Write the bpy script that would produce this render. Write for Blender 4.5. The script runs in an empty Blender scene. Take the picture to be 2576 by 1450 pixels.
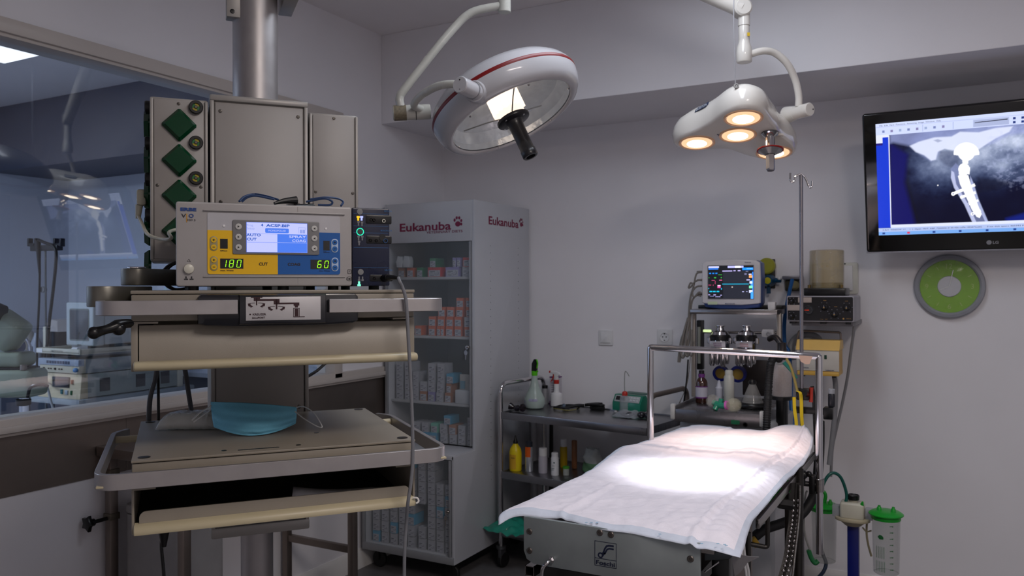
import bpy, bmesh, math, random
from mathutils import Matrix, Vector, Euler, noise
import numpy as np

# ---------------------------------------------------------------- camera
SC = bpy.context.scene
COL = SC.collection
F_PX, CX, CY = 2050.0, 1288.0, 725.0
TH = math.radians(28.48)
ROLL = math.radians(0.2)
EYE = Vector((0.0, 0.0, 1.45))
cam_data = bpy.data.cameras.new('camera')
cam_data.sensor_width = 36.0
cam_data.lens = F_PX / 2576.0 * 36.0
cam_data.clip_start = 0.05
cam_data.dof.use_dof = True
cam_data.dof.focus_distance = 1.75
cam_data.dof.aperture_fstop = 9.0
cam = bpy.data.objects.new('camera', cam_data)
COL.objects.link(cam)
CAM_ROT = Matrix.Rotation(TH, 4, 'Z') @ Matrix.Rotation(math.radians(90.0), 4, 'X') @ Matrix.Rotation(-ROLL, 4, 'Z')
cam.matrix_world = Matrix.Translation(EYE) @ CAM_ROT
SC.camera = cam

# ---------------------------------------------------------------- view + world
SC.view_settings.view_transform = 'Standard'
SC.view_settings.look = 'None'
SC.view_settings.exposure = 0.0
SC.view_settings.gamma = 1.0
SC.view_settings.use_curve_mapping = False
world = bpy.data.worlds.new('world')
SC.world = world
world.use_nodes = True
world.node_tree.nodes['Background'].inputs[0].default_value = (0.5, 0.55, 0.65, 1)
world.node_tree.nodes['Background'].inputs[1].default_value = 0.05

def area_light(name, loc, size, power, color, rot=(0, 0, 0)):
    l = bpy.data.lights.new(name, 'AREA')
    l.shape = 'RECTANGLE'; l.size = size[0]; l.size_y = size[1]
    l.energy = power; l.color = color
    o = bpy.data.objects.new(name, l); COL.objects.link(o)
    o.location = loc; o.rotation_euler = rot
    return o

# fluorescent ceiling panels: the one over the operating table, the one behind the camera, plus an unseen one added to light the room beyond the glass
PANEL_MAIN = (-0.735, 2.24)
PANEL_REAR = (0.72, 0.56)
FILL_NEXT = [(-5.2, 0.2)]
area_light("panel_light_main", (PANEL_MAIN[0], PANEL_MAIN[1], 2.795), (0.34, 1.16), 15.0, (0.82, 0.89, 1.0))
area_light('panel_light_rear', (PANEL_REAR[0], PANEL_REAR[1], 2.795), (0.34, 1.16), 38.0, (1.0, 0.90, 0.84))
for k, p in enumerate(FILL_NEXT):
    area_light('fill_light_next', (p[0], p[1], 2.795), (0.34, 1.16), 95.0, (0.66, 0.79, 1.0))  # added fill: gives the next room its cool light, source out of view

# ---------------------------------------------------------------- measuring helpers (pixel of the 2576x1450 photo -> point on a real plane)
def ray(px, py):
    d = Vector(((px - CX) / F_PX, -(py - CY) / F_PX, -1.0))
    return (CAM_ROT.to_3x3() @ d)
def onX(px, py, X):
    d = ray(px, py); return EYE + d * ((X - EYE.x) / d.x)
def onY(px, py, Y):
    d = ray(px, py); return EYE + d * ((Y - EYE.y) / d.y)
def onZ(px, py, Z):
    d = ray(px, py); return EYE + d * ((Z - EYE.z) / d.z)
def at(px, py, dist):
    return EYE + ray(px, py) * dist
# frame of the pendant and its shelves: origin on the floor under the front left corner
T_ROT = math.radians(51.0)
T_ORG = Vector((-1.314, 0.971, 0.0))
T_MAT = Matrix.Translation(T_ORG) @ Matrix.Rotation(T_ROT, 4, 'Z')
T_INV = T_MAT.inverted()
def onT(px, py, yl):
    o = T_INV @ EYE; d = T_INV.to_3x3() @ ray(px, py)
    return o + d * ((yl - o.y) / d.y)

# ---------------------------------------------------------------- materials
MATS = {}
def lin(c):
    c = c / 255.0
    return c / 12.92 if c <= 0.04045 else ((c + 0.055) / 1.055) ** 2.4
def rgb(r, g, b): return (lin(r), lin(g), lin(b), 1.0)
def pm(name, col, rough=0.5, metal=0.0, var=0.04, scale=12.0, bump=0.0, bscale=60.0, coat=0.0, alpha=1.0, trans=0.0, ior=1.45, aniso=None, sheen=0.0, spec=0.5):
    """procedural principled material; col is an sRGB triple; var varies value with noise; aniso=(x,y,z) stretches the noise (brushed metal)"""
    if name in MATS: return MATS[name]
    m = bpy.data.materials.new(name); m.use_nodes = True
    nt = m.node_tree; n = nt.nodes; L = nt.links
    b = n['Principled BSDF']
    b.inputs['Roughness'].default_value = rough
    b.inputs['Metallic'].default_value = metal
    b.inputs['Coat Weight'].default_value = coat
    b.inputs['Coat Roughness'].default_value = 0.08
    b.inputs['Alpha'].default_value = alpha
    b.inputs['Transmission Weight'].default_value = trans
    b.inputs['IOR'].default_value = ior
    b.inputs['Sheen Weight'].default_value = sheen
    b.inputs['Specular IOR Level'].default_value = spec
    tc = n.new('ShaderNodeTexCoord'); mp = n.new('ShaderNodeMapping')
    L.new(tc.outputs['Object'], mp.inputs['Vector'])
    if aniso: mp.inputs['Scale'].default_value = aniso
    nz = n.new('ShaderNodeTexNoise'); nz.inputs['Scale'].default_value = scale; nz.inputs['Detail'].default_value = 5.0
    L.new(mp.outputs[0], nz.inputs['Vector'])
    c = rgb(*col)
    mr = n.new('ShaderNodeMapRange'); mr.inputs['From Min'].default_value = 0.3; mr.inputs['From Max'].default_value = 0.7
    mr.inputs['To Min'].default_value = 1.0 - var * 2; mr.inputs['To Max'].default_value = 1.0 + var
    L.new(nz.outputs['Fac'], mr.inputs['Value'])
    mx = n.new('ShaderNodeVectorMath'); mx.operation = 'SCALE'
    mx.inputs[0].default_value = c[:3]; L.new(mr.outputs[0], mx.inputs['Scale'])
    L.new(mx.outputs[0], b.inputs['Base Color'])
    rr = n.new('ShaderNodeMapRange'); rr.inputs['To Min'].default_value = max(0.0, rough - 0.06); rr.inputs['To Max'].default_value = min(1.0, rough + 0.06)
    L.new(nz.outputs['Fac'], rr.inputs['Value']); L.new(rr.outputs[0], b.inputs['Roughness'])
    if bump > 0:
        n2 = n.new('ShaderNodeTexNoise'); n2.inputs['Scale'].default_value = bscale; n2.inputs['Detail'].default_value = 3.0
        L.new(mp.outputs[0], n2.inputs['Vector'])
        bp = n.new('ShaderNodeBump'); bp.inputs['Strength'].default_value = bump; bp.inputs['Distance'].default_value = 0.004
        L.new(n2.outputs['Fac'], bp.inputs['Height']); L.new(bp.outputs[0], b.inputs['Normal'])
    MATS[name] = m
    return m
def em(name, col, strength=1.0, base=(10, 10, 10)):
    if name in MATS: return MATS[name]
    m = pm(name, base, 0.3)
    b = m.node_tree.nodes['Principled BSDF']
    b.inputs['Emission Color'].default_value = rgb(*col); b.inputs['Emission Strength'].default_value = strength
    return m
def vcol_screen(name, strength=1.0):
    """screen whose picture is stored in the colour attribute 'picture'"""
    if name in MATS: return MATS[name]
    m = bpy.data.materials.new(name); m.use_nodes = True
    n = m.node_tree.nodes; L = m.node_tree.links; b = n['Principled BSDF']
    a = n.new('ShaderNodeAttribute'); a.attribute_name = 'picture'
    b.inputs['Base Color'].default_value = (0.01, 0.01, 0.012, 1); b.inputs['Roughness'].default_value = 0.25
    L.new(a.outputs['Color'], b.inputs['Emission Color']); b.inputs['Emission Strength'].default_value = strength
    MATS[name] = m
    return m

# ---------------------------------------------------------------- mesh builder
def catmull(pts, n=8, closed=False):
    pts = [Vector(p) for p in pts]
    if len(pts) < 3 and not closed: return pts
    out = []
    N = len(pts)
    rng = range(N if closed else N - 1)
    for i in rng:
        p0 = pts[(i - 1) % N] if (closed or i > 0) else pts[0] * 2 - pts[1]
        p1 = pts[i]; p2 = pts[(i + 1) % N]
        p3 = pts[(i + 2) % N] if (closed or i + 2 < N) else pts[-1] * 2 - pts[-2]
        for k in range(n):
            t = k / n
            out.append(0.5 * ((2 * p1) + (-p0 + p2) * t + (2 * p0 - 5 * p1 + 4 * p2 - p3) * t * t + (-p0 + 3 * p1 - 3 * p2 + p3) * t ** 3))
    if not closed: out.append(pts[-1])
    return out
def fillet(pts, r, n=6):
    """polyline with rounded corners"""
    pts = [Vector(p) for p in pts]; out = [pts[0]]
    for i in range(1, len(pts) - 1):
        a, b, c = pts[i - 1], pts[i], pts[i + 1]
        d1 = (a - b); d2 = (c - b); rr = min(r, d1.length * 0.49, d2.length * 0.49)
        p = b + d1.normalized() * rr; q = b + d2.normalized() * rr
        for k in range(n + 1):
            t = k / n
            out.append((1 - t) ** 2 * p + 2 * t * (1 - t) * b + t * t * q)
    out.append(pts[-1]); return out

class MB:
    def __init__(s): s.v = []; s.f = []; s.m = []; s.M = Matrix.Identity(4)
    def add(s, vs, fs, mi=0, M=None):
        M = s.M @ M if M is not None else s.M
        o = len(s.v); s.v += [tuple(M @ Vector(p)) for p in vs]
        s.f += [tuple(i + o for i in f) for f in fs]; s.m += [mi] * len(fs)
        return s
    def bm(s, bm, mi=0, M=None):
        bm.verts.ensure_lookup_table(); bm.verts.index_update()
        s.add([v.co.copy() for v in bm.verts], [[v.index for v in f.verts] for f in bm.faces], mi, M); bm.free(); return s
    def box(s, c, d, bev=0.0, seg=2, mi=0, rot=None, taper=None):
        """c centre, d full sizes"""
        bm = bmesh.new(); bmesh.ops.create_cube(bm, size=1.0)
        for v in bm.verts:
            if taper and v.co.z > 0: v.co.x *= taper[0]; v.co.y *= taper[1]
            v.co = Vector((v.co.x * d[0], v.co.y * d[1], v.co.z * d[2]))
        if bev > 0: bmesh.ops.bevel(bm, geom=list(bm.edges), offset=min(bev, min(d) * 0.49), segments=seg, affect='EDGES', profile=0.5)
        M = Matrix.Translation(Vector(c))
        if rot is not None: M = M @ Euler(rot).to_matrix().to_4x4()
        return s.bm(bm, mi, M)
    def b2(s, x0, x1, y0, y1, z0, z1, bev=0.0, seg=2, mi=0):
        return s.box(((x0 + x1) / 2, (y0 + y1) / 2, (z0 + z1) / 2), (abs(x1 - x0), abs(y1 - y0), abs(z1 - z0)), bev, seg, mi)
    def prism(s, poly, a, b, axis='y', bev=0.0, mi=0, seg=2, M=None):
        """poly: list of 2D points; extruded along axis from a to b. axis y: (x,z); z: (x,y); x: (y,z)"""
        bm = bmesh.new()
        def P(p, t):
            return {'y': (p[0], t, p[1]), 'z': (p[0], p[1], t), 'x': (t, p[0], p[1])}[axis]
        v0 = [bm.verts.new(P(p, a)) for p in poly]; v1 = [bm.verts.new(P(p, b)) for p in poly]
        bm.faces.new(v0); bm.faces.new(v1[::-1]); n = len(poly)
        for i in range(n): bm.faces.new((v0[i], v1[i], v1[(i + 1) % n], v0[(i + 1) % n]))
        bmesh.ops.recalc_face_normals(bm, faces=list(bm.faces))
        if bev > 0:
            caps = [e for e in bm.edges if len({(v in v0) for v in e.verts}) == 1]
            bmesh.ops.bevel(bm, geom=caps, offset=bev, segments=seg, affect='EDGES', profile=0.5)
        return s.bm(bm, mi, M)
    def lathe(s, prof, c=(0, 0, 0), seg=32, mi=0, axis=None, M=None, caps=True):
        """prof: list of (r, z)"""
        vs = []; fs = []; n = len(prof)
        for r, z in prof:
            for k in range(seg):
                a = 2 * math.pi * k / seg; vs.append((r * math.cos(a), r * math.sin(a), z))
        for i in range(n - 1):
            for k in range(seg):
                k2 = (k + 1) % seg
                fs.append((i * seg + k, i * seg + k2, (i + 1) * seg + k2, (i + 1) * seg + k))
        if caps:
            if prof[0][0] > 1e-5: fs.append(tuple(range(seg))[::-1])
            if prof[-1][0] > 1e-5: fs.append(tuple((n - 1) * seg + k for k in range(seg)))
        MM = Matrix.Translation(Vector(c))
        if axis is not None: MM = MM @ Vector((0, 0, 1)).rotation_difference(Vector(axis).normalized()).to_matrix().to_4x4()
        if M is not None: MM = M @ MM
        return s.add(vs, fs, mi, MM)
    def cyl(s, p0, p1, r, r2=None, seg=20, bev=0.0, mi=0):
        p0 = Vector(p0); p1 = Vector(p1); h = (p1 - p0).length; r2 = r if r2 is None else r2
        if bev > 0: prof = [(r - bev, 0), (r, bev), (r2, h - bev), (r2 - bev, h)]
        else: prof = [(r, 0), (r2, h)]
        return s.lathe(prof, p0, seg, mi, axis=(p1 - p0))
    def tube(s, pts, r, seg=10, n=6, closed=False, mi=0, smooth=True, flat=None):
        """round tube (or flat=(w,h) bar, w horizontal) along points"""
        P = catmull(pts, n, closed) if smooth else [Vector(p) for p in pts]
        N = len(P); vs = []; fs = []; prev = None
        for i in range(N):
            if closed: t = (P[(i + 1) % N] - P[(i - 1) % N])
            else: t = P[min(i + 1, N - 1)] - P[max(i - 1, 0)]
            t.normalize()
            if flat is not None:
                a = t.cross(Vector((0, 0, 1)))
                a = a.normalized() if a.length > 1e-4 else (prev or Vector((1, 0, 0)))
                prev = a
                b = a.cross(t).normalized(); w, h = flat[0] / 2, flat[1] / 2
                e = min(w, h) * 0.18
                for (x, y) in ((-w, -h + e), (-w + e, -h), (w - e, -h), (w, -h + e), (w, h - e), (w - e, h), (-w + e, h), (-w, h - e)): vs.append(P[i] + a * x + b * y)
            else:
                if prev is None:
                    a = t.cross(Vector((0, 0, 1)))
                    if a.length < 1e-3: a = t.cross(Vector((1, 0, 0)))
                else: a = prev - t * prev.dot(t)
                a.normalize(); prev = a; b = t.cross(a)
                rr = r(i / (N - 1)) if callable(r) else r
                for k in range(seg):
                    an = 2 * math.pi * k / seg; vs.append(P[i] + a * math.cos(an) * rr + b * math.sin(an) * rr)
        sg = 8 if flat is not None else seg
        for i in range(N if closed else N - 1):
            j = (i + 1) % N
            for k in range(sg):
                k2 = (k + 1) % sg
                fs.append((i * sg + k, i * sg + k2, j * sg + k2, j * sg + k))
        if not closed: fs.append(tuple(range(sg))[::-1]); fs.append(tuple((N - 1) * sg + k for k in range(sg)))
        return s.add(vs, fs, mi)
    def ball(s, c, r, seg=20, mi=0, sc=(1, 1, 1), rot=None):
        bm = bmesh.new(); bmesh.ops.create_uvsphere(bm, u_segments=seg, v_segments=max(6, seg // 2), radius=r)
        M = Matrix.Translation(Vector(c))
        if rot is not None: M = M @ Euler(rot).to_matrix().to_4x4()
        M = M @ Matrix.Diagonal((sc[0], sc[1], sc[2], 1))
        return s.bm(bm, mi, M)
    def text(s, string, c, h, w=None, plane='y', depth=0.0006, bold=0.0, align='CENTER', mi=0, M=None, shear=0.0):
        """flat lettering. plane 'y': faces -y, x right, z up; c = centre; h = cap height"""
        cu = bpy.data.curves.new('t', 'FONT'); cu.body = string; cu.size = 1.0; cu.extrude = 0.0; cu.offset = bold; cu.resolution_u = 3; cu.shear = shear
        ob = bpy.data.objects.new('t', cu); COL.objects.link(ob)
        dg = bpy.context.evaluated_depsgraph_get(); me = bpy.data.meshes.new_from_object(ob.evaluated_get(dg))
        co = [v.co.copy() for v in me.vertices]; fc = [tuple(p.vertices) for p in me.polygons]
        bpy.data.objects.remove(ob); bpy.data.curves.remove(cu); bpy.data.meshes.remove(me)
        if not co: return s
        x0 = min(p.x for p in co); x1 = max(p.x for p in co); y0 = 0.0; y1 = max(p.y for p in co) if string.upper() == string else 0.74
        sy = h / (y1 - y0); sx = (w / (x1 - x0)) if w else sy
        dx = {'CENTER': (x0 + x1) / 2, 'LEFT': x0, 'RIGHT': x1}[align]
        vs = []
        for p in co:
            X = (p.x - dx) * sx; Z = (p.y - (y0 + y1) / 2) * sy
            vs.append((c[0] + X, c[1] - depth, c[2] + Z) if plane == 'y' else (c[0] + X, c[1] + Z, c[2] + depth))
        return s.add(vs, fc, mi, M)
    def build(s, name, mat, parent=None, smooth=35, loc=None, rotz=0.0):
        me = bpy.data.meshes.new(name); me.from_pydata(s.v, [], s.f)
        mats = mat if isinstance(mat, (list, tuple)) else [mat]
        for m in mats: me.materials.append(m)
        me.polygons.foreach_set('material_index', s.m)
        me.update()
        bm = bmesh.new(); bm.from_mesh(me)
        bmesh.ops.remove_doubles(bm, verts=list(bm.verts), dist=1e-6)
        bm.to_mesh(me); bm.free()
        if smooth:
            me.polygons.foreach_set('use_smooth', [True] * len(me.polygons))
            me.set_sharp_from_angle(angle=math.radians(smooth))
        o = bpy.data.objects.new(name, me); COL.objects.link(o)
        if parent is not None: o.parent = parent
        if loc is not None: o.location = loc
        o.rotation_euler[2] += rotz
        return o

def tag(o, label=None, cat=None, group=None, kind=None):
    if label: o['label'] = label
    if cat: o['category'] = cat
    if group: o['group'] = group
    if kind: o['kind'] = kind
    return o
def thing(name, label, cat, loc=(0, 0, 0), rotz=0.0, group=None, rot=None):
    o = bpy.data.objects.new(name, None); COL.objects.link(o)
    o.empty_display_size = 0.05
    o.location = loc; o.rotation_euler = rot if rot is not None else (0, 0, rotz)
    return tag(o, label, cat, group)
def copy_tree(o, parent=None):
    c = o.copy(); COL.objects.link(c); c.parent = parent
    for ch in list(o.children): copy_tree(ch, c)
    return c
def rrect(x0, x1, z0, z1, r, n=5):
    p = []
    for cx, cz, a0 in ((x1 - r, z0 + r, -90), (x1 - r, z1 - r, 0), (x0 + r, z1 - r, 90), (x0 + r, z0 + r, 180)):
        for k in range(n + 1):
            a = math.radians(a0 + 90 * k / n); p.append((cx + r * math.cos(a), cz + r * math.sin(a)))
    return p
def circle(cx, cz, r, n=24, rz=None):
    return [(cx + r * math.cos(2 * math.pi * k / n), cz + (rz or r) * math.sin(2 * math.pi * k / n)) for k in range(n)]
def screw(mb, c, r=0.004, d='-y', mi=0):
    """a small recessed-cross screw head facing -y"""
    ax = {'-y': (0, -1, 0), 'z': (0, 0, 1), '-x': (-1, 0, 0), 'x': (1, 0, 0)}[d]
    mb.lathe([(r, 0), (r, 0.0008), (r * 0.75, 0.0013), (r * 0.45, 0.0013), (r * 0.3, 0.0004)], c, 14, mi, axis=ax)

# ---------------------------------------------------------------- palette
wall_m = pm('wall_paint', (229, 227, 231), 0.55, var=0.015, scale=3.0, bump=0.03, bscale=250)
ceil_m = pm('ceiling_paint', (236, 232, 234), 0.7, var=0.015, scale=3.0)
floor_m = pm('dark_vinyl', (104, 102, 104), 0.4, var=0.10, scale=30)
frame_m = pm('cream_lacquer', (196, 188, 182), 0.32, var=0.005, scale=8)
steel_m = pm('stainless_steel', (168, 164, 162), 0.22, 1.0, var=0.05, scale=14, aniso=(1, 1, 12))
steel_dark = pm('brushed_steel_dark', (140, 129, 122), 0.40, 0.85, var=0.03, scale=9)
chrome_m = pm('chrome', (205, 203, 205), 0.07, 1.0, var=0.01)
alu_m = pm('anodised_aluminium', (166, 162, 162), 0.42, 0.75, var=0.03, scale=30)
beige_m = pm('beige_powder_coat', (136, 129, 118), 0.40, var=0.03, scale=10, bump=0.04, bscale=700)
cream_m = pm('cream_edge', (180, 170, 142), 0.40, var=0.02)
white_m = pm('white_enamel', (226, 224, 222), 0.25, var=0.015, coat=0.3)
whiteplastic = pm('white_plastic', (218, 218, 220), 0.35, var=0.02)
greyplastic = pm('grey_plastic', (120, 120, 124), 0.4, var=0.03)
black_m = pm('black_plastic', (14, 14, 16), 0.32, var=0.05)
blackmat = pm('black_rubber', (18, 18, 20), 0.6, var=0.06)
dark_m = pm('dark_interior', (12, 12, 13), 0.7)
lens_m = None

# ================================================================= THE ROOM
XL, XR, YB, YF, ZC = -2.72, 1.70, 4.15, -1.60, 2.82
XN = -6.4
WY0, WY1, WZ0, WZ1 = -0.9, 3.13, 1.03, 2.27
def struct(name, mb, mat, smooth=0):
    return tag(mb.build(name, mat, smooth=smooth), kind='structure')
struct('floor', MB().b2(XL - 0.06, XR, YF, YB, -0.05, 0), floor_m)
struct('ceiling', MB().b2(XL - 0.06, XR, YF, YB, ZC, ZC + 0.05), ceil_m)
struct('wall_back', MB().b2(XL - 0.06, XR + 0.1, YB, YB + 0.1, 0, ZC + 0.05), wall_m)
struct('wall_right', MB().b2(XR, XR + 0.1, YF - 0.1, YB, 0, ZC + 0.05), wall_m)
struct('wall_front', MB().b2(XL - 0.06, XR + 0.1, YF - 0.1, YF, 0, ZC + 0.05), wall_m)
m = MB()
m.b2(XL - 0.10, XL, YF, YB, 0, WZ0 - 0.02); m.b2(XL - 0.10, XL, YF, YB, WZ1 + 0.02, ZC)
m.b2(XL - 0.10, XL, WY1 + 0.02, YB, WZ0 - 0.02, WZ1 + 0.02); m.b2(XL - 0.10, XL, YF, WY0 - 0.02, WZ0 - 0.02, WZ1 + 0.02)
struct('wall_left', m, wall_m)
struct('trim_1', MB().b2(XL, XR, 3.54, YB, 2.34, ZC, 0.003), wall_m)
# stainless splash band under the window, in sheets
m = MB()
for a, b in ((-1.2, 0.55), (0.552, 1.985), (1.987, 4.14)): m.b2(XL, XL + 0.004, a, b, 0.773, 0.975, 0.001, 1)
struct('trim_2', m, steel_dark, 30)
# window frame: stepped lacquered profile all round, deeper at the sill
w = MB()
for (a, b, c, d) in ((WY0 - 0.05, 4.14, 0.972, WZ0), (WY0 - 0.05, WY1 + 0.06, WZ1, 2.335)):
    w.b2(XL - 0.10, XL + 0.022, a, b, c, d, 0.004)
    w.b2(XL - 0.10, XL + 0.034, a, b, c + 0.012, d - 0.024 if c < 1.5 else d - 0.004, 0.004)
for (a, b) in ((WY0 - 0.05, WY0), (WY1, WY1 + 0.06)):
    w.b2(XL - 0.10, XL + 0.022, a, b, 0.985, 2.33, 0.004)
wf = struct('window_1', w, frame_m, 30)
gl = pm('window_glass', (235, 242, 244), 0.0, var=0.0, trans=1.0, ior=1.62)
gb = gl.node_tree.nodes['Principled BSDF']
for l in list(gb.inputs['Roughness'].links) + list(gb.inputs['Base Color'].links): gl.node_tree.links.remove(l)
gb.inputs['Roughness'].default_value = 0.0; gb.inputs['Base Color'].default_value = (0.93, 0.96, 0.97, 1)
MB().b2(XL - 0.045, XL - 0.037, WY0 - 0.002, WY1 + 0.002, WZ0 - 0.002, WZ1 + 0.002).build('glass_pane', gl, wf, smooth=0)
# skirting
sk = [(0, 0), (0.016, 0), (0.016, 0.075), (0.008, 0.092), (0.005, 0.10), (0, 0.10)]
m = MB(); m.prism([(YB - a, b) for a, b in sk], XL, XR, 'x'); struct('baseboard_back', m, white_m, 30)
m = MB(); m.prism([(XL + a, b) for a, b in sk], YF, YB, 'y'); struct('baseboard_left', m, white_m, 30)

# the room beyond the glass
wall2 = pm('next_room_wall_paint', (198, 202, 214), 0.6, var=0.015, scale=3.0)
slate = pm('slate_blue_paint', (62, 70, 92), 0.6, var=0.02, scale=3.0)
struct('wall_next_back', MB().b2(XN, XL - 0.06, YB, YB + 0.1, 0, ZC + 0.05), wall2)
struct('wall_next_left', MB().b2(XN - 0.1, XN, YF, YB, 0, ZC + 0.05), wall2)
struct('wall_next_front', MB().b2(XN, XL - 0.06, YF - 0.1, YF, 0, ZC + 0.05), wall2)
struct('ceiling_next', MB().b2(XN, XL - 0.06, YF, YB, ZC, ZC + 0.05), ceil_m)
struct('floor_next', MB().b2(XN, XL - 0.06, YF, YB, -0.05, 0), floor_m)
struct('trim_3', MB().b2(XN, XL - 0.10, 3.54, YB, 2.34, ZC, 0.003), slate)

# ceiling panels
def panel(x, y, label):
    t = thing('ceiling_light', label, 'ceiling light', (x, y, ZC))
    f = MB()
    for (a, b, c, d) in ((-0.19, 0.19, -0.60, -0.58), (-0.19, 0.19, 0.58, 0.60), (-0.19, -0.17, -0.58, 0.58), (0.17, 0.19, -0.58, 0.58)):
        f.b2(a, b, c, d, -0.022, 0, 0.002)
    f.build('frame', white_m, t)
    MB().b2(-0.17, 0.17, -0.58, 0.58, -0.02, -0.012).build('diffuser', pm('diffuser', (235, 238, 240), 0.6, var=0.0), t)
panel(*PANEL_MAIN, 'long ceiling light panel in the ceiling above the operating table')
panel(*PANEL_REAR, 'long ceiling light panel in the ceiling behind the viewer')
panel(*FILL_NEXT[0], 'added unseen ceiling light panel filling the room beyond the window')  # made-up fixture to carry the next room's fill light

# ---------------------------------------------------------------- wall fittings
def plate(name, label, cat, c, kind):
    t = thing(name, label, cat, c)
    MB().prism(rrect(-0.041, 0.041, -0.041, 0.041, 0.005), -0.009, 0, 'y', bev=0.002).build('cover_plate', whiteplastic, t)
    if kind == 'switch':
        MB().prism(rrect(-0.028, 0.028, -0.028, 0.028, 0.002), -0.014, -0.008, 'y', bev=0.002).build('rocker', whiteplastic, t)
    else:
        m = MB(); m.lathe([(0.0265, 0.0002), (0.0265, 0.004), (0.021, 0.004), (0.020, 0.0006), (0.0, 0.0006)], (0, -0.009, 0), 32, 0, axis=(0, -1, 0), caps=False)
        s = m.build('socket_well', whiteplastic, t)
        m = MB()
        for x in (-0.0095, 0.0095): m.cyl((x, -0.0100, 0), (x, -0.0112, 0), 0.003)
        m.b2(-0.003, 0.003, -0.0125, -0.010, 0.015, 0.019); m.b2(-0.003, 0.003, -0.0125, -0.010, -0.019, -0.015)
        m.build('pin_hole', black_m, s)
    return t
p = onY(1525, 850, YB); plate('light_switch', 'white square light switch on the wall above the steel cart', 'switch', p, 'switch')
p = onY(1673, 848, YB); plate('wall_socket', 'white round-well power socket on the wall left of anaesthesia machine', 'socket', p, 'socket')
# white access panel behind the ventilator
t = thing('wall_panel_cover', 'cream square service cover on wall behind the amber ventilator cylinder', 'panel', onY(2112, 701, YB))
MB().prism(rrect(-0.135, 0.083, -0.075, 0.075, 0.012), -0.012, 0, 'y', bev=0.004).build('backing_plate', pm('offwhite_plastic', (205, 205, 196), 0.4), t)
MB().prism(rrect(-0.115, 0.06, -0.058, 0.06, 0.004), -0.022, -0.011, 'y', bev=0.003).build('lid', whiteplastic, t)
m = MB(); m.text('CLIMAVENT', (0.0, -0.022, 0.036), 0.006, 0.045); m.cyl((-0.032, -0.022, 0.036), (-0.032, -0.0235, 0.036), 0.004)
m.build('printed_logo', pm('logo_blue', (40, 110, 170), 0.5), t)
m = MB(); screw(m, (0.025, -0.012, 0.069)); screw(m, (0.025, -0.012, -0.069)); m.build('screw', black_m, t)

# ---------------------------------------------------------------- wall clock
cc = onY(2388, 721, YB - 0.03)
t = thing('wall_clock', 'round wall clock with lime green dial and grey rim', 'clock', (cc.x, YB, cc.z))
MB().lathe([(0.143, 0), (0.143, 0.018), (0.138, 0.028), (0.126, 0.032), (0.119, 0.026), (0.117, 0.018)], (0, 0, 0), 64, axis=(0, -1, 0), caps=False).build('rim', pm('clock_grey', (150, 152, 160), 0.35), t)
MB().lathe([(0.119, 0.012), (0.119, 0.020), (0.0, 0.020)], (0, 0, 0), 64, axis=(0, -1, 0)).build('dial', pm('lime_green', (118, 168, 8), 0.28, coat=0.3, var=0.01), t)
steelc = pm('brushed_disc', (200, 202, 206), 0.35, 0.7, var=0.02)
steelc.node_tree.nodes['Principled BSDF'].inputs['Anisotropic'].default_value = 0.9
MB().lathe([(0.047, 0.020), (0.047, 0.023), (0.045, 0.0245), (0.0, 0.0245)], (0, 0, 0), 48, axis=(0, -1, 0)).build('centre_disc', steelc, t)
num_m = pm('numeral_silver', (176, 200, 120), 0.3, 0.3)
for k, s in enumerate(['12', '1', '2', '3', '4', '5', '6', '7', '8', '9', '10', '11']):
    a = math.radians(90 - 30 * k)
    m = MB()
    if k % 3 == 0: m.text(s, (0.090 * math.cos(a), -0.0205, 0.090 * math.sin(a)), 0.022, bold=-0.01)
    else:
        m.box((0.092 * math.cos(a), -0.0207, 0.092 * math.sin(a)), (0.0025, 0.001, 0.017), rot=(0, -(a - math.pi / 2), 0))
    m.build('numeral', num_m, t, smooth=0)
for ang, L, w in ((205, 0.040, 0.004), (78, 0.075, 0.003)):
    a = math.radians(ang)
    MB().box((math.cos(a) * L / 2, -0.027, math.sin(a) * L / 2), (w, 0.001, L), rot=(0, -(a - math.pi / 2), 0)).build('hand', pm('hand_silver', (200, 204, 205), 0.25, 1.0), t)
MB().lathe([(0.119, 0.021), (0.115, 0.029), (0.09, 0.036), (0.05, 0.041), (0.0, 0.043)], (0, 0, 0), 64, axis=(0, -1, 0)).build('glass_lens', pm('clock_glass', (250, 255, 250), 0.01, var=0.0, alpha=0.03, coat=1.0), t)

# ================================================================= SUTURE CABINET
cab_m = pm('cabinet_grey_laminate', (186, 188, 194), 0.38, var=0.02, scale=5)
cab_in = pm('cabinet_inside', (120, 122, 126), 0.5, var=0.02)
magenta = pm('magenta_print', (120, 16, 60), 0.45, var=0.01)
CX0, CX1, CYF, CYL, CYB = -2.695, -2.13, 3.53, 3.335, 4.135
t = thing('display_cabinet', 'tall grey glass-fronted veterinary diet cabinet in the corner, full of suture boxes', 'cabinet', ((CX0 + CX1) / 2, CYF, 0))
ox, oy = (CX0 + CX1) / 2, CYF
hw = (CX1 - CX0) / 2
L = CYL - CYF; B = CYB - CYF
body = MB()
def side(x0, x1):
    body.prism([(L, 0.105), (B, 0.105), (B, 1.90), (0, 1.90), (0, 0.63), (L, 0.63)], x0, x1, 'x', bev=0.004)
side(-hw, -hw + 0.018); side(hw - 0.018, hw)
body.b2(-hw + 0.018, hw - 0.018, B - 0.01, B, 0.11, 1.895)
body.b2(-hw + 0.018, hw - 0.018, 0.004, B, 1.882, 1.90, 0.002)
body.b2(-hw + 0.018, hw - 0.018, L, B, 0.105, 0.14, 0.002)
cb = body.build('body', cab_m, t)
MB().b2(-hw + 0.004, hw - 0.004, L, 0.03, 0.612, 0.636, 0.004).build('counter', cab_m, t)
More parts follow.
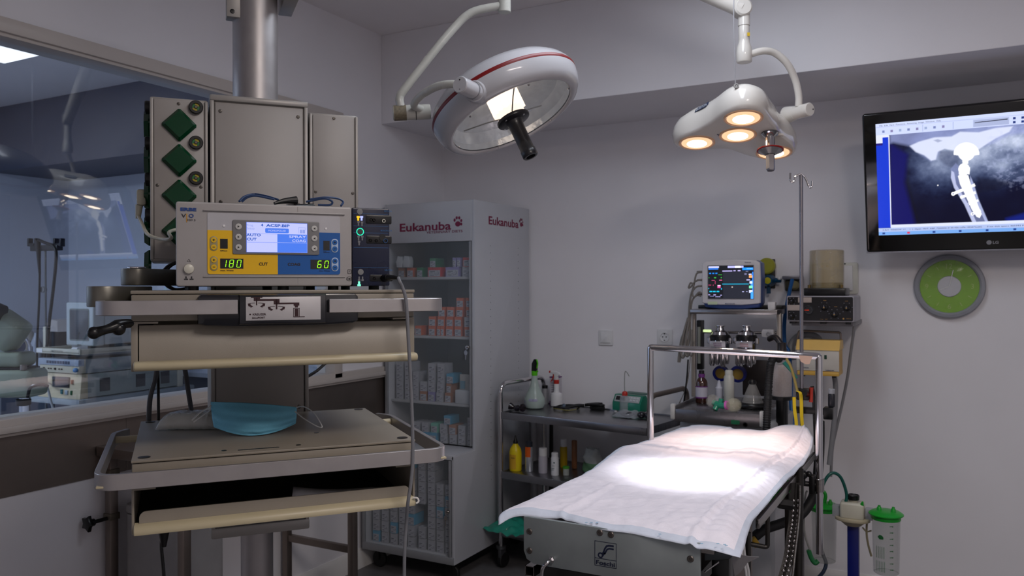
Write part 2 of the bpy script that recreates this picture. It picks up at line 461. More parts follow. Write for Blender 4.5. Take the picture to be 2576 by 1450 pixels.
MB().b2(-hw + 0.016, hw - 0.016, -0.004, 0.016, 1.69, 1.898, 0.003).build('header_panel', cab_m, t)
for z in (1.51, 1.20, 0.853):
    MB().b2(-hw + 0.02, hw - 0.02, 0.03, B - 0.02, z - 0.014, z, 0.002).build('shelf', pm('shelf_white', (170, 172, 176), 0.4), t)
def paw(m, cx, cz, s, y=0.0, plane=0):
    blobs = [(0, -0.2, 0.42, 0.36), (-0.5, 0.33, 0.17, 0.22), (-0.17, 0.62, 0.17, 0.22), (0.24, 0.60, 0.17, 0.22), (0.55, 0.22, 0.17, 0.2), (0.55, -0.25, 0.17, 0.19)]
    for bx, bz, rx, rz in blobs:
        pts = circle(cx + bx * s, cz + bz * s, rx * s, 20, rz * s)
        if plane == 0: m.add([(a, y, b) for a, b in pts], [tuple(range(20))])
        else: m.add([(y, a, b) for a, b in pts], [tuple(range(20))])
# front logo
fx = lambda px: onY(px, 560, CYF).x - ox
m = MB(); xa, xb = fx(1007), fx(1136)
m.text('Eukanuba', ((xa + xb) / 2, -0.0045, 1.774), 0.044, xb - xa, bold=0.022)
paw(m, fx(1153), 1.786, 0.038, -0.0052)
m.text('VETERINARY DIETS', ((fx(1074) + fx(1165)) / 2, -0.0045, 1.7415), 0.0125, fx(1165) - fx(1074), bold=0.01)
m.build('logo', magenta, t, smooth=0)
# side logo on the right-hand side panel (faces +x)
yy = lambda px: onX(px, 560, CX1).y - oy
m = MB(); R = Matrix.Translation((hw, 0, 0)) @ Matrix.Rotation(math.radians(90), 4, 'Z')
ya, yb = yy(1229), yy(1304)
m.text('Eukanuba', ((ya + yb) / 2, -0.0005, 1.806), 0.044, yb - ya, bold=0.022, M=R)
paw(m, yy(1310) + 0.004, 1.812, 0.034, hw + 0.0012, 1)
m.build('side_logo', magenta, t, smooth=0)
m = MB()
for py_ in (0.16, 0.47):
    for k in range(34):
        z = 0.45 + k * 0.037
        m.cyl((hw - 0.001, py_, z), (hw + 0.0006, py_, z), 0.0022, seg=8)
m.build('shelf_pin_hole', black_m, t)
# glass doors with slim frames
glass_thin = pm('door_glass', (190, 200, 205), 0.02, var=0.0, alpha=0.10)
for nm, y, z0, z1 in (('upper_door', -0.002, 0.648, 1.688), ('lower_door', L - 0.004, 0.142, 0.61)):
    f = MB(); w_ = 0.010
    f.b2(-hw + 0.004, -hw + 0.004 + w_ * 1.6, y - 0.004, y + 0.008, z0, z1, 0.001); f.b2(hw - 0.03, hw - 0.02, y - 0.004, y + 0.008, z0, z1, 0.001)
    if nm == 'lower_door': f.b2(-hw + 0.004, hw - 0.004, y - 0.004, y + 0.008, z0 - 0.036, z0, 0.002)
    d = f.build(nm, pm('door_frame_grey', (140, 142, 146), 0.35), t)
    MB().b2(-hw + 0.02, hw - 0.03, y, y + 0.004, z0, z1).build('glass', glass_thin, d, smooth=0)
# locks with keys
for (px, py, y) in ((1180, 874, 0.0), (1130, 1287, L)):
    P = onY(px, py, oy + y)
    x, z = P.x - ox, P.z
    m = MB(); m.cyl((x, y - 0.004, z), (x, y - 0.022, z), 0.010, seg=18, bev=0.001); m.cyl((x, y - 0.022, z), (x, y - 0.03, z), 0.004)
    lk = m.build('lock', steel_m, t)
    m = MB(); m.tube([(x, y - 0.034, z + 0.002), (x + 0.002, y - 0.034, z - 0.012)], 0.0012, 6, smooth=False)
    m.prism(circle(x + 0.002, z - 0.026, 0.010, 16, 0.013), y - 0.036, y - 0.034, 'y'); m.b2(x - 0.001, x + 0.004, y - 0.036, y - 0.034, z - 0.062, z - 0.036)
    m.build('key', steel_m, lk)
for x in (-hw + 0.06, hw - 0.06):
    for y in (L + 0.07, B - 0.07):
        m = MB(); m.cyl((x, y - 0.011, 0.042), (x, y + 0.011, 0.042), 0.042, seg=24, bev=0.004); m.b2(x - 0.022, x + 0.022, y - 0.018, y + 0.018, 0.085, 0.106, 0.003)
        m.b2(x - 0.004, x + 0.004, y - 0.018, y - 0.013, 0.04, 0.09); m.b2(x - 0.004, x + 0.004, y + 0.013, y + 0.018, 0.04, 0.09)
        m.build('caster', blackmat, t)

# suture boxes: body, cut-out thumb notch, printed label; one prototype per look, every box an object
card = {}
def box_proto(kind, w, h, d, top, paper=(172, 174, 184)):
    key = (kind, w, h, d)
    if key in card: return card[key]
    body_m = pm('card_' + kind, top, 0.55, var=0.04, scale=40)
    pap = pm('card_paper_%d_%d_%d' % paper, paper, 0.55, var=0.10, scale=90)
    # open fronted carton: a shallow notch in the upper front edge
    n = w * 0.16
    notch = [(-w / 2, 0), (w / 2, 0), (w / 2, h)] + [(n * math.cos(a), h - n * 0.9 * math.sin(a)) for a in [math.radians(x) for x in (0, 35, 70, 110, 145, 180)]] + [(-w / 2, h)]
    m = MB(); m.prism(notch, 0, 0.0015, 'y'); m.b2(-w / 2, w / 2, 0.004, d, 0, h, 0.0008, 1)
    m.b2(-w / 2, w / 2, 0.0015, 0.004, 0, h - n)
    r = m.build('suture_box', body_m, None, smooth=0)
    q = MB(); q.b2(-w * 0.44, w * 0.44, -0.0006, 0.0, h * 0.04, h * 0.70)
    lb = q.build('paper_label', pap, r, smooth=0)
    q = MB(); q.b2(-w * 0.34, w * 0.05, -0.0010, -0.0006, h * 0.52, h * 0.58); q.b2(-w * 0.34, -w * 0.1, -0.0010, -0.0006, h * 0.40, h * 0.43)
    q.b2(-w * 0.34, -w * 0.05, -0.0010, -0.0006, h * 0.14, h * 0.19)
    arc = [(w * 0.18 + w * 0.14 * math.cos(math.radians(a)), -0.0010, h * 0.40 + w * 0.14 * math.sin(math.radians(a))) for a in range(-170, 61, 23)]
    q.tube(arc, 0.0007, 5, smooth=False)
    q.build('print', pm('card_print', (60, 62, 74), 0.5), r, smooth=0)
    for o in (r,) + tuple(r.children): COL.objects.unlink(o)
    card[key] = r
    return r
def link_tree(o, parent=None):
    c = o.copy(); COL.objects.link(c); c.parent = parent
    for ch in o.children:
        k = ch.copy(); COL.objects.link(k); k.parent = c
    return c
ORD = ['first', 'second', 'third', 'fourth', 'fifth', 'sixth', 'seventh', 'eighth', 'ninth', 'tenth', 'eleventh', 'twelfth', 'thirteenth', 'fourteenth']
KC = {'orange': (206, 112, 84), 'red': (196, 62, 66), 'green': (60, 130, 92), 'violet': (146, 140, 190), 'white': (168, 170, 178), 'teal': (120, 190, 170), 'blue': (86, 160, 196), 'brown': (170, 120, 96)}
rows_done = {}
def row(shelf, rowname, z, y, items, group, h=0.050, d=0.085):
    """items: list of (px centre, kind, width m)"""
    n = 0
    for (px, kind, w) in items:
        P = onY(px, 800, oy + y)
        r = link_tree(box_proto(kind, w, h, d, KC[kind]))
        r.location = (P.x, oy + y, z); r.rotation_euler = (0, 0, random.uniform(-0.03, 0.03))
        size = 'wide ' if w > 0.06 else ('narrow ' if w < 0.03 else '')
        tag(r, '%s%s carton, %s from left, %s row on %s' % (size, kind + ('-topped' if kind != 'white' else ''), ORD[n], rowname, shelf), 'box', group)
        n += 1
random.seed(4)
y0 = 0.045
W = 0.041
g = 'suture cartons in the cabinet'
s1 = 'cabinet top shelf'; s2 = "cabinet second shelf"; s3 = 'cabinet third shelf'; s4 = 'cabinet counter'; s5 = 'cabinet floor'
row(s1, 'bottom', 1.5105, y0, [(1010, 'brown', W), (1032, 'orange', W), (1056, 'green', W * .9), (1093, 'red', 0.083), (1138, 'violet', 0.083), (1173, 'white', 0.045), (1190, 'white', 0.02)], g, 0.050)
row(s1, 'top', 1.5607, y0, [(1089, 'green', W * .9), (1143, 'violet', W * .45), (1154, 'violet', W * .5), (1177, 'red', 0.058)], g, 0.048)
row(s2, 'bottom', 1.2005, y0, [(1052, 'orange', W), (1086, 'orange', W), (1103, 'orange', 0.020), (1112, 'orange', 0.020), (1130, 'orange', W), (1152, 'orange', W), (1179, 'orange', 0.052)], g, 0.050)
row(s2, 'second', 1.2508, y0, [(1087, 'orange', W), (1109, 'orange', W), (1131, 'orange', W), (1152, 'orange', W), (1179, 'white', 0.052)], g, 0.050)
row(s2, 'third', 1.3011, y0, [(1111, 'orange', W), (1133, 'orange', W), (1156, 'orange', W), (1181, 'orange', W)], g, 0.050)
row(s2, 'top', 1.3514, y0, [(1157, 'orange', W), (1181, 'orange', W)], g, 0.048)
row(s3, 'bottom', 0.8535, y0, [(1004, 'white', W), (1026, 'white', W), (1045, 'white', W * .8), (1064, 'brown', W), (1084, 'violet', W * .95), (1105, 'white', W), (1126, 'brown', W * .9), (1190, 'blue', 0.02)], g, 0.050)
row(s3, 'second', 0.9038, y0, [(1004, 'white', W), (1026, 'white', W), (1045, 'white', W * .8), (1064, 'white', W), (1084, 'white', W), (1107, 'white', W), (1128, 'brown', W * .7)], g, 0.050)
row(s3, 'third', 0.9541, y0, [(1004, 'white', W), (1026, 'white', W), (1045, 'white', W * .8), (1085, 'white', W), (1108, 'white', W), (1131, 'blue', W)], g, 0.050)
row(s3, 'top', 1.0044, y0, [(1004, 'white', W), (1026, 'white', W), (1085, 'white', W), (1108, 'white', W)], g, 0.050)
row(s4, 'bottom', 0.6385, y0, [(1046, 'teal', W), (1080, 'blue', 0.086), (1115, 'white', W), (1138, 'white', W), (1160, 'white', W), (1183, 'white', W)], g, 0.050)
row(s4, 'second', 0.6888, y0, [(1046, 'white', W), (1068, 'white', W), (1091, 'teal', W), (1114, 'white', W), (1137, 'brown', W), (1160, 'white', W), (1184, 'white', W)], g, 0.050)
row(s4, 'top', 0.7391, y0, [(1124, 'blue', W), (1184, 'white', W)], g, 0.045)
rn = ['bottom', 'second', 'third', 'fourth', 'fifth', 'sixth', 'seventh', 'eighth']
yl = L + 0.035
full = [944, 966, 988, 1010, 1032, 1047 + 12, 1083, 1105, 1127]
for k in range(8):
    z = 0.1405 + k * 0.0572
    cols = [x for x in full if not (k >= 6 and x > 1040 and x > 1090) and not (k >= 6 and x < 950) and not (k in (2, 3) and 1035 < x < 1075)]
    row(s5, rn[k], z, yl, [(x, 'blue' if (k * 5 + i * 3) % 11 == 0 else 'white', 0.040) for i, x in enumerate(cols)], g, 0.055)
# clear pouches and a tall card stand on the third shelf, hooks of gauze
P = onY(1162, 980, oy + 0.03)
t2 = thing('card_dispenser', 'tall translucent card dispenser at right end of cabinet third shelf', 'dispenser', (P.x, oy + 0.035, 0.8535))
MB().b2(-0.045, 0.045, 0, 0.09, 0, 0.07, 0.003).build('tray', pm('pale_plastic', (190, 194, 200), 0.35), t2)
m = MB(); m.b2(-0.035, 0.04, 0.03, 0.032, 0.04, 0.15, 0.0006); m.build('back_card', pm('ivory_card', (178, 176, 172), 0.5), t2)
MB().b2(-0.030, -0.002, 0.027, 0.0295, 0.075, 0.115).build('blue_patch', pm('patch_blue', (110, 150, 170), 0.5), t2)
for i, px in enumerate((1013, 1030)):
    P = onY(px, 670, oy + 0.04)
    m = MB()
    pts = [(-0.018, 0), (0.018, 0), (0.024, 0.03), (0.016, 0.058), (-0.012, 0.062), (-0.022, 0.03)]
    m.prism([(a * (1 + 0.1 * i), b) for a, b in pts], -0.01, 0.028, 'y', bev=0.006)
    o = m.build('plastic_pouch', pm('clear_pouch', (188, 192, 196), 0.25, bump=0.4, bscale=120), None); o.location = (P.x, oy + 0.018, 1.5615)
    tag(o, ['crumpled clear pouch, left one on the cabinet top shelf cartons', 'crumpled clear pouch, right one on the cabinet top shelf cartons'][i], 'pouch')

# ================================================================= CEILING SUPPLY COLUMN (frame T)
def T3(x, y, z=0.0): return T_MAT @ Vector((x, y, z))
panel_m = pm('column_panel', (150, 145, 141), 0.42, var=0.015, scale=6)
col_frame = pm('column_frame', (150, 146, 142), 0.38, 0.2, var=0.02)
CY0 = 0.50          # front face of the head boxes
col = thing('ceiling_supply_column', 'ceiling-to-floor supply column with grey panelled head and green socket lids', 'supply column', T3(0.272, CY0 + 0.11), T_ROT)
cxo, cyo = 0.272, CY0 + 0.11
def cm(): 
    m = MB(); m.M = Matrix.Translation((-cxo, -cyo, 0)); return m
m = cm(); m.cyl((0.272, cyo, 1.90), (0.272, cyo, ZC), 0.057, seg=40)
m.cyl((0.272, cyo, 2.70), (0.272, cyo, ZC), 0.10, seg=40, bev=0.004); m.build('upper_pole', alu_m, col)
m = cm(); m.cyl((0.272, cyo, 0.0), (0.272, cyo, 0.86), 0.041, seg=40); m.cyl((0.272, cyo, 0), (0.272, cyo, 0.012), 0.13, seg=40, bev=0.002); m.build('lower_pole', alu_m, col)
# brackets at the ceiling end of the pole
P0 = onT(586, 22, cyo - 0.03); P1 = onT(728, 8, cyo - 0.03)
m = cm(); m.b2(P0.x - 0.016, P0.x + 0.02, cyo - 0.04, cyo + 0.0, P0.z - 0.024, P0.z + 0.12, 0.002); b_ = m.build('left_bracket', col_frame, col)
m = cm(); screw(m, (P0.x - 0.002, cyo - 0.04, P0.z - 0.010), 0.006); m.build('screw', black_m, b_)
m = cm(); m.b2(P1.x - 0.02, P1.x + 0.016, cyo - 0.09, cyo + 0.05, P1.z - 0.010, P1.z + 0.05, 0.002); b_ = m.build('right_bracket', col_frame, col)
m = cm()
for k in range(3): m.cyl((P1.x - 0.012 + k * 0.012, cyo - 0.0895, P1.z + 0.004), (P1.x - 0.012 + k * 0.012, cyo - 0.0915, P1.z + 0.004), 0.0045, seg=14)
m.build('mounting_hole', black_m, b_)
# centre box with extruded edges and screwed-on panels
bx0, bx1, bz0, bz1 = 0.155, 0.390, 0.835, 1.929
m = cm(); m.b2(bx0, bx1, CY0 + 0.004, CY0 + 0.22, bz0, bz1 - 0.002, 0.003)
for a in (bx0, bx1 - 0.009): m.b2(a, a + 0.009, CY0 - 0.004, CY0 + 0.02, bz0 + 0.02, bz1 - 0.014, 0.0015)
m.b2(bx0 - 0.001, bx1 + 0.001, CY0 - 0.006, CY0 + 0.224, bz1 - 0.015, bz1, 0.004); m.b2(bx0 - 0.001, bx1 + 0.001, CY0 - 0.006, CY0 + 0.224, bz0, bz0 + 0.026, 0.004)
cbx = m.build('centre_housing', col_frame, col)
for z0, z1 in ((1.13, bz1 - 0.018), (0.862, 1.126), (1.1275, 1.129)):
    if z1 - z0 < 0.01: continue
    m = cm(); m.b2(bx0 + 0.012, bx1 - 0.012, CY0 - 0.002, CY0 + 0.006, z0, z1, 0.0012); pn = m.build('front_panel', panel_m, cbx)
    m = cm()
    for x in (bx0 + 0.024, bx1 - 0.024):
        for z in (z0 + 0.018, z1 - 0.022, 1.665, 1.13 + 0.02 if z0 > 1 else z1 - 0.022): screw(m, (x, CY0 - 0.002, z), 0.0045)
    m.build('screw', pm('screw_grey', (92, 88, 84), 0.35, 0.8), pn)
def sidebox(x0, x1, z0, z1, name):
    m = cm(); m.b2(x0, x1, CY0 + 0.006, CY0 + 0.20, z0, z1, 0.004)
    m.b2(x0, x0 + 0.007, CY0 + 0.0, CY0 + 0.02, z0 + 0.004, z1 - 0.004, 0.0015); m.b2(x1 - 0.007, x1, CY0 + 0.0, CY0 + 0.02, z0 + 0.004, z1 - 0.004, 0.0015)
    h = m.build(name, col_frame, col)
    m = cm(); m.b2(x0 + 0.009, x1 - 0.009, CY0 + 0.002, CY0 + 0.01, z0 + 0.006, z1 - 0.006, 0.001)
    pn = m.build('front_panel', panel_m, h); return h, pn
hl, pl = sidebox(0.020, 0.150, 1.517, 1.914, 'left_housing')
hr, pr = sidebox(0.395, 0.520, 1.517, 1.905, 'right_housing')
sg = pm('screw_grey', (92, 88, 84), 0.35, 0.8)
m = cm()
for x, z in ((0.084, 1.900), (0.036, 1.700), (0.134, 1.700)): screw(m, (x, CY0 + 0.002, z), 0.004)
m.build('screw', sg, pl)
m = cm()
for x, z in ((0.4575, 1.893), (0.410, 1.70), (0.506, 1.70)): screw(m, (x, CY0 + 0.002, z), 0.004)
m.build('screw', sg, pr)
# green diamond lids with bevelled faces
green_m = pm('green_socket_lid', (0, 56, 30), 0.22, var=0.02, coat=0.15, spec=0.3)
def diamond(m, c, s, h, d):
    """square lid turned on its corner; d: outward direction 'front' or 'left'"""
    def ring(r, o, cut):
        pts = []
        for k in range(4):
            a = math.radians(90 * k + 90); b = math.radians(90 * (k + 1) + 90)
            p = Vector((math.cos(a), math.sin(a))) * r; q = Vector((math.cos(b), math.sin(b))) * r
            pts += [p + (q - p) * cut, q + (p - q) * cut]
        return [(x, o, z) for x, z in pts]
    v = ring(s, 0, 0.06) + ring(s, h * 0.35, 0.07) + ring(s * 0.78, h, 0.04)
    if d == 'front': v = [(c[0] + a, c[1] - b, c[2] + z) for a, b, z in v]
    else: v = [(c[0] - b, c[1] - a, c[2] + z) for a, b, z in v]
    fs = []
    for r in range(2):
        for k in range(8): fs.append((r * 8 + k, r * 8 + (k + 1) % 8, (r + 1) * 8 + (k + 1) % 8, (r + 1) * 8 + k))
    fs.append(tuple(range(16, 24))); fs.append(tuple(range(8))[::-1])
    m.add(v, fs)
yg = pm('earth_yellow_green', (176, 158, 24), 0.4)
gg = pm('earth_green', (20, 110, 50), 0.4)
for k in range(4):
    P = onT(451, 315 + k * 89, CY0)
    m = cm(); diamond(m, (P.x, CY0 + 0.002, P.z), 0.0415, 0.016, 'front'); lid = m.build('socket_lid', green_m, hl, smooth=0)
    m = cm(); m.box((P.x, CY0 - 0.011, P.z + 0.031), (0.006, 0.002, 0.004)); m.build('hinge_pin', green_m, lid)
    if k < 3:
        Q = onT(493, 271 + k * 89, CY0)
        m = cm(); m.lathe([(0.0165, 0), (0.0165, 0.010), (0.0150, 0.012), (0.0095, 0.012), (0.0090, 0.006)], (Q.x, CY0 + 0.002, Q.z), 28, axis=(0, -1, 0)); ep = m.build('earth_post', black_m, hl)
        m = cm()
        for q in range(4):
            a0 = math.radians(q * 90 + 20)
            pts = [(Q.x + 0.009 * math.cos(a0 + j * 0.39), Q.z + 0.009 * math.sin(a0 + j * 0.39)) for j in range(5)] + [(Q.x + 0.004 * math.cos(a0 + j * 0.39), Q.z + 0.004 * math.sin(a0 + j * 0.39)) for j in range(4, -1, -1)]
            m.prism(pts, CY0 - 0.006, CY0 - 0.003, 'y', mi=q % 2)
        m.cyl((Q.x, CY0, Q.z), (Q.x, CY0 - 0.010, Q.z), 0.004, seg=14, mi=2, bev=0.001)
        m.build('earth_contact', [yg, gg, sg], ep)
for k in range(5):
    z = onT(370, 312 + k * 89, CY0 + 0.09).z
    m = cm(); diamond(m, (0.020, CY0 + 0.10, z), 0.0415, 0.016, 'left'); m.build('socket_lid', green_m, hl, smooth=0)
    if k < 4:
        m = cm(); m.lathe([(0.0165, 0), (0.0165, 0.011), (0.0150, 0.013), (0.0, 0.013)], (0.020, CY0 + 0.055, z + 0.034), 24, axis=(-1, 0, 0)); m.build('earth_post', black_m, hl)
# swivel arms of the shelf carrier
def arm(x0, y0, x1, y1, z0, z1, r, name):
    m = cm()
    d = Vector((x1 - x0, y1 - y0)); a = math.atan2(d.y, d.x)
    pts = [(x0 + r * math.cos(a + math.radians(90 + q)), y0 + r * math.sin(a + math.radians(90 + q))) for q in range(0, 181, 12)]
    pts += [(x1 + r * math.cos(a + math.radians(270 + q)), y1 + r * math.sin(a + math.radians(270 + q))) for q in range(0, 181, 12)]
    m.prism(pts, z0, z1, 'z', bev=0.002)
    return m.build(name, pm('arm_satin_metal', (120, 118, 110), 0.35, 0.7, var=0.02), col)
a1 = arm(0.0, 0.24, 0.20, 0.52, 1.458, 1.493, 0.030, 'swivel_arm')
m = cm(); m.cyl((0.0, 0.24, 1.493), (0.0, 0.24, 1.497), 0.018, seg=24, bev=0.001); m.build('pivot_cap', chrome_m, a1)
a2 = arm(0.0, 0.24, -0.05, 0.09, 1.417, 1.456, 0.030, 'swivel_arm')
# cables looping behind the head
def cable(name, pts, r, mat, parent=None, label=None, cat=None, **k):
    m = MB(); m.tube(pts, r, 10, 8)
    o = m.build(name, mat, parent, smooth=60)
    if label: tag(o, label, cat, k.get('group'))
    return o
cab_cream = pm('cable_cream', (170, 166, 150), 0.45)
# cream plug and lead in the left-hand lids
Q = onT(356, 512, CY0 + 0.09)
plug = thing('power_lead', 'cream plug and lead from left side of the supply column', 'cable', T3(0, 0), T_ROT)
m = MB(); m.box((-0.002, CY0 + 0.09, Q.z + 0.014), (0.022, 0.03, 0.040), 0.006); m.cyl((-0.007, CY0 + 0.09, Q.z - 0.004), (-0.010, CY0 + 0.09, Q.z - 0.038), 0.009, 0.006); m.build('plug', cab_cream, plug)
pts = [(-0.010, CY0 + 0.09, Q.z - 0.03)] + [tuple(onT(a, b, c)) for a, b, c in ((356, 560, CY0 + 0.05), (372, 590, CY0 - 0.02), (405, 602, CY0 - 0.06), (430, 600, CY0 - 0.10), (425, 585, CY0 - 0.06), (445, 578, CY0 - 0.04), (460, 575, CY0 + 0.0))]
m = MB(); m.tube(pts, 0.0042, 10, 8); m.build('lead', cab_cream, plug)
bk = thing('black_power_cables', 'black cable loops beside the metal arm behind the generator', 'cable', T3(0, 0), T_ROT)
for dx in (0, 0.008):
    pts = [tuple(onT(a, b, 0.44)) for a, b in ((470 + dx * 500, 650), (425 + dx * 900, 668), (408 + dx * 1000, 690), (412 + dx * 800, 712), (436 + dx * 500, 728), (470, 726))]
    m = MB(); m.tube(pts, 0.0032, 8, 8); m.build('cable_loop', black_m, bk)

# ================================================================= SHELF RACK
rack = thing('equipment_shelf_rack', 'beige two-tier equipment shelf with chrome-grey rails carrying the electrosurgical unit', 'equipment shelf', T3(0, 0), T_ROT)
W, D = 0.53, 0.478
# ---- upper tier
MB().b2(-0.001, W + 0.001, -0.002, D, 1.4410, 1.4475, 0.0015).build('upper_plate', beige_m, rack)
MB().b2(0, W, 0, D, 1.391, 1.4405, 0.003).build('upper_deck', beige_m, rack)
cas = [(0.112, 1.386), (0.126, 1.382), (0.185, 1.379), (0.345, 1.379), (0.398, 1.382), (0.409, 1.387), (0.409, 1.434), (0.403, 1.4405), (0.118, 1.4405), (0.112, 1.434)]
m = MB(); m.prism(cas, -0.026, 0.0, 'y', bev=0.004)
m.prism([(0.184, 1.383), (0.345, 1.383), (0.345, 1.4395), (0.184, 1.4395)], -0.034, -0.02, 'y', bev=0.004)
cs = m.build('front_casing', pm('navy_black_plastic', (12, 14, 22), 0.22, coat=0.4), rack)
lx0, lx1, lz0, lz1 = 0.196, 0.334, 1.3905, 1.4350
MB().b2(lx0, lx1, -0.0355, -0.033, lz0, lz1, 0.0005).build('label_plate', pm('label_silver', (186, 184, 186), 0.35, 0.2), cs)
# the movement diagram
pr_m = pm('print_maroon', (46, 14, 22), 0.5)
def LP(px, py):
    """diagram pixel (crop of the label 604..1150 x 790..965) -> local x,z"""
    return (lx0 + (px - 604) / 546 * (lx1 - lx0), lz1 - (py - 790) / 175 * (lz1 - lz0))
m = MB(); Yp = -0.0357
def q(x0, y0, x1, y1):
    a = LP(x0, y0); b = LP(x1, y1); m.b2(a[0], b[0], Yp - 0.0003, Yp, b[1], a[1])
q(640, 790, 722, 797); q(660, 797, 705, 820); q(676, 797, 684, 852); q(705, 806, 845, 820); q(803, 820, 845, 846); q(818, 806, 829, 884); q(845, 834, 990, 846)
q(948, 846, 990, 858); q(957, 858, 980, 872); q(946, 874, 950, 944); q(988, 874, 992, 944); q(946, 940, 1030, 945); q(956, 882, 983, 938); q(950, 876, 990, 880)
for cx_ in (680, 823):
    cy_ = 848 if cx_ == 680 else 874
    for s in (-1, 1):
        arc = [LP(cx_ + s * (12 + 48 * math.sin(t)), cy_ - 14 + 14 * (1 - math.cos(t))) for t in [i * 0.3 for i in range(6)]]
        m.tube([(a, Yp - 0.0002, b) for a, b in arc], 0.0005, 5, smooth=False)
        tri = [LP(cx_ + s * 24, cy_ + 12), LP(cx_ + s * 46, cy_ + 0), LP(cx_ + s * 42, cy_ + 22)]
        m.add([(a, Yp - 0.0004, b) for a, b in tri], [(0, 1, 2)])
        w1 = [LP(cx_ + s * 44, cy_ - 8), LP(cx_ + s * 62, cy_ - 10), LP(cx_ + s * 58, cy_ + 10), LP(cx_ + s * 40, cy_ + 14)]
        m.add([(a, Yp - 0.0004, b) for a, b in w1], [(0, 1, 2, 3)])
a, b = LP(700, 919); m.text('KREUZER', (a, Yp, b), 0.0036, 0.024, bold=0.02)
a, b = LP(634, 919); m.b2(a - 0.0014, a + 0.0014, Yp - 0.0003, Yp, b - 0.0014, b + 0.0014)
a, b = LP(694, 944); m.text('klinoPORT', (a, Yp, b), 0.0036, 0.023, bold=0.02)
m.build('printed_diagram', pr_m, cs, smooth=0)
# rails: flat bars wrapping the corners
def rail(name, pts, w, h, r=0.04):
    P = fillet(pts, r, 8); m = MB(); m.tube(P, 0, smooth=False, flat=(w, h)); return m.build(name, alu_m, rack, smooth=28)
zr = 1.4165
rail('upper_rail', [(0.181, -0.036, zr), (-0.052, -0.036, zr), (-0.052, 0.24, zr)], 0.012, 0.0265)
rail('upper_rail', [(0.350, -0.036, zr), (0.582, -0.036, zr), (0.582, 0.24, zr)], 0.012, 0.0265)
for x0, x1 in ((-0.048, 0.002), (0.528, 0.578)):
    m = MB(); m.cyl((x0, 0.22, zr), (x1, 0.22, zr), 0.007, seg=16); m.cyl((x0, 0.03, zr), (x1, 0.03, zr), 0.006, seg=16); m.build('rail_pin', alu_m, rack)
# black release lever under the left rail
m = MB(); m.tube([(0.03, 0.03, 1.382), (-0.008, 0.0, 1.388), (-0.035, -0.02, 1.380), (-0.058, -0.035, 1.374)], lambda t: 0.011 - 0.003 * abs(math.sin(t * 6.28)), 14, 8)
m.ball((-0.058, -0.035, 1.374), 0.011); m.ball((-0.02, -0.01, 1.379), 0.012); m.build('release_lever', black_m, rack)
# ---- drawer under the upper tier
m = MB(); m.b2(-0.0005, 0.011, 0.0, D - 0.03, 1.300, 1.3885, 0.0015); m.b2(W - 0.011, W + 0.0005, 0.0, D - 0.03, 1.300, 1.3885, 0.0015)
m.b2(0.0, 0.045, 0.0, D - 0.03, 1.3865, 1.3905, 0.001); m.b2(W - 0.045, W, 0.0, D - 0.03, 1.3865, 1.3905, 0.001)
m.b2(0.011, W - 0.011, D - 0.05, D - 0.03, 1.300, 1.3885); m.build('drawer_bracket', beige_m, rack)
m = MB(); m.prism([(0.006, 1.384), (0.004, 1.3825), (0.000, 1.318), (-0.002, 1.318), (-0.006, 1.3165), (-0.018, 1.3155), (-0.022, 1.311), (-0.018, 1.304), (0.0, 1.302), (0.3, 1.302), (0.3, 1.306), (0.012, 1.306), (0.012, 1.384)], 0.013, W - 0.013, 'x', bev=0.0)
dr = m.build('drawer', beige_m, rack, smooth=50)
m = MB(); m.prism([(-0.018, 1.3185), (-0.024, 1.3165), (-0.0275, 1.311), (-0.024, 1.3035), (-0.016, 1.3015), (0.001, 1.3015), (0.001, 1.3185)], 0.004, W + 0.001, 'x', bev=0.003)
m.build('drawer_grip', cream_m, dr, smooth=60)
# ---- lower tier
MB().b2(-0.001, W + 0.001, -0.003, D, 1.1335, 1.1385, 0.0015).build('lower_plate', beige_m, rack)
MB().b2(0, W, 0, D, 1.088, 1.1325, 0.003).build('lower_deck', beige_m, rack)
m = MB()
for x, y in ((0.02, 0.022), (W - 0.02, 0.022), (0.02, D - 0.02), (W - 0.02, D - 0.02), (W / 2, D - 0.02)): m.lathe([(0.011, 0), (0.011, 0.0012), (0.006, 0.0016), (0, 0.0016)], (x, y, 1.1384), 20)
for x, y in ((0.30, 0.03), (0.355, 0.155), (0.16, 0.03)): m.lathe([(0.005, 0), (0.005, 0.0008), (0, 0.0008)], (x, y, 1.1384), 14)
m.b2(0.185, 0.262, 0.02, 0.026, 1.1384, 1.1390); m.build('screw_cap', pm('cap_dark', (50, 48, 46), 0.35, 0.5), rack)
zr = 1.1115
rail('lower_rail', [(-0.028, 0.46, zr), (-0.055, 0.42, zr), (-0.055, -0.046, zr), (0.585, -0.046, zr), (0.585, 0.42, zr), (0.558, 0.46, zr)], 0.010, 0.0285)
for x0, x1 in ((-0.05, 0.002), (0.528, 0.58)):
    m = MB(); m.cyl((x0, 0.40, zr), (x1, 0.40, zr), 0.008, seg=16); m.build('rail_pin', cream_m, rack)
m = MB(); m.b2(-0.055, 0.0, -0.044, -0.004, 1.1015, 1.1055, 0.001); m.b2(W, W + 0.055, -0.044, -0.004, 1.1015, 1.1055, 0.001); m.b2(0, W, -0.044, 0.0, 1.099, 1.103, 0.001); m.build('rail_mount', cream_m, rack)
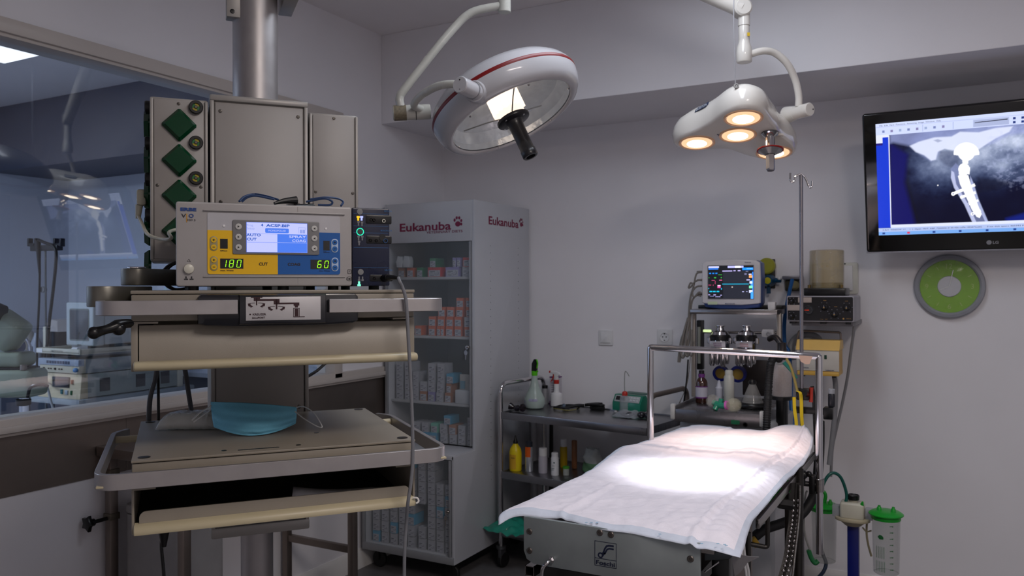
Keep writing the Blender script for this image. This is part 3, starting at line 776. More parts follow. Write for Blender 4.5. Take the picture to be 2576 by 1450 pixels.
# ---- open document tray below
m = MB(); m.b2(-0.0005, 0.004, 0.0, D - 0.06, 1.003, 1.085, 0.001); m.b2(W - 0.004, W + 0.0005, 0.0, D - 0.06, 1.003, 1.085, 0.001)
m.b2(0.0, 0.04, 0.0, D - 0.06, 1.083, 1.0865, 0.001); m.b2(W - 0.04, W, 0.0, D - 0.06, 1.083, 1.0865, 0.001)
m.b2(0.0, W, D - 0.065, D - 0.06, 1.003, 1.085); m.build('tray_bracket', beige_m, rack)
MB().b2(0.004, W - 0.004, 0.01, D - 0.066, 1.005, 1.008).build('tray_floor', pm('tray_dark', (30, 29, 28), 0.5), rack)
m = MB(); m.prism([(0.012, 1.020), (W - 0.010, 1.020)] + [(W - 0.010 - 0.012 * (1 - math.sin(a)), 1.043 - 0.012 * (1 - math.cos(a)) * 1) for a in [math.radians(90 - q * 15) for q in range(7)]] + [(0.012 + 0.012 * (1 - math.cos(a)), 1.031 + 0.012 * math.sin(a)) for a in [math.radians(90 - q * 15) for q in range(7)]], 0.004, 0.008, 'y')
m.build('tray_flap', beige_m, rack, smooth=40)
m = MB(); m.prism([(0.010, 1.022), (-0.004, 1.0205), (-0.014, 1.011), (-0.012, 1.004), (0.008, 1.003), (0.010, 1.006)], 0.003, W - 0.001, 'x', bev=0.002); m.build('tray_grip', cream_m, rack, smooth=60)
m = MB(); m.tube([(W - 0.006, -0.012, 1.0205), (W + 0.001, -0.016, 1.020), (W + 0.003, -0.018, 1.014), (W - 0.002, -0.018, 1.010)], 0.002, 8, 6); m.build('cable_hook', white_m, rack)
# hanging leads under the drawer
grey_c = pm('cable_grey', (70, 72, 76), 0.45)
m1 = thing('hanging_leads', 'grey and black cables hanging behind the shelf under the drawer', 'cable', T3(0, 0), T_ROT)
for pts, r, mt in (([(398, 900, .40), (391, 950, .47), (378, 1000, .49), (374, 1060, .50), (373, 1075, .5)], 0.0058, grey_c), ([(396, 905, .41), (398, 960, .49), (399, 1060, .50), (400, 1075, .5)], 0.0034, black_m), ([(455, 880, .45), (466, 935, .46), (476, 1000, .49), (484, 1050, .50), (487, 1070, .5)], 0.0056, grey_c)):
    m = MB(); m.tube([tuple(onT(*p)) for p in pts], r, 10, 8); m.build('lead', mt, m1)
m = MB(); m.tube([tuple(onT(*p)) for p in ((836, 900, .62), (815, 918, .6), (795, 935, .56), (770, 950, .54))], 0.004, 10, 8)
tag(m.build('black_cable', black_m, None, loc=T_ORG, rotz=T_ROT), 'short black cable crossing in front of the window end beside the column', 'cable')
m2 = thing('gooseneck_cable', 'thin black cable with strain relief hanging below the document tray', 'cable', T3(0, 0), T_ROT)
m = MB(); a = onT(412, 1352, .2); m.cyl((a.x, a.y, a.z + 0.035), (a.x, a.y, a.z - 0.02), 0.016, 0.005); m.build('strain_relief', black_m, m2)
m = MB(); m.tube([tuple(onT(*p)) for p in ((408, 1340, .2), (406, 1380, .2), (412, 1450, .2), (415, 1560, .2), (415, 1750, .2))], 0.0035, 8, 8); m.build('cable', black_m, m2)
# papers in the tray
m = MB(); n = 12; vs = []; fs = []
for i in range(n + 1):
    t_ = i / n; px_ = 738 + (971 - 738) * t_
    top_ = onT(px_, 1225 + 5.5 * math.sin(min(1, t_ * 1.25) * math.pi) + 2 * t_, 0.05); lo_ = onT(732 + (971 - 732) * t_, 1262 - 8 * t_, 0.015)
    vs += [(lo_.x, 0.013, 1.026), (lo_.x * 0.5 + top_.x * 0.5, 0.03, (lo_.z + top_.z) / 2), tuple(top_)]
for i in range(n):
    for j in (0, 1): fs.append((i * 3 + j, i * 3 + j + 3, i * 3 + j + 4, i * 3 + j + 1))
m.add(vs, fs); pp = m.build('paper_sheet', pm('paper', (200, 200, 208), 0.6), None, loc=T_ORG, rotz=T_ROT)
tag(pp, 'curled sheet of white paper in the open document tray', 'paper')
md = pp.modifiers.new('s', 'SOLIDIFY'); md.thickness = 0.0006

# ================================================================= ELECTROSURGICAL UNIT
EX, EY, EZ = 0.0757, 0.034, 1.4475
eu = thing('electrosurgical_generator', 'grey electrosurgical generator with yellow and blue panel and lit display, on upper shelf', 'electrosurgical generator', T3(EX, EY, EZ), T_ROT)
EW, EH, ED = 0.412, 0.170, 0.368
mod = 0.333
shell = pm('generator_grey', (158, 155, 155), 0.36, var=0.015)
navy = pm('module_navy', (14, 22, 50), 0.28, var=0.03)
def E(px, py, y=EY):
    p = onT(px, py, y); return (p.x - EX, p.z - EZ)
# housing with a recessed fascia
m = MB(); m.prism(rrect(0, mod, 0.008, EH - 0.001, 0.005), 0.0, 0.03, 'y', bev=0.003)
m.prism(rrect(0.002, EW - 0.002, 0.008, EH - 0.002, 0.004), 0.03, ED, 'y', bev=0.002)
hs = m.build('housing', shell, eu)
m = MB(); m.prism(rrect(mod + 0.001, EW, 0.008, EH - 0.0015, 0.003), 0.001, 0.035, 'y', bev=0.002); mdl = m.build('socket_module', navy, eu)
m = MB()
for x in (0.03, 0.20, 0.30, 0.385):
    for y in (0.03, ED - 0.03): m.cyl((x, y, 0.0), (x, y, 0.009), 0.011, seg=18)
m.build('rubber_foot', blackmat, eu)
# raised frame around the fascia
fa, fb = E(522, 690), E(855, 545)
fx0, fz0, fx1, fz1 = fa[0], fa[1], fb[0], fb[1]
def EP(u, v):
    """fraction across the fascia"""
    return (fx0 + (fx1 - fx0) * u, fz0 + (fz1 - fz0) * v)
m = MB(); m.b2(0.048, mod - 0.014, -0.0045, 0.001, fz1 + 0.003, fz1 + 0.0055, 0.001); m.build('fascia_ridge', shell, hs); m = MB(); m.b2(0.048, mod - 0.014, -0.003, 0.001, fz0 - 0.006, fz0 - 0.004, 0.001); m.build('fascia_ridge', shell, hs); m = MB(); m.b2(0.225, 0.2255, -0.0006, 0.001, fz1 + 0.005, EH - 0.004); m.b2(0.225, 0.2255, -0.0006, 0.001, 0.012, fz0 - 0.006)
m.build('fascia_seam', shell, hs)
m = MB(); m.prism(rrect(fx0, fx1, fz0, fz1, 0.004), -0.0012, 0.001, 'y'); pn = m.build('control_panel', pm('panel_lightgrey', (176, 176, 182), 0.35), eu)
xm = EP(0.515, 0)[0]; zt = EP(0, 0.715)[1]
m = MB(); m.prism([(fx0 + 0.004, fz0), (xm, fz0), (xm, zt), (fx0, zt), (fx0, fz0 + 0.004), (fx0 + 0.0012, fz0 + 0.0012)], -0.0018, -0.0012, 'y'); ye = m.build('cut_panel', pm('cut_yellow', (226, 178, 10), 0.35, var=0.01), pn)
m = MB(); m.prism([(xm, fz0), (fx1 - 0.004, fz0), (fx1 - 0.0012, fz0 + 0.0012), (fx1, fz0 + 0.004), (fx1, zt), (xm, zt)], -0.0018, -0.0012, 'y'); bl = m.build('coag_panel', pm('coag_blue', (12, 84, 158), 0.35, var=0.01), pn)
# display bezel + display
u = lambda px: (px - 312) / (1303 - 312)
# slightly sloping top edges in the photo are perspective only; heights measured at the panel centre
bz = [EP(u(491), 0), EP(u(1138), 0)]
z_hi, z_lo = E(690, 556)[1], E(690, 641)[1]
m = MB(); m.prism(rrect(bz[0][0], bz[1][0], z_lo, z_hi, 0.003), -0.0045, -0.001, 'y', bev=0.001); be = m.build('display_bezel', pm('bezel_grey', (116, 116, 118), 0.4), pn)
s0, s1 = EP(u(590), 0)[0], EP(u(1045), 0)[0]
sz1, sz0 = E(690, 561)[1], E(690, 636)[1]
smid = EP(u(818), 0)[0]
lcd_w = em('lcd_white', (196, 202, 255), 1.0); lcd_b = em('lcd_blue', (72, 124, 240), 1.0); lcd_d = em('lcd_dark_blue', (30, 84, 190), 1.0); lcd_e = em('lcd_edge', (90, 130, 255), 1.0)
m = MB(); yl_ = -0.0047
zr1 = sz0 + (sz1 - sz0) * 0.62; zr2 = sz0 + (sz1 - sz0) * 0.335
m.b2(s0, s1, yl_ - 0.0002, yl_ + 0.0005, sz0, sz1, mi=0)
m.b2(smid, s1 - 0.0008, yl_ - 0.0004, yl_, sz0 + 0.0008, zr1, mi=1)
m.b2(s0, smid, yl_ - 0.0005, yl_, zr2 - 0.0003, zr2 + 0.0003, mi=3); m.b2(smid, s1, yl_ - 0.0005, yl_, zr2 - 0.0003, zr2 + 0.0003, mi=0)
for (a, b, c, d) in ((s0, s1, sz1 - 0.0006, sz1), (s0, s1, sz0, sz0 + 0.0006), (s0, s0 + 0.0006, sz0, sz1), (s1 - 0.0006, s1, sz0, sz1), (s0, smid, zr1 - 0.0003, zr1 + 0.0002)): m.b2(a, b, yl_ - 0.0005, yl_, c, d, mi=3)
sc_ = m.build('display', [lcd_w, lcd_b, lcd_d, lcd_e], be, smooth=0)
SW, SH = s1 - s0, sz1 - sz0
def SP(px, py):   # photo crop pixels 590..1045 x 240..478
    return (s0 + (px - 590) / 455 * SW, sz1 - (py - 240) / 238 * SH)
m = MB(); ty = yl_ - 0.0004
a, b = SP(705, 261); m.text('4', (a, ty, b), 0.0052, 0.0045, bold=0.03, mi=0)
a, b = SP(822, 263); m.text('ACSP.BIP', (a, ty, b), 0.0052, 0.045, bold=0.035, mi=0)
a, b = SP(642, 341); m.text('AUTO', (a, ty, b), 0.0050, 0.027, bold=0.03, mi=0)
a, b = SP(628, 374); m.text('CUT', (a, ty, b), 0.0050, 0.0185, bold=0.03, mi=0)
a, b = SP(618, 264); m.text('Prog.', (a, ty, b), 0.0042, 0.0125, mi=2)
a, b = SP(620, 289); m.text('Setup', (a, ty, b), 0.0042, 0.0145, mi=2)
a, b = SP(971, 349); m.text('SPRAY', (a, ty, b), 0.0050, 0.033, bold=0.02, mi=1)
a, b = SP(981, 381); m.text('COAG', (a, ty, b), 0.0050, 0.0265, bold=0.02, mi=1)
a, b = SP(816, 304); m.prism(rrect(a - 0.0225, a + 0.0225, b - 0.0046, b + 0.0046, 0.002), ty - 0.0003, ty, 'y', mi=3)
m.text('MONOPOLAR', (a, ty - 0.0003, b), 0.0034, 0.0335, mi=1)
a, b = SP(1004, 296)
for x0, x1, z0, z1 in ((-0.0068, 0.0068, 0.0048, 0.0056), (-0.0068, -0.0062, -0.006, 0.0056), (0.0062, 0.0068, -0.0, 0.0056), (-0.004, 0.0, -0.006, 0.001), (0.001, 0.006, -0.006, 0.001)): m.b2(a + x0, a + x1, ty - 0.0003, ty, b + z0, b + z1, mi=2)
m.build('display_text', [lcd_d, lcd_w, em('lcd_pale', (150, 168, 245), 0.9), lcd_b], sc_, smooth=0)
# arrow keys
btn = pm('key_grey', (190, 190, 188), 0.35)
for sgn, px, pys in ((1, 533, (274, 353, 431)), (-1, 1099, (289, 364, 440))):
    for py in pys:
        x = EP(u(px), 0)[0]; z = E(420 + px / 3.02, 480 + py / 3.02)[1]
        m = MB(); m.lathe([(0.0060, 0), (0.0060, 0.0012), (0.005, 0.0020), (0, 0.0023)], (x, -0.0045, z), 22, axis=(0, -1, 0)); k_ = m.build('soft_key', btn, be)
        m = MB(); m.add([(x - sgn * 0.0017, -0.0072, z - 0.0021), (x - sgn * 0.0017, -0.0072, z + 0.0021), (x + sgn * 0.0019, -0.0072, z)], [(0, 1, 2)]); m.build('arrow', black_m, k_)
# plus/minus rockers
def rocker(px, py0, py1, dark):
    x = EP(u(px), 0)[0]; z0 = E(420 + px / 3.02, 480 + py1 / 3.02)[1]; z1 = E(420 + px / 3.02, 480 + py0 / 3.02)[1]
    m = MB(); m.prism(rrect(x - 0.0071, x + 0.0071, z0, z1, 0.0069), -0.0030, -0.0017, 'y', bev=0.0006)
    r_ = m.build('rocker_frame', pm('rocker_rim_blue', (166, 186, 214), 0.35) if dark else pm('rocker_rim_grey', (150, 140, 100), 0.35), pn)
    for z, s in ((z1 - 0.0074, '+'), (z0 + 0.0074, '-')):
        m = MB(); m.lathe([(0.0053, 0), (0.0050, 0.0012), (0, 0.0014)], (x, -0.0030, z), 20, axis=(0, -1, 0))
        k_ = m.build('rocker_key', pm('key_blue', (16, 92, 166), 0.35) if dark else pm('key_yellow', (222, 178, 20), 0.35), r_)
        m = MB(); m.b2(x - 0.0022, x + 0.0022, -0.0047, -0.0043, z - 0.0006, z + 0.0006)
        if s == '+': m.b2(x - 0.0006, x + 0.0006, -0.0047, -0.0043, z - 0.0022, z + 0.0022)
        m.build('sign', black_m, k_)
rocker(356, 346, 459, False); rocker(357, 498, 610, False); rocker(1260, 366, 471, True); rocker(1261, 508, 614, True)
# windows with seven segment figures
seg_on = em('segment_green', (150, 240, 20), 1.5); seg_off = pm('window_black', (6, 8, 5), 0.15, coat=0.5)
def win(px0, px1, py0, py1):
    x0, x1 = EP(u(px0), 0)[0], EP(u(px1), 0)[0]; pc = (px0 + px1) / 2
    z1 = E(420 + pc / 3.02, 480 + py0 / 3.02)[1]; z0 = E(420 + pc / 3.02, 480 + py1 / 3.02)[1]
    MB().b2(x0, x1, -0.0024, -0.0015, z0, z1).build('readout_window', seg_off, pn, smooth=0)
    return x0, x1, z0, z1
win(402, 456, 366, 441); win(1171, 1220, 381, 454)
segs = {'0': 'abcdef', '1': 'bc', '6': 'acdefg', '8': 'abcdefg'}
def digits(st, wn, xs, h, w):
    x0, x1, z0, z1 = wn; zc = (z0 + z1) / 2
    for ch, xc in zip(st, xs):
        m = MB(); t_ = 0.0013
        hh, ww = h / 2, w / 2
        def bar(ax, az, bx, bz):
            sh = lambda X, Z: (X + (Z) * 0.14 + xc, zc + Z)
            dx, dz = bx - ax, bz - az; L_ = math.hypot(dx, dz); nx, nz = -dz / L_ * t_ / 2, dx / L_ * t_ / 2; ex, ez = dx / L_ * t_ * 0.5, dz / L_ * t_ * 0.5
            pts = [sh(ax + ex * 0.4, az + ez * 0.4), sh(ax + ex * 1.2 + nx, az + ez * 1.2 + nz), sh(bx - ex * 1.2 + nx, bz - ez * 1.2 + nz), sh(bx - ex * 0.4, bz - ez * 0.4), sh(bx - ex * 1.2 - nx, bz - ez * 1.2 - nz), sh(ax + ex * 1.2 - nx, az + ez * 1.2 - nz)]
            m.add([(p[0], -0.0028, p[1]) for p in pts], [tuple(range(6))])
        S = {'a': (-ww, hh, ww, hh), 'b': (ww, hh, ww, 0), 'c': (ww, 0, ww, -hh), 'd': (-ww, -hh, ww, -hh), 'e': (-ww, 0, -ww, -hh), 'f': (-ww, hh, -ww, 0), 'g': (-ww, 0, ww, 0)}
        for s_ in segs[ch]: bar(*S[s_])
        m.build('digit', seg_on, pn, smooth=0)
wn = win(402, 568, 517, 592); xx = lambda px: EP(u(px), 0)[0]
digits('180', wn, [xx(430), xx(482), xx(536)], 0.0138, 0.0068)
wn = win(1071, 1221, 525, 596)
digits('60', wn, [xx(1140), xx(1194)], 0.0138, 0.0068)
m = MB()
def lab(s, px, py, h, w, bold=0.02, mi=0):
    x = EP(u(px), 0)[0]; z = E(420 + px / 3.02, 480 + py / 3.02)[1]; m.text(s, (x, -0.0019, z), h, w, bold=bold, mi=mi)
lab('CUT', 714, 557, 0.0056, 0.0165, 0.03); lab('COAG', 944, 559, 0.0056, 0.024, 0.03)
lab('Effect', 428, 456, 0.0026, 0.0125); lab('Effect', 1196, 467, 0.0026, 0.012, mi=1); lab('max. Watts', 450, 606, 0.0028, 0.024); lab('max. Watts', 1178, 609, 0.0026, 0.022, mi=1)
m.build('panel_lettering', [pm('ink_dark', (40, 26, 14), 0.5), pm('ink_navy', (8, 34, 72), 0.5)], pn, smooth=0)
m = MB()
for px, py in ((429, 268), (1192, 289)):
    x = EP(u(px), 0)[0]; z = E(420 + px / 3.02, 480 + py / 3.02)[1]
    m.lathe([(0.0026, 0), (0.0022, 0.0014), (0, 0.0018)], (x, -0.0012, z), 14, axis=(0, -1, 0))
m.build('indicator_dome', whiteplastic, pn)
# maker's lettering on the left cheek
m = MB()
x, z = E(474, 527); m.text('ERBE', (x, -0.0005, z), 0.0060, 0.0285, bold=0.05, mi=0)
x, z = E(462, 543); m.text('V', (x, -0.0005, z), 0.0072, 0.0085, bold=0.02, mi=1)
x, z = E(481, 543); m.text('O', (x, -0.0005, z), 0.0072, 0.0090, bold=0.03, mi=0)
x, z = E(469.5, 546); m.b2(x - 0.0006, x + 0.0010, -0.0008, -0.0002, z - 0.010, z + 0.006, mi=2)
x, z = E(481, 554); m.text('300 S', (x, -0.0005, z), 0.0036, 0.0155, mi=1)
m.build('maker_logo', [pm('logo_blue_dark', (18, 62, 130), 0.4), pm('ink_grey', (40, 40, 44), 0.4), pm('logo_gold', (190, 140, 40), 0.4)], hs, smooth=0)
x, z = E(475, 677)
m = MB(); m.lathe([(0.0095, 0), (0.0095, 0.002), (0.0088, 0.006), (0.006, 0.0075), (0, 0.008)], (x, 0.0, z), 28, axis=(0, -1, 0)); m.build('power_button', pm('button_ivory', (196, 194, 182), 0.3), eu)
m = MB(); x, z = E(475, 656)
m.tube([(x - 0.003, -0.0006, z - 0.002), (x, -0.0006, z + 0.003), (x + 0.003, -0.0006, z - 0.002)], 0.0005, 5, closed=True, smooth=False)
for px in (468, 482):
    x, z = E(px, 701); m.b2(x - 0.0035, x + 0.0035, -0.0008, -0.0002, z - 0.0025, z - 0.0005); m.b2(x - 0.0012, x + 0.0012, -0.0008, -0.0002, z, z + 0.004)
x, z = E(879, 684); m.tube([(x + a, -0.0005, z + b) for a, b in rrect(-0.0035, 0.0035, -0.004, 0.004, 0.001, 2)], 0.0004, 5, closed=True, smooth=False); m.text('F', (x, -0.0005, z), 0.004)
x, z = E(879, 702); m.tube([(x + a, -0.0005, z + b) for a, b in rrect(-0.0035, 0.0035, -0.004, 0.004, 0.001, 2)], 0.0004, 5, closed=True, smooth=False); m.b2(x - 0.0018, x + 0.0018, -0.0008, -0.0002, z - 0.0018, z + 0.0018)
for s_ in (-1, 1): m.tube([(x + s_ * 0.005, -0.0005, z - 0.003), (x + s_ * 0.0062, -0.0005, z), (x + s_ * 0.005, -0.0005, z + 0.003)], 0.0004, 5)
m.build('symbol', pm('ink_grey', (40, 40, 44), 0.4), hs, smooth=0)
# socket module: buttons, lamps and sockets
u2 = lambda px, py: E(420 + px / 3.02, 480 + py / 3.02)
for px, py in ((1465, 160), (1472, 618)):
    x, z = u2(px, py); m = MB(); m.lathe([(0.0062, 0), (0.0060, 0.0018), (0, 0.0022)], (x, 0.001, z), 24, axis=(0, -1, 0)); m.build('select_button', pm('button_grey', (120, 122, 124), 0.35), mdl)
x, z = u2(1468, 312)
m = MB(); m.lathe([(0.0058, 0), (0.0056, 0.0018), (0, 0.0022)], (x, 0.001, z), 24, axis=(0, -1, 0)); rb = m.build('select_button', pm('button_dark', (60, 60, 62), 0.35), mdl)
m = MB(); m.lathe([(0.0078, 0), (0.0078, 0.0012), (0.0062, 0.0012), (0.0062, 0)], (x, 0.001, z), 32, axis=(0, -1, 0), caps=False); m.build('lit_ring', em('ring_teal', (40, 240, 190), 1.2), rb)
def icon(px, py, mat, w=0.0042, flip=False):
    x, z = u2(px, py); s = -1 if flip else 1
    m = MB(); m.b2(x - w / 2 * 1.2, x + w / 2 * 1.2, 0.0, 0.0006, z + s * 0.001, z + s * 0.0048); m.b2(x - w / 2 * 0.7, x + w / 2 * 0.7, 0.0, 0.0006, z - s * 0.0048, z + s * 0.001)
    m.build('pictogram', mat, mdl, smooth=0)
icon(1453, 210, em('lamp_amber', (255, 190, 20), 1.3), 0.0052); icon(1479, 210, em('lamp_blue', (170, 180, 255), 1.3), 0.0052)
gi = pm('icon_grey', (110, 112, 118), 0.4)
for px, py, f in ((1455, 248, 0), (1482, 252, 0), (1456, 360, 0), (1484, 360, 0), (1460, 398, 0), (1460, 670, 1), (1486, 670, 1)): icon(px, py, gi, 0.0042, bool(f))
icon(1460, 708, em('lamp_mint', (120, 255, 200), 1.4), 0.0058, True)
for z0_, z1_, px0, px1 in ((250, 190, 1510, 1707), (402, 345, 1515, 1708), (690, 640, 1540, 1716)):
    a = u2(px0, z0_); b = u2(px1, z1_)
    m = MB(); m.prism(rrect(a[0], b[0], a[1], b[1] , 0.003), 0.0002, 0.003, 'y', bev=0.0008); so = m.build('socket_recess', pm('recess_black', (5, 6, 10), 0.3), mdl)
    if z0_ == 250:
        x, z = u2(1646, 230); m = MB(); m.lathe([(0.0038, 0), (0.0038, 0.0022), (0.0024, 0.0022), (0.0022, 0)], (x, 0.0, z), 20, axis=(0, -1, 0), caps=False); m.build('socket_ring', pm('socket_ivory', (190, 190, 180), 0.3), so)
        hl_ = [(1552, 222), (1572, 224)]
    elif z0_ == 402:
        x, z = u2(1659, 381); m = MB(); m.lathe([(0.0046, 0), (0.0046, 0.0022), (0.0034, 0.0022), (0.0034, 0)], (x, 0.0, z), 20, axis=(0, -1, 0), caps=False); m.build('socket_ring', pm('socket_blue', (20, 70, 120), 0.3), so)
        x, z = u2(1636, 356); m = MB(); m.cyl((x, 0.0003, z), (x, -0.0012, z), 0.0068, seg=22); m.build('socket_cap', black_m, so)
        hl_ = [(1545, 378), (1590, 380)]
    else: hl_ = [(1575, 668)]
    m = MB()
    for px, py in hl_: x, z = u2(px, py); m.lathe([(0.0034, 0), (0.0030, 0.0012), (0.002, 0.0)], (x, 0.0, z), 16, axis=(0, -1, 0))
    m.build('pin_socket', black_m, so)
m = MB()
for s, px, py, w_ in (('BIPOLAR', 1680, 156, 0.016), ('MONOPOLAR', 1667, 304, 0.024), ('NEUTRAL', 1684, 604, 0.017)):
    x, z = u2(px, py); m.text(s, (x, 0.0006, z), 0.0030, w_, bold=0.01)
for py in (175, 268, 320, 432, 585):
    x, z = u2(1500, py); m.b2(mod + 0.004, EW - 0.003, 0.0006, 0.0012, z - 0.0003, z + 0.0003)
m.build('module_lettering', pm('ink_steelblue', (40, 96, 150), 0.4), mdl, smooth=0)
# neutral electrode lead with black plug
nl = thing('neutral_electrode_lead', 'long grey lead from the black plug in the generator, hanging past both shelves', 'cable', T3(0, 0), T_ROT)
x, z = u2(1650, 665)
a = Vector((EX + x, EY, EZ + z))
m = MB(); m.cyl((a.x, a.y + 0.0002, a.z), (a.x + 0.004, a.y - 0.020, a.z + 0.001), 0.008, 0.0072, seg=18); m.tube([(a.x + 0.004, a.y - 0.020, a.z + 0.001), (a.x + 0.012, a.y - 0.036, a.z + 0.001), (a.x + 0.020, a.y - 0.046, a.z - 0.001)], lambda t: 0.0062 - 0.003 * t, 12, 8)
m.build('plug', black_m, nl)
pts = [(a.x + 0.019, a.y - 0.045, a.z - 0.0005)] + [tuple(onT(px, py, -0.052)) for px, py in ((1004, 706), (1012, 722), (1020, 748), (1024, 790), (1027, 850), (1032, 940), (1036, 1030), (1038, 1100), (1038, 1160), (1033, 1220), (1026, 1268))] + [tuple(onT(px, py, -0.03)) for px, py in ((1022, 1320), (1018, 1390), (1017, 1460), (1016, 1600), (1016, 1750))]
m = MB(); m.tube(pts, 0.0036, 10, 6); m.build('lead', pm('lead_grey', (112, 114, 120), 0.4), nl)
# hand-piece and blue leads on top of the generator
hp = thing('diathermy_handpiece', 'black forceps hand-piece with coiled blue leads lying on the generator', 'surgical instrument', T3(0, 0), T_ROT)
zt_ = EZ + EH
m = MB(); m.tube([tuple(onT(*p)) for p in ((690, 512, 0.16), (715, 506, 0.17), (745, 504, 0.18))], lambda t: 0.003 + 0.006 * t, 10, 6)
m.build('jaw', black_m, hp)
P0_ = onT(722, 509, 0.17); P1_ = onT(788, 501, 0.19)
m = MB(); m.tube([(P0_.x, 0.17, zt_ + 0.006), ((P0_.x + P1_.x) / 2, 0.18, zt_ + 0.009), (P1_.x, 0.19, zt_ + 0.012)], 0.0078, 12, 6); m.tube([(P0_.x - 0.02, 0.165, zt_ + 0.004), (P0_.x + 0.015, 0.172, zt_ + 0.009), (P0_.x + 0.02, 0.172, zt_ + 0.013)], 0.005, 10, 6); m.build('handle', black_m, hp)
bluelead = pm('lead_blue', (26, 52, 92), 0.4)
m = MB()
for pts in (((602, 507, .2), (615, 495, .22), (640, 489, .24), (670, 494, .22), (700, 503, .2)), ((608, 508, .2), (622, 497, .2), (645, 493, .2), (690, 502, .2)), ((780, 502, .2), (820, 497, .2), (850, 500, .22), (863, 508, .22), (858, 518, .2)), ((770, 508, .2), (815, 500, .2), (835, 507, .2), (830, 516, .2), (800, 516, .2))):
    q_ = [onT(*p) for p in pts]; m = MB(); m.tube([(p.x, p.y, max(p.z, zt_ + 0.0025)) for p in q_], 0.0024, 8, 8); m.build('blue_lead', bluelead, hp)

# ================================================================= THINGS ON THE LOWER SHELF
ZP = 1.1385
# sealed gauze pack
gp = thing('sterile_pack', 'clear sealed pack of folded white gauze on lower shelf, left of the mask', 'pack', T3(0, 0), T_ROT)
def grid(fn, nu, nv):
    vs = [fn(i / nu, j / nv) for j in range(nv + 1) for i in range(nu + 1)]
    fs = [(j * (nu + 1) + i, j * (nu + 1) + i + 1, (j + 1) * (nu + 1) + i + 1, (j + 1) * (nu + 1) + i) for j in range(nv) for i in range(nu)]
    return vs, fs
c0 = onZ(485, 1075, ZP); c0 = T_INV @ c0
def packf(u_, v_):
    x = (u_ - 0.5) * 0.135; y = (v_ - 0.5) * 0.085
    e = max(0.0, 1 - (abs(u_ - 0.5) * 2) ** 6) * max(0.0, 1 - (abs(v_ - 0.5) * 2) ** 4)
    z = 0.002 + 0.034 * e ** 0.6 + 0.003 * noise.noise(Vector((x * 60, y * 60, 3))) * e + 0.002 * noise.noise(Vector((x * 200, y * 90, 1)))
    y += 0.006 * noise.noise(Vector((x * 25, 0, 5)))
    return (c0.x + x * math.cos(-0.35) - y * math.sin(-0.35), c0.y + x * math.sin(-0.35) + y * math.cos(-0.35), ZP + max(z, 0.001))
vs, fs = grid(packf, 44, 30)
m = MB(); m.add(vs, fs); o = m.build('wrapper', pm('cellophane', (225, 226, 224), 0.10, alpha=0.36, coat=1.0, bump=0.7, bscale=90), gp); md = o.modifiers.new('s', 'SOLIDIFY'); md.thickness = 0.0007
m = MB(); m.box((c0.x, c0.y, ZP + 0.0155), (0.105, 0.058, 0.027), 0.006, 3, rot=(0, 0, -0.35)); m.build('gauze', pm('gauze', (222, 218, 206), 0.8, bump=0.3, bscale=300), gp)
m = MB(); m.box((c0.x - 0.004, c0.y - 0.036, ZP + 0.003), (0.11, 0.006, 0.0012), rot=(0.3, 0, -0.35)); m.build('green_seal', pm('seal_green', (40, 90, 80), 0.5), gp)
# surgical mask
mk = thing('surgical_mask', 'pleated light blue surgical mask standing on the lower shelf', 'mask', T3(0, 0), T_ROT)
A = T_INV @ onZ(640, 1083, ZP); 
def maskf(u_, v_):
    top = onT(530 + u_ * 216, 1012 + 14 * u_ - 3 * math.sin(u_ * 3.1), 0.27 - 0.03 * math.sin(u_ * 3.14))
    bx = onT(538 + 206 * u_, 1040, 0.22)
    zb = ZP + 0.0015 + (0.016 if u_ < 0.48 else 0.010) * (abs(u_ * 2 - 0.95)) ** 2.0
    yb = 0.22 - 0.055 * math.sin(math.pi * min(1, max(0, u_)))
    t_ = v_
    bulge = 0.028 * math.sin(math.pi * t_) * math.sin(math.pi * u_)
    pl_ = 0.0018 * math.sin(t_ * 22) * (0.3 + 0.7 * math.sin(math.pi * u_)) + 0.002 * noise.noise(Vector((u_ * 9, t_ * 5, 0)))
    return (top.x * (1 - t_) + bx.x * t_, (top.y) * (1 - t_) + yb * t_ - bulge + pl_, top.z * (1 - t_) + zb * t_ - 0.004 * math.sin(math.pi * t_))
vs, fs = grid(maskf, 46, 44)
m = MB(); m.add(vs, fs); o = m.build('mask_body', pm('mask_blue', (112, 184, 212), 0.7, var=0.03, bump=0.2, bscale=400), mk, smooth=60); md = o.modifiers.new('s', 'SOLIDIFY'); md.thickness = 0.0012
m = MB()
for pts in (((744, 1026, .27), (765, 1024, .24), (790, 1040, .2), (808, 1068, .16), (809, 1076, .15), (795, 1072, .17), (765, 1054, .2), (742, 1036, .23)), ((534, 1020, .27), (505, 1038, .2), (483, 1058, .16), (500, 1040, .2), (528, 1026, .25)), ((532, 1030, .27), (510, 1046, .2), (488, 1062, .16))):
    q_ = [onT(*p) for p in pts]; m.tube([(p.x, p.y, max(p.z, ZP + 0.0015)) for p in q_], 0.0013, 8, 8)
m.build('ear_loop', pm('loop_white', (205, 205, 205), 0.7), mk)
m = MB(); P_ = T_INV @ onZ(516, 1050, ZP + 0.02)
m.box((P_.x, P_.y + 0.03, ZP + 0.018), (0.022, 0.003, 0.010), 0.0006, mi=0); m.box((P_.x - 0.01, P_.y + 0.03, ZP + 0.015), (0.003, 0.004, 0.026), 0.0006, mi=1); m.box((P_.x + 0.008, P_.y + 0.03, ZP + 0.015), (0.003, 0.004, 0.026), 0.0006, mi=1)
tag(m.build('plastic_clamp', [pm('clamp_blue', (60, 84, 120), 0.4), whiteplastic], None, loc=T_ORG, rotz=T_ROT), 'small white and blue plastic clamp between gauze pack and mask', 'clamp')
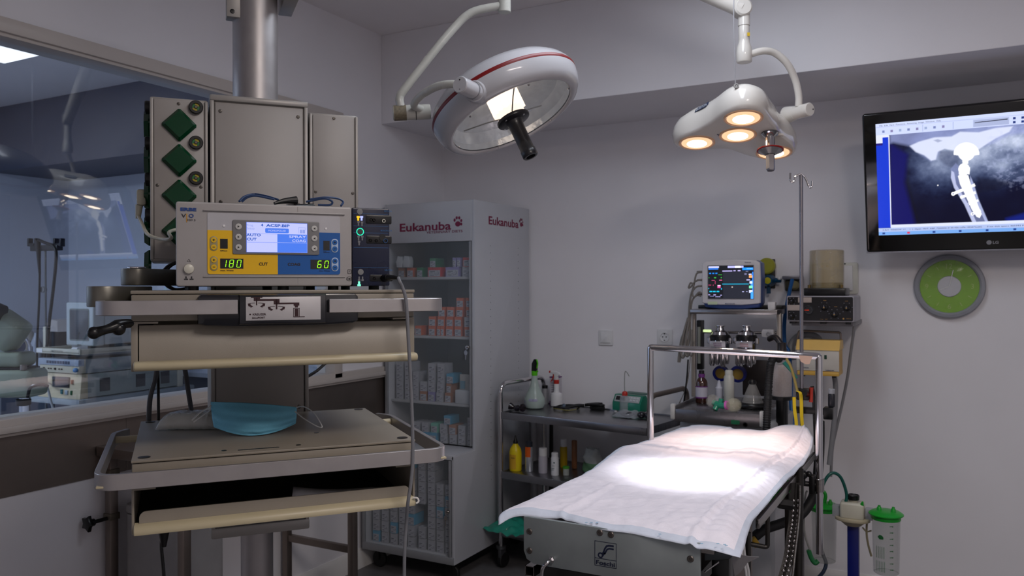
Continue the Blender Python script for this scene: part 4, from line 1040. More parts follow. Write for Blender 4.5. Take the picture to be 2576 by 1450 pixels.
# steel table against the left wall
TX0, TX1, TY0, TY1, TZ = XL + 0.008, -2.27, 1.86, 2.83, 0.885
st = thing('steel_table', 'stainless steel worktable against the left wall behind the shelf rack', 'table', ((TX0 + TX1) / 2, (TY0 + TY1) / 2, 0))
m = MB(); m.M = Matrix.Translation((-(TX0 + TX1) / 2, -(TY0 + TY1) / 2, 0))
m.b2(TX0, TX1, TY0, TY1, TZ - 0.035, TZ, 0.003); top = m.build('tabletop', steel_dark, st)
for x in (TX0 + 0.03, TX1 - 0.03):
    for y in (TY0 + 0.04, TY1 - 0.05):
        m = MB(); m.M = Matrix.Translation((-(TX0 + TX1) / 2, -(TY0 + TY1) / 2, 0)); m.b2(x - 0.016, x + 0.016, y - 0.016, y + 0.016, 0.0, TZ - 0.035, 0.003); lg = m.build('leg', steel_dark, st)
        if x < -2.5 and y < 2:
            m = MB(); m.M = Matrix.Translation((-(TX0 + TX1) / 2, -(TY0 + TY1) / 2, 0))
            for z in (0.79, 0.63): m.b2(x - 0.020, x + 0.020, y - 0.020, y + 0.020, z - 0.012, z + 0.012, 0.002)
            m.build('collar', pm('collar_grey', (120, 112, 100), 0.4, 0.8), lg)
            m = MB(); m.M = Matrix.Translation((-(TX0 + TX1) / 2, -(TY0 + TY1) / 2, 0))
            m.cyl((x, y - 0.018, 0.625), (x, y - 0.075, 0.625), 0.007); m.cyl((x, y - 0.07, 0.625), (x, y - 0.085, 0.625), 0.013)
            star = [((0.030 if k % 2 == 0 else 0.019) * math.cos(math.pi * k / 5), 0.625 + (0.030 if k % 2 == 0 else 0.019) * math.sin(math.pi * k / 5)) for k in range(10)]
            m.prism([(x + a, b) for a, b in star], y - 0.100, y - 0.085, 'y', bev=0.003); m.build('star_knob', black_m, lg)
m = MB(); m.M = Matrix.Translation((-(TX0 + TX1) / 2, -(TY0 + TY1) / 2, 0))
for y in (TY0 + 0.04, TY1 - 0.05):
    m = MB(); m.M = Matrix.Translation((-(TX0 + TX1) / 2, -(TY0 + TY1) / 2, 0)); m.b2(TX0 + 0.045, TX1 - 0.045, y - 0.012, y + 0.012, 0.30, 0.33, 0.002); m.build('cross_rail', steel_dark, st)
bn = thing('waste_bin', 'tall pale grey rounded bin under the steel table by the wall', 'bin', (-2.49, 2.02, 0))
m = MB(); m.prism(rrect(-0.16, 0.15, -0.10, 0.10, 0.035), 0, 0.64, 'z', bev=0.006); m.build('body', pm('bin_grey', (150, 148, 148), 0.45), bn)
m = MB(); m.prism(rrect(-0.163, 0.153, -0.103, 0.103, 0.037), 0.640, 0.675, 'z', bev=0.010); m.build('lid', pm('bin_grey', (150, 148, 148), 0.45), bn)

# ================================================================= DOME LAMP
RV = Vector((math.cos(TH), math.sin(TH), 0)); FV = Vector((-math.sin(TH), math.cos(TH), 0)); DV = Vector((0, 0, -1))
lampwhite = pm('lamp_white_lacquer', (176, 174, 177), 0.22, var=0.01, coat=0.5, bump=0.12, bscale=900)
def frame_from(n, hint):
    z = Vector(n).normalized(); x = (Vector(hint) - z * Vector(hint).dot(z)).normalized(); y = z.cross(x)
    return Matrix((x, y, z)).transposed()
KD = 0.8375
DOME_C = at(1288, 294, 2.68)
DOME_N = (RV * 0.40 + DV * 0.895 + FV * -0.198).normalized()
dl = thing('surgical_dome_lamp', 'large round white operating lamp with red stripe and black handle on a ceiling arm', 'operating lamp', DOME_C)
DM = frame_from(DOME_N, RV).to_4x4() @ Matrix.Scale(KD, 4)
def dm(): m = MB(); m.M = DM.copy(); return m
# local +z points along the beam
shell_prof = [(0.250, 0.000), (0.254, 0.006), (0.264, 0.008), (0.280, 0.002), (0.293, -0.015), (0.303, -0.040), (0.3065, -0.062)]
m = dm(); m.lathe(shell_prof, seg=96, caps=False); m.lathe([(0.3065, -0.077), (0.302, -0.090), (0.288, -0.112), (0.262, -0.136), (0.225, -0.155), (0.17, -0.170), (0.10, -0.178), (0, -0.180)], seg=96, caps=False)
m.build('lamp_shell', lampwhite, dl, smooth=50)
m = dm(); m.lathe([(0.3065, -0.062), (0.3075, -0.064), (0.3075, -0.075), (0.3065, -0.077)], seg=96, caps=False); m.build('red_stripe', pm('red_rubber', (112, 8, 10), 0.4), dl, smooth=50)
# faceted reflector bowl behind the glass
refl = pm('reflector', (206, 214, 222), 0.24, 0.45, var=0.06, scale=40, bump=0.9, bscale=26)
m = dm()
m.lathe([(0.249, -0.004), (0.246, -0.03), (0.225, -0.07), (0.18, -0.10), (0.12, -0.12), (0.05, -0.125), (0.0, -0.125)], seg=72, caps=False); m.build('reflector', refl, dl, smooth=20)
m = dm(); m.lathe([(0.250, 0.0045), (0.15, 0.0075), (0, 0.009)], seg=72, caps=False)
m.build('front_glass', pm('lamp_glass', (214, 224, 230), 0.06, var=0.0, alpha=0.16, bump=0.25, bscale=60), dl, smooth=60)
m = dm()
for k in range(6):
    a = math.radians(k * 60 + 15); m.lathe([(0.0045, 0.006), (0.004, 0.010), (0, 0.011)], (0.243 * math.cos(a), 0.243 * math.sin(a), 0), 12)
m.build('glass_clip', chrome_m, dl)
lampbulb = em('halogen_filament', (255, 236, 214), 14.0)
m = dm(); m.cyl((0, 0, -0.10), (0, 0, -0.045), 0.012, seg=16); m.build('bulb', lampbulb, dl)
fl = []
for q in range(96):
    a_ = 2 * math.pi * q / 96; fl.append(((0.062 + 0.006 * math.cos(q * math.pi / 3)) * math.cos(a_), (0.062 + 0.006 * math.cos(q * math.pi / 3)) * math.sin(a_)))
m = dm(); m.prism(fl, -0.112, -0.022, 'z'); m.build('fluted_diffuser', em('fluted_glass', (255, 226, 200), 1.7, base=(220, 220, 220)), dl, smooth=60)
m = dm()
for k in range(3):
    a = math.radians(k * 120 + 200); m.tube([(0.03 * math.cos(a), 0.03 * math.sin(a), -0.01), (0.10 * math.cos(a), 0.10 * math.sin(a), -0.03), (0.20 * math.cos(a), 0.20 * math.sin(a), -0.05)], 0.003, 6)
m.build('reflector_stay', steel_m, dl)
m = dm(); m.lathe([(0.066, 0.007), (0.068, 0.013), (0.066, 0.019), (0.056, 0.022), (0.035, 0.024), (0.032, 0.030), (0.030, 0.05), (0.0285, 0.11), (0.0285, 0.150), (0.031, 0.153), (0.031, 0.178), (0.028, 0.182), (0.020, 0.182), (0.018, 0.160), (0, 0.160)], seg=40)
hd = m.build('sterile_handle', pm('handle_black', (22, 20, 24), 0.35, coat=0.2), dl, smooth=40)
m = dm()
for k in range(4):
    a = math.radians(k * 90 + 40); m.lathe([(0.0045, 0.021), (0.004, 0.024), (0, 0.0245)], (0.052 * math.cos(a), 0.052 * math.sin(a), 0), 12)
m.build('screw', chrome_m, hd)
def wm(): m = MB(); m.M = Matrix.Translation(-DOME_C); return m
pipe = pm('arm_cream_lacquer', (178, 176, 168), 0.28, var=0.01, coat=0.3)
K = at(1180, 224, 2.420)          # knuckle on the rim
K0 = at(1157, 213, 2.370); K1 = at(1193, 230, 2.440)
m = wm(); m.cyl(K0, K0 + (K1 - K0) * 1.15, 0.0252, seg=28, bev=0.002); m.cyl(K0 - (K1 - K0) * 0.02, K0, 0.0226, seg=28); kn = m.build('knuckle', lampwhite, dl)
m = wm(); m.cyl(at(1186, 226, 2.425), at(1189, 228, 2.435), 0.0264, seg=28); m.build('knuckle_ring', greyplastic, kn)
m = wm(); R_ = at(1205, 232, 2.500); m.lathe([(0.030, 0), (0.0335, 0.017), (0.042, 0.046), (0.0385, 0.050)], K1, 28, axis=(R_ - K1)); m.build('rim_bracket', lampwhite, kn)
m = wm(); n_ = (K0 - K1).normalized()
for s in (-1, 1): screw(m, tuple(K0 + n_ * 0.001 + Vector((0, 0, 0.014 * s))), 0.0024)
m.build('screw', black_m, kn)
m = wm(); m.tube([at(1168, 214, 2.430), at(1130, 212, 2.450), at(1096, 219, 2.480), at(1060, 240, 2.530), at(1042, 262, 2.570), at(1052, 272, 2.600), at(1078, 280, 2.6381)], 0.0122, 16, 8); m.build('inner_arm', pipe, dl)
J0, J1 = at(988, 285, 2.6130), at(1083, 281, 2.6298)
m = wm(); m.cyl(J0, J1, 0.0243, seg=30, bev=0.003); jt = m.build('elbow_joint', pipe, dl)
m = wm(); m.cyl(J0 + (J1 - J0) * 0.03, J0 + (J1 - J0) * 0.36, 0.0247, seg=30); m.build('rating_label', pm('label_brown', (112, 102, 84), 0.45, var=0.15, scale=120), jt)
m = wm(); m.cyl(J0 + (J1 - J0) * 0.60, J0 + (J1 - J0) * 0.62, 0.0248, seg=30); m.build('joint_gap', black_m, jt)
m = wm(); pts = [at(1008, 268, 2.6130), at(1006, 246, 2.6130), at(1020, 222, 2.6130), at(1100, 120, 2.6214), at(1150, 62, 2.6298), at(1176, 38, 2.6298), at(1205, 25, 2.6298), at(1262, 14, 2.6298)]
m.tube(pts, 0.0134, 18, 6); m.build('outer_arm', pipe, dl)
S0 = at(1269, 32, 2.6298); SXY = (S0.x, S0.y)
m = wm(); m.cyl((S0.x, S0.y, S0.z), (S0.x, S0.y, ZC), 0.0205, seg=30, bev=0.002); m.cyl((S0.x, S0.y, ZC - 0.05), (S0.x, S0.y, ZC), 0.075, seg=40, bev=0.006); m.build('ceiling_stem', pipe, dl)
# its light: aimed at the middle of the table
def spot(name, loc, target, power, color, size_deg, blend, radius):
    l = bpy.data.lights.new(name, 'SPOT'); l.energy = power; l.color = color; l.spot_size = math.radians(size_deg); l.spot_blend = blend; l.shadow_soft_size = radius
    o = bpy.data.objects.new(name, l); COL.objects.link(o); o.location = loc
    o.rotation_euler = (Vector(target) - Vector(loc)).to_track_quat('-Z', 'Y').to_euler(); return o
spot('dome_lamp_beam', DOME_C + DOME_N * 0.03 + RV * 0.10, (-0.70, 2.38, 0.9), 125.0, (0.95, 0.96, 1.0), 25, 1.0, 0.08)

# ================================================================= FOUR-BULB LAMP
KB = 1.069
BD = 3.09
BC = at(1856, 338, BD)
BN = (RV * -0.059 + DV * 0.975 + FV * -0.2136).normalized()
bl_ = thing('four_bulb_lamp', 'white three-lobed operating lamp with four warm bulbs above the table', 'operating lamp', BC)
hcam = (EYE - BC); hcam.z = 0
BM = frame_from(BN, RV).to_4x4() @ Matrix.Scale(KB, 4)
def bm_(): m = MB(); m.M = BM.copy(); return m
BMI = BM.to_3x3().inverted()
def facept(px, py):
    """point on the lamp's face plane seen at a pixel, in lamp coordinates"""
    d = ray(px, py); t_ = (BC - EYE).dot(BN) / d.dot(BN); return BMI @ (EYE + d * t_ - BC)
bulbs = [facept(1753, 359), facept(1870, 297), facept(1856, 340), facept(1947, 384)]
lobes = [math.atan2(b.y, b.x) for b in (bulbs[0], bulbs[1], bulbs[3])]
rad = [b.to_2d().length for b in (bulbs[0], bulbs[1], bulbs[3])]
def outline(a):
    r = 0.135
    for la, lr in zip(lobes, rad):
        d = math.atan2(math.sin(a - la), math.cos(a - la))
        r += (lr + 0.088 - 0.135) * math.exp(-(d / 0.50) ** 2)
    return r
NA = 96
layers = [(0.0, 0.0, 0), (0.93, 0.0, 0), (0.975, -0.003, 0), (1.0, -0.012, 0), (1.02, -0.035, 0), (1.0, -0.062, 0), (0.94, -0.085, 0), (0.80, -0.108, 0), (0.58, -0.124, 0), (0.3, -0.132, 0), (0.0, -0.134, 0)]
vs = []; fs = []
for s_, h_, _ in layers:
    for k in range(NA):
        a = 2 * math.pi * k / NA; r = outline(a)
        rr = r * s_ if s_ > 0.9 else (r * s_ * (0.8 + 0.2 * s_) + 0.0)
        vs.append((rr * math.cos(a), rr * math.sin(a), h_))
for i in range(len(layers) - 1):
    for k in range(NA): fs.append((i * NA + k, (i + 1) * NA + k, (i + 1) * NA + (k + 1) % NA, i * NA + (k + 1) % NA))
m = bm_(); m.add(vs, fs)
bwhite = pm('lamp_ivory_shell', (220, 214, 206), 0.20, var=0.01, coat=0.5)
head = m.build('lamp_head', bwhite, bl_, smooth=60)
warm_glass = em('warm_lens', (255, 206, 160), 1.1); warm_core = em('warm_core', (255, 236, 208), 9.0)
for b in bulbs:
    m = bm_(); m.lathe([(0.0655, -0.001), (0.0655, 0.003), (0.060, 0.0045), (0.055, 0.002)], (b.x, b.y, 0), 40, caps=False); bz = m.build('bulb_rim', pm('rim_amber', (240, 190, 150), 0.2, coat=0.5), bl_)
    m = bm_(); m.lathe([(0.056, 0.002), (0.040, 0.0045), (0.0355, 0.005)], (b.x, b.y, 0), 36, caps=False); m.build('lens', warm_glass, bz)
    m = bm_(); m.lathe([(0.036, 0.0048), (0.018, 0.009), (0.0, 0.0105)], (b.x, b.y, 0), 28, caps=False); m.build('glowing_bulb', warm_core, bz)
# centre print and brand plate
P = facept(1815, 348)
m = bm_(); 
for k in range(7):
    a = math.radians(215 + k * 9) ; c_ = bulbs[2]
    q = facept(1806 + k * 3.4, 338 + k * 2.9); m.box((q.x, q.y, 0.0012), (0.006, 0.008, 0.001), rot=(0, 0, 0.6))
m.build('arc_print', pm('print_grey', (110, 108, 120), 0.5), head)
from mathutils.bvhtree import BVHTree
def head_hit(px, py):
    me = head.data; tree = BVHTree.FromPolygons([v.co for v in me.vertices], [p.vertices for p in me.polygons])
    o = EYE - BC; d = ray(px, py).normalized(); h = tree.ray_cast(o, d); return h[0], h[1]
corner = [head_hit(*p)[0] for p in ((1749, 284), (1784, 258), (1784, 272), (1750, 287))]
hc, hn = head_hit(1767, 271)
if hc is not None:
    if hn.dot(ray(1767, 271)) > 0: hn = -hn
    a_, b_ = head_hit(1752, 280)[0], head_hit(1783, 263)[0]
    xd = (b_ - a_).normalized(); yd = (hn.cross(xd)).normalized()
    if yd.z < 0: yd = -yd
    M_ = Matrix((xd, -hn * -1, yd)).transposed().to_4x4(); M_ = Matrix((xd, -hn, yd)).transposed().to_4x4(); M_.translation = hc + hn * 0.003
    w_ = (b_ - a_).length * 1.06; h_ = w_ * 0.27
    m = MB(); pts = [(-w_ / 2, -h_ * .45), (w_ * .36, -h_ / 2), (w_ / 2, -h_ * .1), (w_ / 2, h_ / 2), (-w_ * .38, h_ * .45), (-w_ / 2, h_ * .1)]
    m.prism(pts, -0.0012, 0.0, 'y', M=M_); bp_ = m.build('brand_plate', pm('plate_navy', (30, 44, 78), 0.35), bl_)
    m = MB(); m.text('BURTON', (0, -0.0013, 0), h_ * 0.62, w_ * 0.82, bold=0.02, M=M_); m.build('brand_lettering', pm('letter_silver', (190, 194, 200), 0.35), bp_, smooth=0)
# handle with red-rimmed glass collar
hpx = facept(1937, 330 + 5)
m = bm_(); m.lathe([(0.030, 0.0), (0.030, 0.004), (0.022, 0.012), (0.0165, 0.016), (0.0165, 0.060)], (hpx.x, hpx.y, 0), 28); sh_ = m.build('handle_stem', chrome_m, bl_)
m = bm_(); m.lathe([(0.030, 0.0), (0.030, 0.004), (0.024, 0.0075)], (hpx.x, hpx.y, 0), 28); m.build('handle_base', pm('grey_base', (120, 118, 124), 0.4), bl_)
m = bm_(); m.lathe([(0.017, 0.056), (0.030, 0.058), (0.042, 0.062), (0.042, 0.066), (0.030, 0.074), (0.017, 0.082)], (hpx.x, hpx.y, 0), 36, caps=False); m.build('handle_collar', pm('collar_grey_glass', (128, 128, 132), 0.12, coat=0.6), bl_)
m = bm_(); m.lathe([(0.0415, 0.0615), (0.0455, 0.0625), (0.0455, 0.066), (0.0415, 0.067)], (hpx.x, hpx.y, 0), 36, caps=False); m.build('collar_rim', pm('rim_red', (150, 20, 20), 0.3), bl_)
m = bm_(); m.lathe([(0.0155, 0.076), (0.0155, 0.135), (0.0125, 0.140), (0, 0.140)], (hpx.x, hpx.y, 0), 6); m.build('hex_grip', pm('grip_steel', (176, 172, 174), 0.3, 1.0), bl_, smooth=20)
m = bm_(); m.tube([(hpx.x + 0.02, hpx.y, 0.004), (hpx.x + 0.045, hpx.y + 0.004, 0.006)], 0.005, 10); m.build('latch', pm('latch_cream', (210, 200, 190), 0.4), bl_)
def bw(): m = MB(); m.M = Matrix.Translation(-BC); return m
m = bw(); m.cyl(at(1988, 287, 3.1856), at(2038, 275, 3.1001), 0.026, seg=28, bev=0.003); cn = m.build('yoke_pin', bwhite, bl_)
m = bw(); e_ = at(2038, 275, 3.1001); e2 = (at(2038, 275, 3.1001) - at(1988, 287, 3.1856)).normalized()
for s in (-1, 1): m.lathe([(0.003, 0), (0.003, 0.001), (0, 0.0012)], tuple(e_ + RV * 0.011 * s - FV * 0.0), 10, axis=e2)
m.build('screw', black_m, cn)
m = bw(); m.lathe([(0.034, 0), (0.030, 0.03), (0.026, 0.05)], at(1980, 290, 3.2070), 28, axis=(at(2010, 282, 3.1429) - at(1980, 290, 3.2070))); m.build('yoke_socket', bwhite, bl_)
m = bw(); m.tube([at(1888, 136, 3.0787), at(1920, 128, 3.0787), at(1950, 134, 3.0894), at(1980, 160, 3.1001), at(2000, 200, 3.1215), at(2009, 240, 3.1322), at(2009, 268, 3.1375)], 0.0135, 18, 8); m.build('curved_yoke', bwhite, bl_)
A_ = at(1872, 152, 3.0787)
m = bw(); m.lathe([(0.026, -0.008), (0.029, -0.004), (0.029, 0.030), (0.027, 0.048), (0.021, 0.066), (0.020, 0.078), (0.0205, 0.080), (0.0205, 0.120), (0.019, 0.14)], (A_.x, A_.y, A_.z), 32); m.build('swivel_socket', bwhite, bl_, smooth=40)
m = bw(); B_ = at(1883, 86, 3.0573); m.box(tuple(B_), (0.010, 0.001, 0.013), rot=(0, 0, TH)); m.build('warning_label', pm('warn_yellow', (214, 176, 30), 0.5), bl_)
K_ = at(1866, 22, 3.0787)
m = bw(); m.cyl((A_.x, A_.y, A_.z + 0.13), (A_.x, A_.y, K_.z), 0.022, seg=28); m.cyl(K_ - FV * 0.028, K_ + FV * 0.028, 0.034, seg=32, bev=0.006); m.build('knuckle', bwhite, bl_)
b0 = K_; b1 = at(1440, -175, 3.1856)
m = bw(); m.tube([b0 + DV * 0.002, b0 + (b1 - b0) * 0.4, b1], lambda t: 0.031 + 0.012 * t, 20, 6); m.build('boom', bwhite, bl_)
m = bw(); m.cyl((b1.x, b1.y, b1.z - 0.04), (b1.x, b1.y, ZC), 0.045, seg=32, bev=0.004); m.cyl((b1.x, b1.y, ZC - 0.04), (b1.x, b1.y, ZC), 0.10, seg=40, bev=0.01); m.build('ceiling_mount', bwhite, bl_)
# pull cord with plastic eye
m = bw(); q0 = at(1845, -240, 2.8863); 
top_ = at(1846, 0, 2.8863); m.tube([(top_.x, top_.y, ZC), tuple(at(1846, -60, 2.8863)), tuple(at(1846, 60, 2.8863)), tuple(at(1848, 120, 2.8916)), tuple(at(1850, 214, 2.8970))], 0.0018, 6, 4)
m.tube([at(1851, 214, 2.8970), at(1849, 236, 2.8970), at(1847, 250, 2.8970), at(1850, 256, 2.8970), at(1854, 248, 2.8970), at(1852, 230, 2.8970)], 0.0015, 6, 4); cd = m.build('pull_cord', pm('cord_grey', (158, 156, 160), 0.6), bl_)
m = bw(); m.lathe([(0.0045, -0.003), (0.009, -0.0025), (0.009, 0.0025), (0.0045, 0.003)], at(1852, 216, 2.8916), 20, axis=-FV, caps=False); m.build('cord_eye', pm('eye_grey', (150, 148, 146), 0.3), cd)
# light from the bulbs
tgt = [(-0.74, 2.86), (-0.66, 2.92), (-0.70, 2.84), (-0.62, 2.96)]
for k, b in enumerate(bulbs):
    p = BC + BM.to_3x3() @ Vector((b.x, b.y, 0.016))
    spot('bulb_beam', p, (tgt[k][0], tgt[k][1], 0.9), 17.0, (1.0, 0.74, 0.60), 34, 1.0, 0.03)

# ================================================================= WALL SCREEN WITH RADIOGRAPH
TVW, TVH = 1.02, 0.612
topY, botY = 3.755, 3.95
tl = onY(2168, 287, topY); bl2 = onY(2180, 636, botY)
tilt = math.atan2(botY - topY, tl.z - bl2.z)
tv = thing('wall_television', 'large black flat screen on the wall showing a radiograph of a hip implant', 'television', ((tl.x + bl2.x) / 2, botY, bl2.z), rot=(tilt, 0, 0))
# local: x right, z up, front at y=0 (top leans into the room)
piano = pm('piano_black', (10, 10, 12), 0.08, var=0.02, coat=0.8)
m = MB(); m.prism(rrect(0, TVW, 0, TVH, 0.012), 0.0, 0.03, 'y', bev=0.008, seg=3); bz = m.build('bezel', piano, tv)
m = MB(); m.prism(rrect(0.03, TVW - 0.03, 0.03, TVH - 0.03, 0.03), 0.03, 0.085, 'y', bev=0.02); m.build('back_cover', black_m, tv)
m = MB(); m.prism(rrect(-0.001, TVW + 0.001, -0.004, 0.002, 0.002), 0.002, 0.024, 'y', bev=0.001); m.build('lower_trim', pm('trim_translucent', (150, 150, 160), 0.1, coat=0.5), bz)
m = MB(); m.cyl((TVW / 2, 0.08, TVH * 0.45), (TVW / 2, 0.15, TVH * 0.42), 0.05, seg=20); m.box((TVW / 2, 0.10, TVH * 0.5), (0.3, 0.03, 0.25), 0.004); m.build('wall_bracket', black_m, tv)
sx0, sx1, sz0_, sz1_ = 0.052, TVW - 0.052, 0.078, TVH - 0.046
# picture: colour attribute on a fine grid
NX, NZ = 560, 312
PIC = np.zeros((NZ, NX, 3), dtype=np.float32)
gx, gz = np.meshgrid((np.arange(NX) + 0.5) / NX * 1.778, 1 - (np.arange(NZ) + 0.5) / NZ)   # x 0..1.778, y down 0..1 (row 0 bottom)
gy = gz.copy()
def vnoise(x, y, seed):
    rs = np.random.RandomState(seed); T = rs.rand(64, 64)
    xi = np.floor(x).astype(int); yi = np.floor(y).astype(int); fx = x - xi; fy = y - yi
    fx = fx * fx * (3 - 2 * fx); fy = fy * fy * (3 - 2 * fy)
    a = T[yi % 64, xi % 64]; b = T[yi % 64, (xi + 1) % 64]; c = T[(yi + 1) % 64, xi % 64]; d = T[(yi + 1) % 64, (xi + 1) % 64]
    return (a * (1 - fx) + b * fx) * (1 - fy) + (c * (1 - fx) + d * fx) * fy
def fbm(x, y, seed, o=5):
    v = 0; s = 0.5
    for k in range(o): v = v + s * vnoise(x * 2 ** k, y * 2 ** k, seed + k); s *= 0.5
    return v
def inpoly(poly, soft=0.0):
    """signed membership of grid points in a polygon"""
    ins = np.zeros(gx.shape, bool); n = len(poly); dist = np.full(gx.shape, 9.0)
    for i in range(n):
        x1, y1 = poly[i]; x2, y2 = poly[(i + 1) % n]
        cond = ((y1 > gy) != (y2 > gy)); xs = (x2 - x1) * (gy - y1) / ((y2 - y1) if abs(y2 - y1) > 1e-9 else 1e-9) + x1
        ins ^= cond & (gx < xs)
        dx, dy = x2 - x1, y2 - y1; t_ = np.clip(((gx - x1) * dx + (gy - y1) * dy) / (dx * dx + dy * dy + 1e-12), 0, 1)
        dist = np.minimum(dist, np.hypot(gx - x1 - t_ * dx, gy - y1 - t_ * dy))
    sd = np.where(ins, dist, -dist)
    return np.clip(sd / max(soft, 0.002) + 0.5, 0, 1)
def mixc(mask, col):
    global PIC
    c = np.array([lin(v) for v in col], dtype=np.float32)
    PIC[:] = PIC * (1 - mask[..., None]) + c * mask[..., None]
# convert photo-crop pixels (crop 2120..2576 x 220..840 shown at 1066x1450) into screen coordinates
def tvp(cx_, cy_):
    px = 2120 + cx_ / 2.3377; py = 220 + cy_ / 2.3387
    o = tv.matrix_basis.inverted() @ EYE; d = tv.matrix_basis.inverted().to_3x3() @ ray(px, py)
    p = o + d * ((0 - o.y) / d.y)
    return ((p.x - sx0) / (sx1 - sx0) * 1.778, 1 - (p.z - sz0_) / (sz1_ - sz0_))
bpy.context.view_layer.update()
tv.matrix_basis  # set from loc/rot
def tp(*pts): return [tvp(a, b) for a, b in pts]
mixc(np.ones(gx.shape), (6, 8, 26))
# tissue brightness field
nz_ = fbm(gx * 9, gy * 9, 3); n2 = fbm(gx * 46, gy * 46, 11, 4)
c1 = tvp(560, 420); c2 = tvp(950, 420)
body_ = np.exp(-(((gx - c1[0]) / 0.20) ** 2 + ((gy - c1[1]) / 0.30) ** 2)) * 0.42
body2 = np.exp(-(((gx - c2[0]) / 0.42) ** 2 + ((gy - c2[1] + 0.10) / 0.26) ** 2)) * 0.95
lo = np.clip((0.80 - gy) / 0.35, 0, 1)
val = (body_ + body2) * (0.35 + 0.85 * nz_) * lo + 0.06 * nz_ + (n2 - 0.5) * 0.10 * (body_ + body2 > 0.12)
tis = np.clip(val, 0, 1)
colr = np.stack([tis ** 2.2 * 0.78, tis ** 2.0 * 0.84, np.clip(tis ** 1.6 * 1.0 + 0.012, 0, 1)], -1)
PIC[:] = colr.astype(np.float32)
PIC[:] *= np.where(inpoly(tp((285, 350), (390, 400), (372, 520), (400, 640), (440, 810), (285, 810)), 0.05)[..., None] > 0, 1 - inpoly(tp((285, 350), (390, 400), (372, 520), (400, 640), (440, 810), (285, 810)), 0.05)[..., None] * 0.97, 1)
mixc(inpoly(tp((278, 330), (385, 395), (365, 560), (430, 815), (278, 815)), 0.04) * 0.92, (8, 8, 96))
mixc(inpoly(tp((960, 770), (1100, 730), (1100, 810), (960, 810)), 0.03) * 0.8, (10, 30, 130))
# bright spine and pelvis
mixc(inpoly(tp((277, 262), (1700, 120), (1700, 330), (1066, 270), (980, 280), (900, 320), (820, 350), (760, 330), (640, 330), (590, 345), (545, 420), (520, 432), (470, 400), (395, 345), (300, 325), (277, 330)), 0.03) * (0.5 + 0.35 * nz_), (150, 160, 212))
mixc(inpoly(tp((395, 345), (450, 320), (540, 295), (640, 290), (690, 262), (800, 265), (900, 240), (1000, 230), (980, 262), (900, 300), (830, 345), (780, 380), (650, 372), (600, 362), (560, 380), (548, 425), (520, 432), (480, 400), (430, 380)), 0.012) * 0.85, (226, 232, 254))
mixc(inpoly(tp((535, 312), (560, 305), (585, 315), (560, 325)), 0.01) * 0.6, (120, 130, 170))
mixc(inpoly(tp((570, 375), (650, 372), (690, 420), (670, 480), (610, 460), (565, 420)), 0.02) * 0.45, (50, 56, 88))
spk = inpoly(tp((860, 235), (1700, 200), (1700, 520), (1000, 600), (830, 480)), 0.05) * np.clip((n2 - 0.48) * 6, 0, 1)
mixc(spk * 0.2, (190, 198, 240))
mixc(inpoly(tp((790, 530), (900, 540), (1010, 560), (900, 600), (800, 620)), 0.03) * 0.6, (10, 12, 34))
# femur shaft
mixc(inpoly(tp((635, 480), (665, 445), (690, 470), (690, 540), (720, 600), (790, 700), (860, 805), (770, 805), (720, 690), (660, 590), (640, 530)), 0.008) * 0.5, (140, 150, 200))
mixc(inpoly(tp((640, 490), (655, 500), (668, 570), (740, 690), (790, 800), (768, 805), (716, 690), (655, 590), (636, 530)), 0.006) * 0.7, (208, 214, 250))
mixc(inpoly(tp((750, 520), (768, 560), (800, 660), (860, 800), (845, 805), (788, 680), (752, 580)), 0.006) * 0.7, (190, 200, 245))
# implant
W_ = (252, 252, 255)
def ell(cx_, cy_, rx, ry, n=40, a0=0, a1=360): return [(cx_ + rx * math.cos(math.radians(a0 + (a1 - a0) * k / n)), cy_ + ry * math.sin(math.radians(a0 + (a1 - a0) * k / n))) for k in range(n)]
mixc(inpoly(tp(*(ell(728, 392, 76, 68, 30, 180, 360) + [(803, 398), (770, 402), (688, 402), (653, 398)]))), W_)
mixc(inpoly(tp(*ell(727, 385, 50, 48))), W_)
mixc(inpoly(tp((703, 425), (740, 425), (738, 450), (706, 450))), W_)
mixc(inpoly(tp(*ell(714, 482, 34, 36))), W_); mixc(inpoly(tp((682, 480), (750, 470), (746, 512), (682, 512))), W_)
mixc(inpoly(tp((678, 522), (688, 512), (738, 516), (760, 590), (795, 690), (818, 745), (806, 768), (788, 762), (760, 720), (715, 620), (690, 570))), W_)
for a, b, c, d, r in ((650, 626, 778, 573, 9), (700, 645, 782, 618, 8), (745, 684, 798, 664, 7), (763, 744, 812, 724, 8)):
    L_ = math.hypot(c - a, d - b); nx, ny = -(d - b) / L_ * r, (c - a) / L_ * r
    mixc(inpoly(tp((a + nx, b + ny), (c + nx, d + ny), (c - nx, d - ny), (a - nx, b - ny))), W_); mixc(inpoly(tp(*ell(a, b, r * 1.3, r * 1.3, 14))), W_)
for a, b in ((650, 626), (740, 686), (765, 744)): mixc(inpoly(tp(*ell(a, b, 4, 4, 10))), (120, 130, 180))
mixc(inpoly(tp(*ell(560, 576, 4, 4, 10))), (250, 250, 255))
